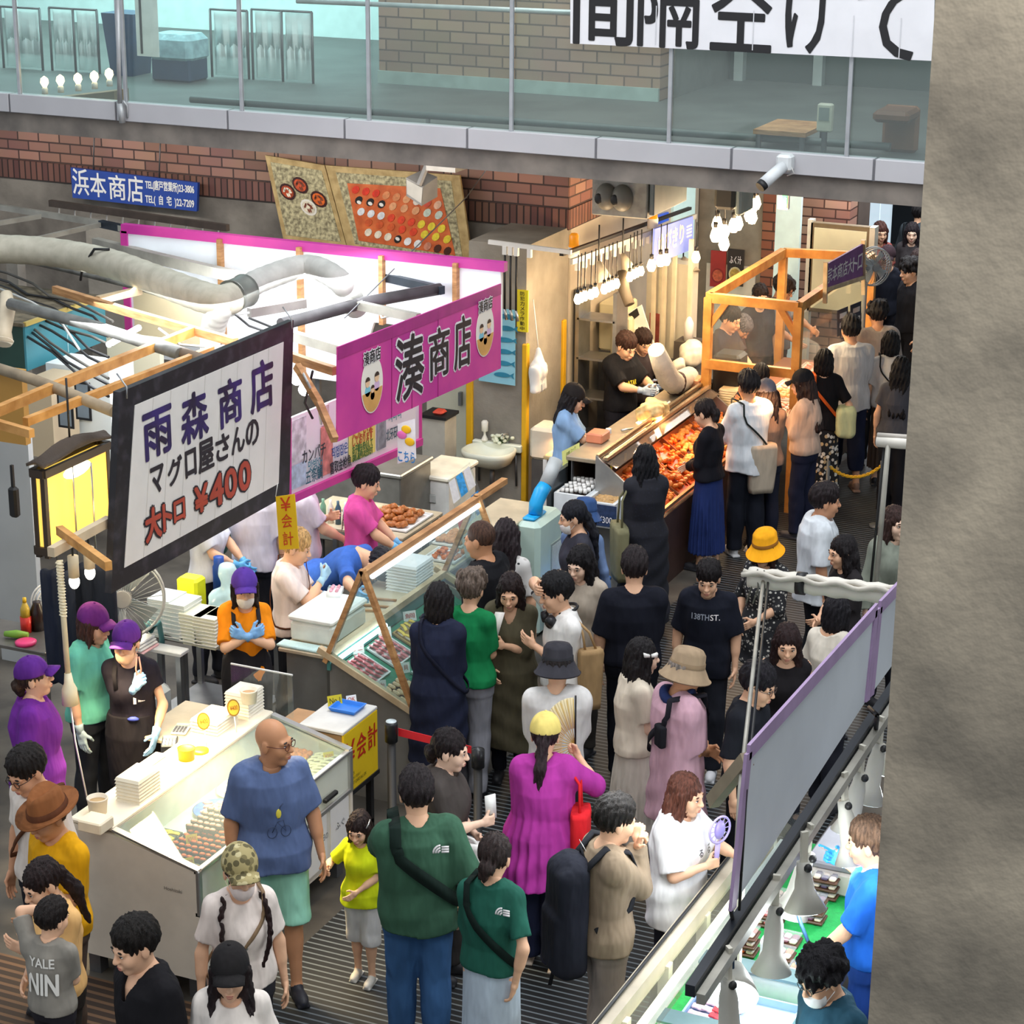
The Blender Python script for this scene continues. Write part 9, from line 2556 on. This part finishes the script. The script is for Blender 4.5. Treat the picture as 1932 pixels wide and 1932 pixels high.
tote('head',1,'woven tan bag hanging at the side of the headphone wearer','#a98a62',(.22,.16,1.0),.10,.05,.22,(.15,.06,1.42))
tote('bun',-1,'white cloth bag hanging from the charcoal-bloused arm','#dcd9d6',(-.16,-.24,.82),.10,.05,.22,(-.16,-.20,1.08))
# big backpack
P=WORLD['backpack']
t=thing('backpack','large black backpack on the taupe cardigan','backpack',P['M']@Vector((0,.26,.9)))
g=Vol((-.25,.05,.62),(.25,.48,1.55),.012);g.rbox((0,.25,1.05),(.165,.10,.33),.07);g.rbox((0,.33,.93),(.13,.05,.18),.04,.02);g.ell((0,.22,1.36),(.14,.09,.07),.04)
X_,Y_,Z_=g.full();g.D=g.D+(.006*noise3(X_,Y_,Z_,.9)).astype(np.float32)
v,f=g.mesh();own('pack_body','backpack',v,f,cloth('#20222c'),parent=t)
for s_ in (-1,1):
 own_m=MB().ribbon([(s_*.10,.17,1.36),(s_*.115,.05,1.47),(s_*.115,-.10,1.43),(s_*.12,-.155,1.30),(s_*.15,-.10,1.12),(s_*.15,.12,1.0)],.055,.012,[Vector((0,1,.5)),Vector((0,.2,1)),Vector((0,-.6,1)),Vector((0,-1,0)),Vector((s_*.7,-.6,0)),Vector((s_,.2,0))]);mine('shoulder_strap','backpack',own_m,cloth('#25262b'),parent=t)
mine('loop','backpack',MB().tube([(-.03,.16,1.40),(0,.17,1.45),(.03,.16,1.40)],.009,6),cloth('#25262b'),parent=t)
mine('logo','backpack',MB().slab([(-.06,.158,1.455),(.02,.16,1.465),(.05,.162,1.48),(-.02,.16,1.467)],.002),WHITE,parent=t)
mine('hanging_strap','backpack',MB().ribbon([(.14,.30,.86),(.17,.26,.70),(.16,.30,.56)],.025,.004,Vector((1,0,0))),cloth('#25262b'),parent=t)
# headphones round a neck
t=thing('headphones','black headphones resting round the neck of the white-shirted person','headphones',WORLD['head']['M']@Vector((0,0,1.4)))
mine('headband','head',MB().tube([(.085*math.sin(a),.015+.10*math.cos(a),1.455+.02*math.cos(a)) for a in [-2.3+4.6*k/20 for k in range(21)]],.012,8),BLACK,parent=t)
for s_ in (-1,1):mine('ear_cup','head',MB().tube([(s_*.05,-.10,1.40),(s_*.075,-.145,1.385)],[.045,.04],14),mat('#222226',.35),parent=t)
# scarf, clips, writing on clothes
c=WORLD['buckethat']['child']
mb=MB().tube([(.095*math.sin(a),.012+.10*math.cos(a),1.44+.018*math.sin(2*a)) for a in [2*PI*k/24 for k in range(24)]],.034,10,closed=True);mb.tube([(-.03,-.10,1.42),(-.06,-.15,1.3),(-.07,-.16,1.12)],[.03,.035,.03],8)
c('scarf',np.array(mb.v),mb.f,cloth('#24305a'),lab='navy scarf')
HPb=WORLD['bow']['HP'];mb=MB()
for s_ in (-1,1):mb.hexa([HPb(q) for q in ((-.10-.006,s_*.006-.02,.03),(-.10+.012,s_*.006-.02,.03),(-.09+.012,s_*.045-.02,.03+.0),(-.10-.006,s_*.045-.02,.03),(-.10-.006,s_*.006-.02,.045),(-.10+.012,s_*.006-.02,.045),(-.09+.012,s_*.05-.02,.055),(-.10-.006,s_*.05-.02,.055))])
WORLD['bow']['child']('hair_bow',np.array(mb.v),mb.f,WHITE,lab='white bow clip')
mb=MB().tube([WORLD['child']['HP'](q) for q in ((.085,-.05,.05),(.095,-.02,.065),(.095,.02,.075))],.008,6);WORLD['child']['child']('hair_clip',np.array(mb.v),mb.f,SILVER,lab='silver hair clip')
mb=MB().tube([(.07*math.sin(a),-.03-.10*math.cos(a),1.42-.10*max(0,math.cos(a))**2) for a in [2*PI*k/28 for k in range(28)]],.003,5,closed=True);mb.tube([(0,-.145,1.30),(0,-.16,1.19)],.003,4);mb.ball((0,-.165,1.18),(.008,.004,.014),8,6)
WORLD['camo']['child']('necklace',np.array(mb.v),mb.f,SILVER,lab='silver necklace')
def print_on(key,txt,x,z,w,h,m,front=True,bold=.01):
 """lettering printed on a shirt's chest or back"""
 P=WORLD[key];s_=-1 if front else 1
 A,B=P['LA'](z),P['LB'](z)
 y=s_*(B*math.sqrt(max(.05,1-(x/A)**2))+.022)
 ex=Vector((1,0,0)) if front else Vector((-1,0,0))
 o=lettering(txt,(x,y,z),ex,(0,-.10*s_,1),w,h,m,None,.001,bold,name='printed_letters')
 me=o.data
 me.transform(Matrix.Translation(o.location))
 n=len(me.vertices);a=np.empty(n*3,np.float32);me.vertices.foreach_get('co',a);a=a.reshape(-1,3)
 yy=s_*(B*np.sqrt(np.clip(1-(a[:,0]/A)**2,.05,1))+.020)
 a[:,1]+=yy-y
 me.vertices.foreach_set('co',(a*P['SC']).astype(np.float32).ravel());me.update()
 o.location=(0,0,0);o.parent=P['o']
 return o
print_on('boy','138TH',-.045,1.30,.15,.045,mat('#8f95a2',.6,var=0));print_on('boy','ST.',.08,1.30,.08,.045,WHI)
print_on('qatar','QATAR',.0,1.20,.19,.06,mat('#e6d83a',.5,var=0));print_on('qatar','AIRWAYS',.0,1.13,.16,.035,mat('#e6d83a',.5,var=0))
print_on('kid','YALE',.0,1.33,.22,.07,mat('#e9e6de',.6,var=0),False);print_on('kid','NIN',.0,1.16,.26,.16,mat('#e9e6de',.6,var=0),False,.02)
print_on('server','1',.05,1.20,.02,.06,WHI);print_on('server','雨森',.10,1.19,.05,.02,WHI)
print_on('pink','湊商店',.0,1.22,.09,.16,mat('#7a2a5a',.6,var=0),False)
for k in ('greenman','greenwoman'):
 P=WORLD[k];mb=MB();zc,xc=1.345,-.105
 y=P['LB'](1.33)*.86+.016
 for r0,r1 in ((.008,.018),(.023,.033),(.038,.048)):
  pts=[(xc+r1*math.cos(a)-.02,y,zc-.02+r1*math.sin(a)) for a in [PI/2*i/6 for i in range(7)]]+[(xc+r0*math.cos(a)-.02,y,zc-.02+r0*math.sin(a)) for a in [PI/2*(6-i)/6 for i in range(7)]]
  mb.prism(pts,(0,.004,0))
 for i in range(3):mb.box((xc-.07,y,zc-.02+.014*i),(xc-.026,y+.004,zc-.01+.014*i))
 P['child']('logo',np.array(mb.v),mb.f,WHI)
P=WORLD['bald'];mb=MB();y=-P['LB'](1.2)-.024
for s_ in (-1,1):mb.tube([(s_*.045+.032*math.cos(a),y,1.10+.034*math.sin(a)) for a in [2*PI*i/16 for i in range(16)]],.003,4,closed=True)
mb.tube([(-.045,y,1.10),(-.01,y,1.16),(.045,y,1.10),(.03,y,1.17),(-.01,y,1.16)],.003,4);mb.tube([(0,y,1.18),(.01,y,1.25),(.03,y,1.27)],.003,4)
P['child']('printed_bicycle',np.array(mb.v),mb.f,mat('#33415f',.6,var=0));mb=MB().ball((.0,y,1.21),(.018,.004,.03),10,6);P['child']('printed_figure',np.array(mb.v),mb.f,mat('#e6d850',.6,var=0))
for key,x in (('laugh',.05),):
 print_on(key,'る',.04,1.25,.05,.06,mat('#2a2a2e',.6,var=0));print_on(key,'る',-.06,1.25,.04,.05,mat('#2a2a2e',.6,var=0))
mb=MB().lathe((.03,-.16,1.06),[(.001,-.02),(.035,-.012),(.04,0),(.02,.012),(.001,.013)],10,1.2,.5);WORLD['server']['child']('apron_knot',np.array(mb.v),mb.f,mat('#3f4fb0',.6),lab='blue cloth knot')
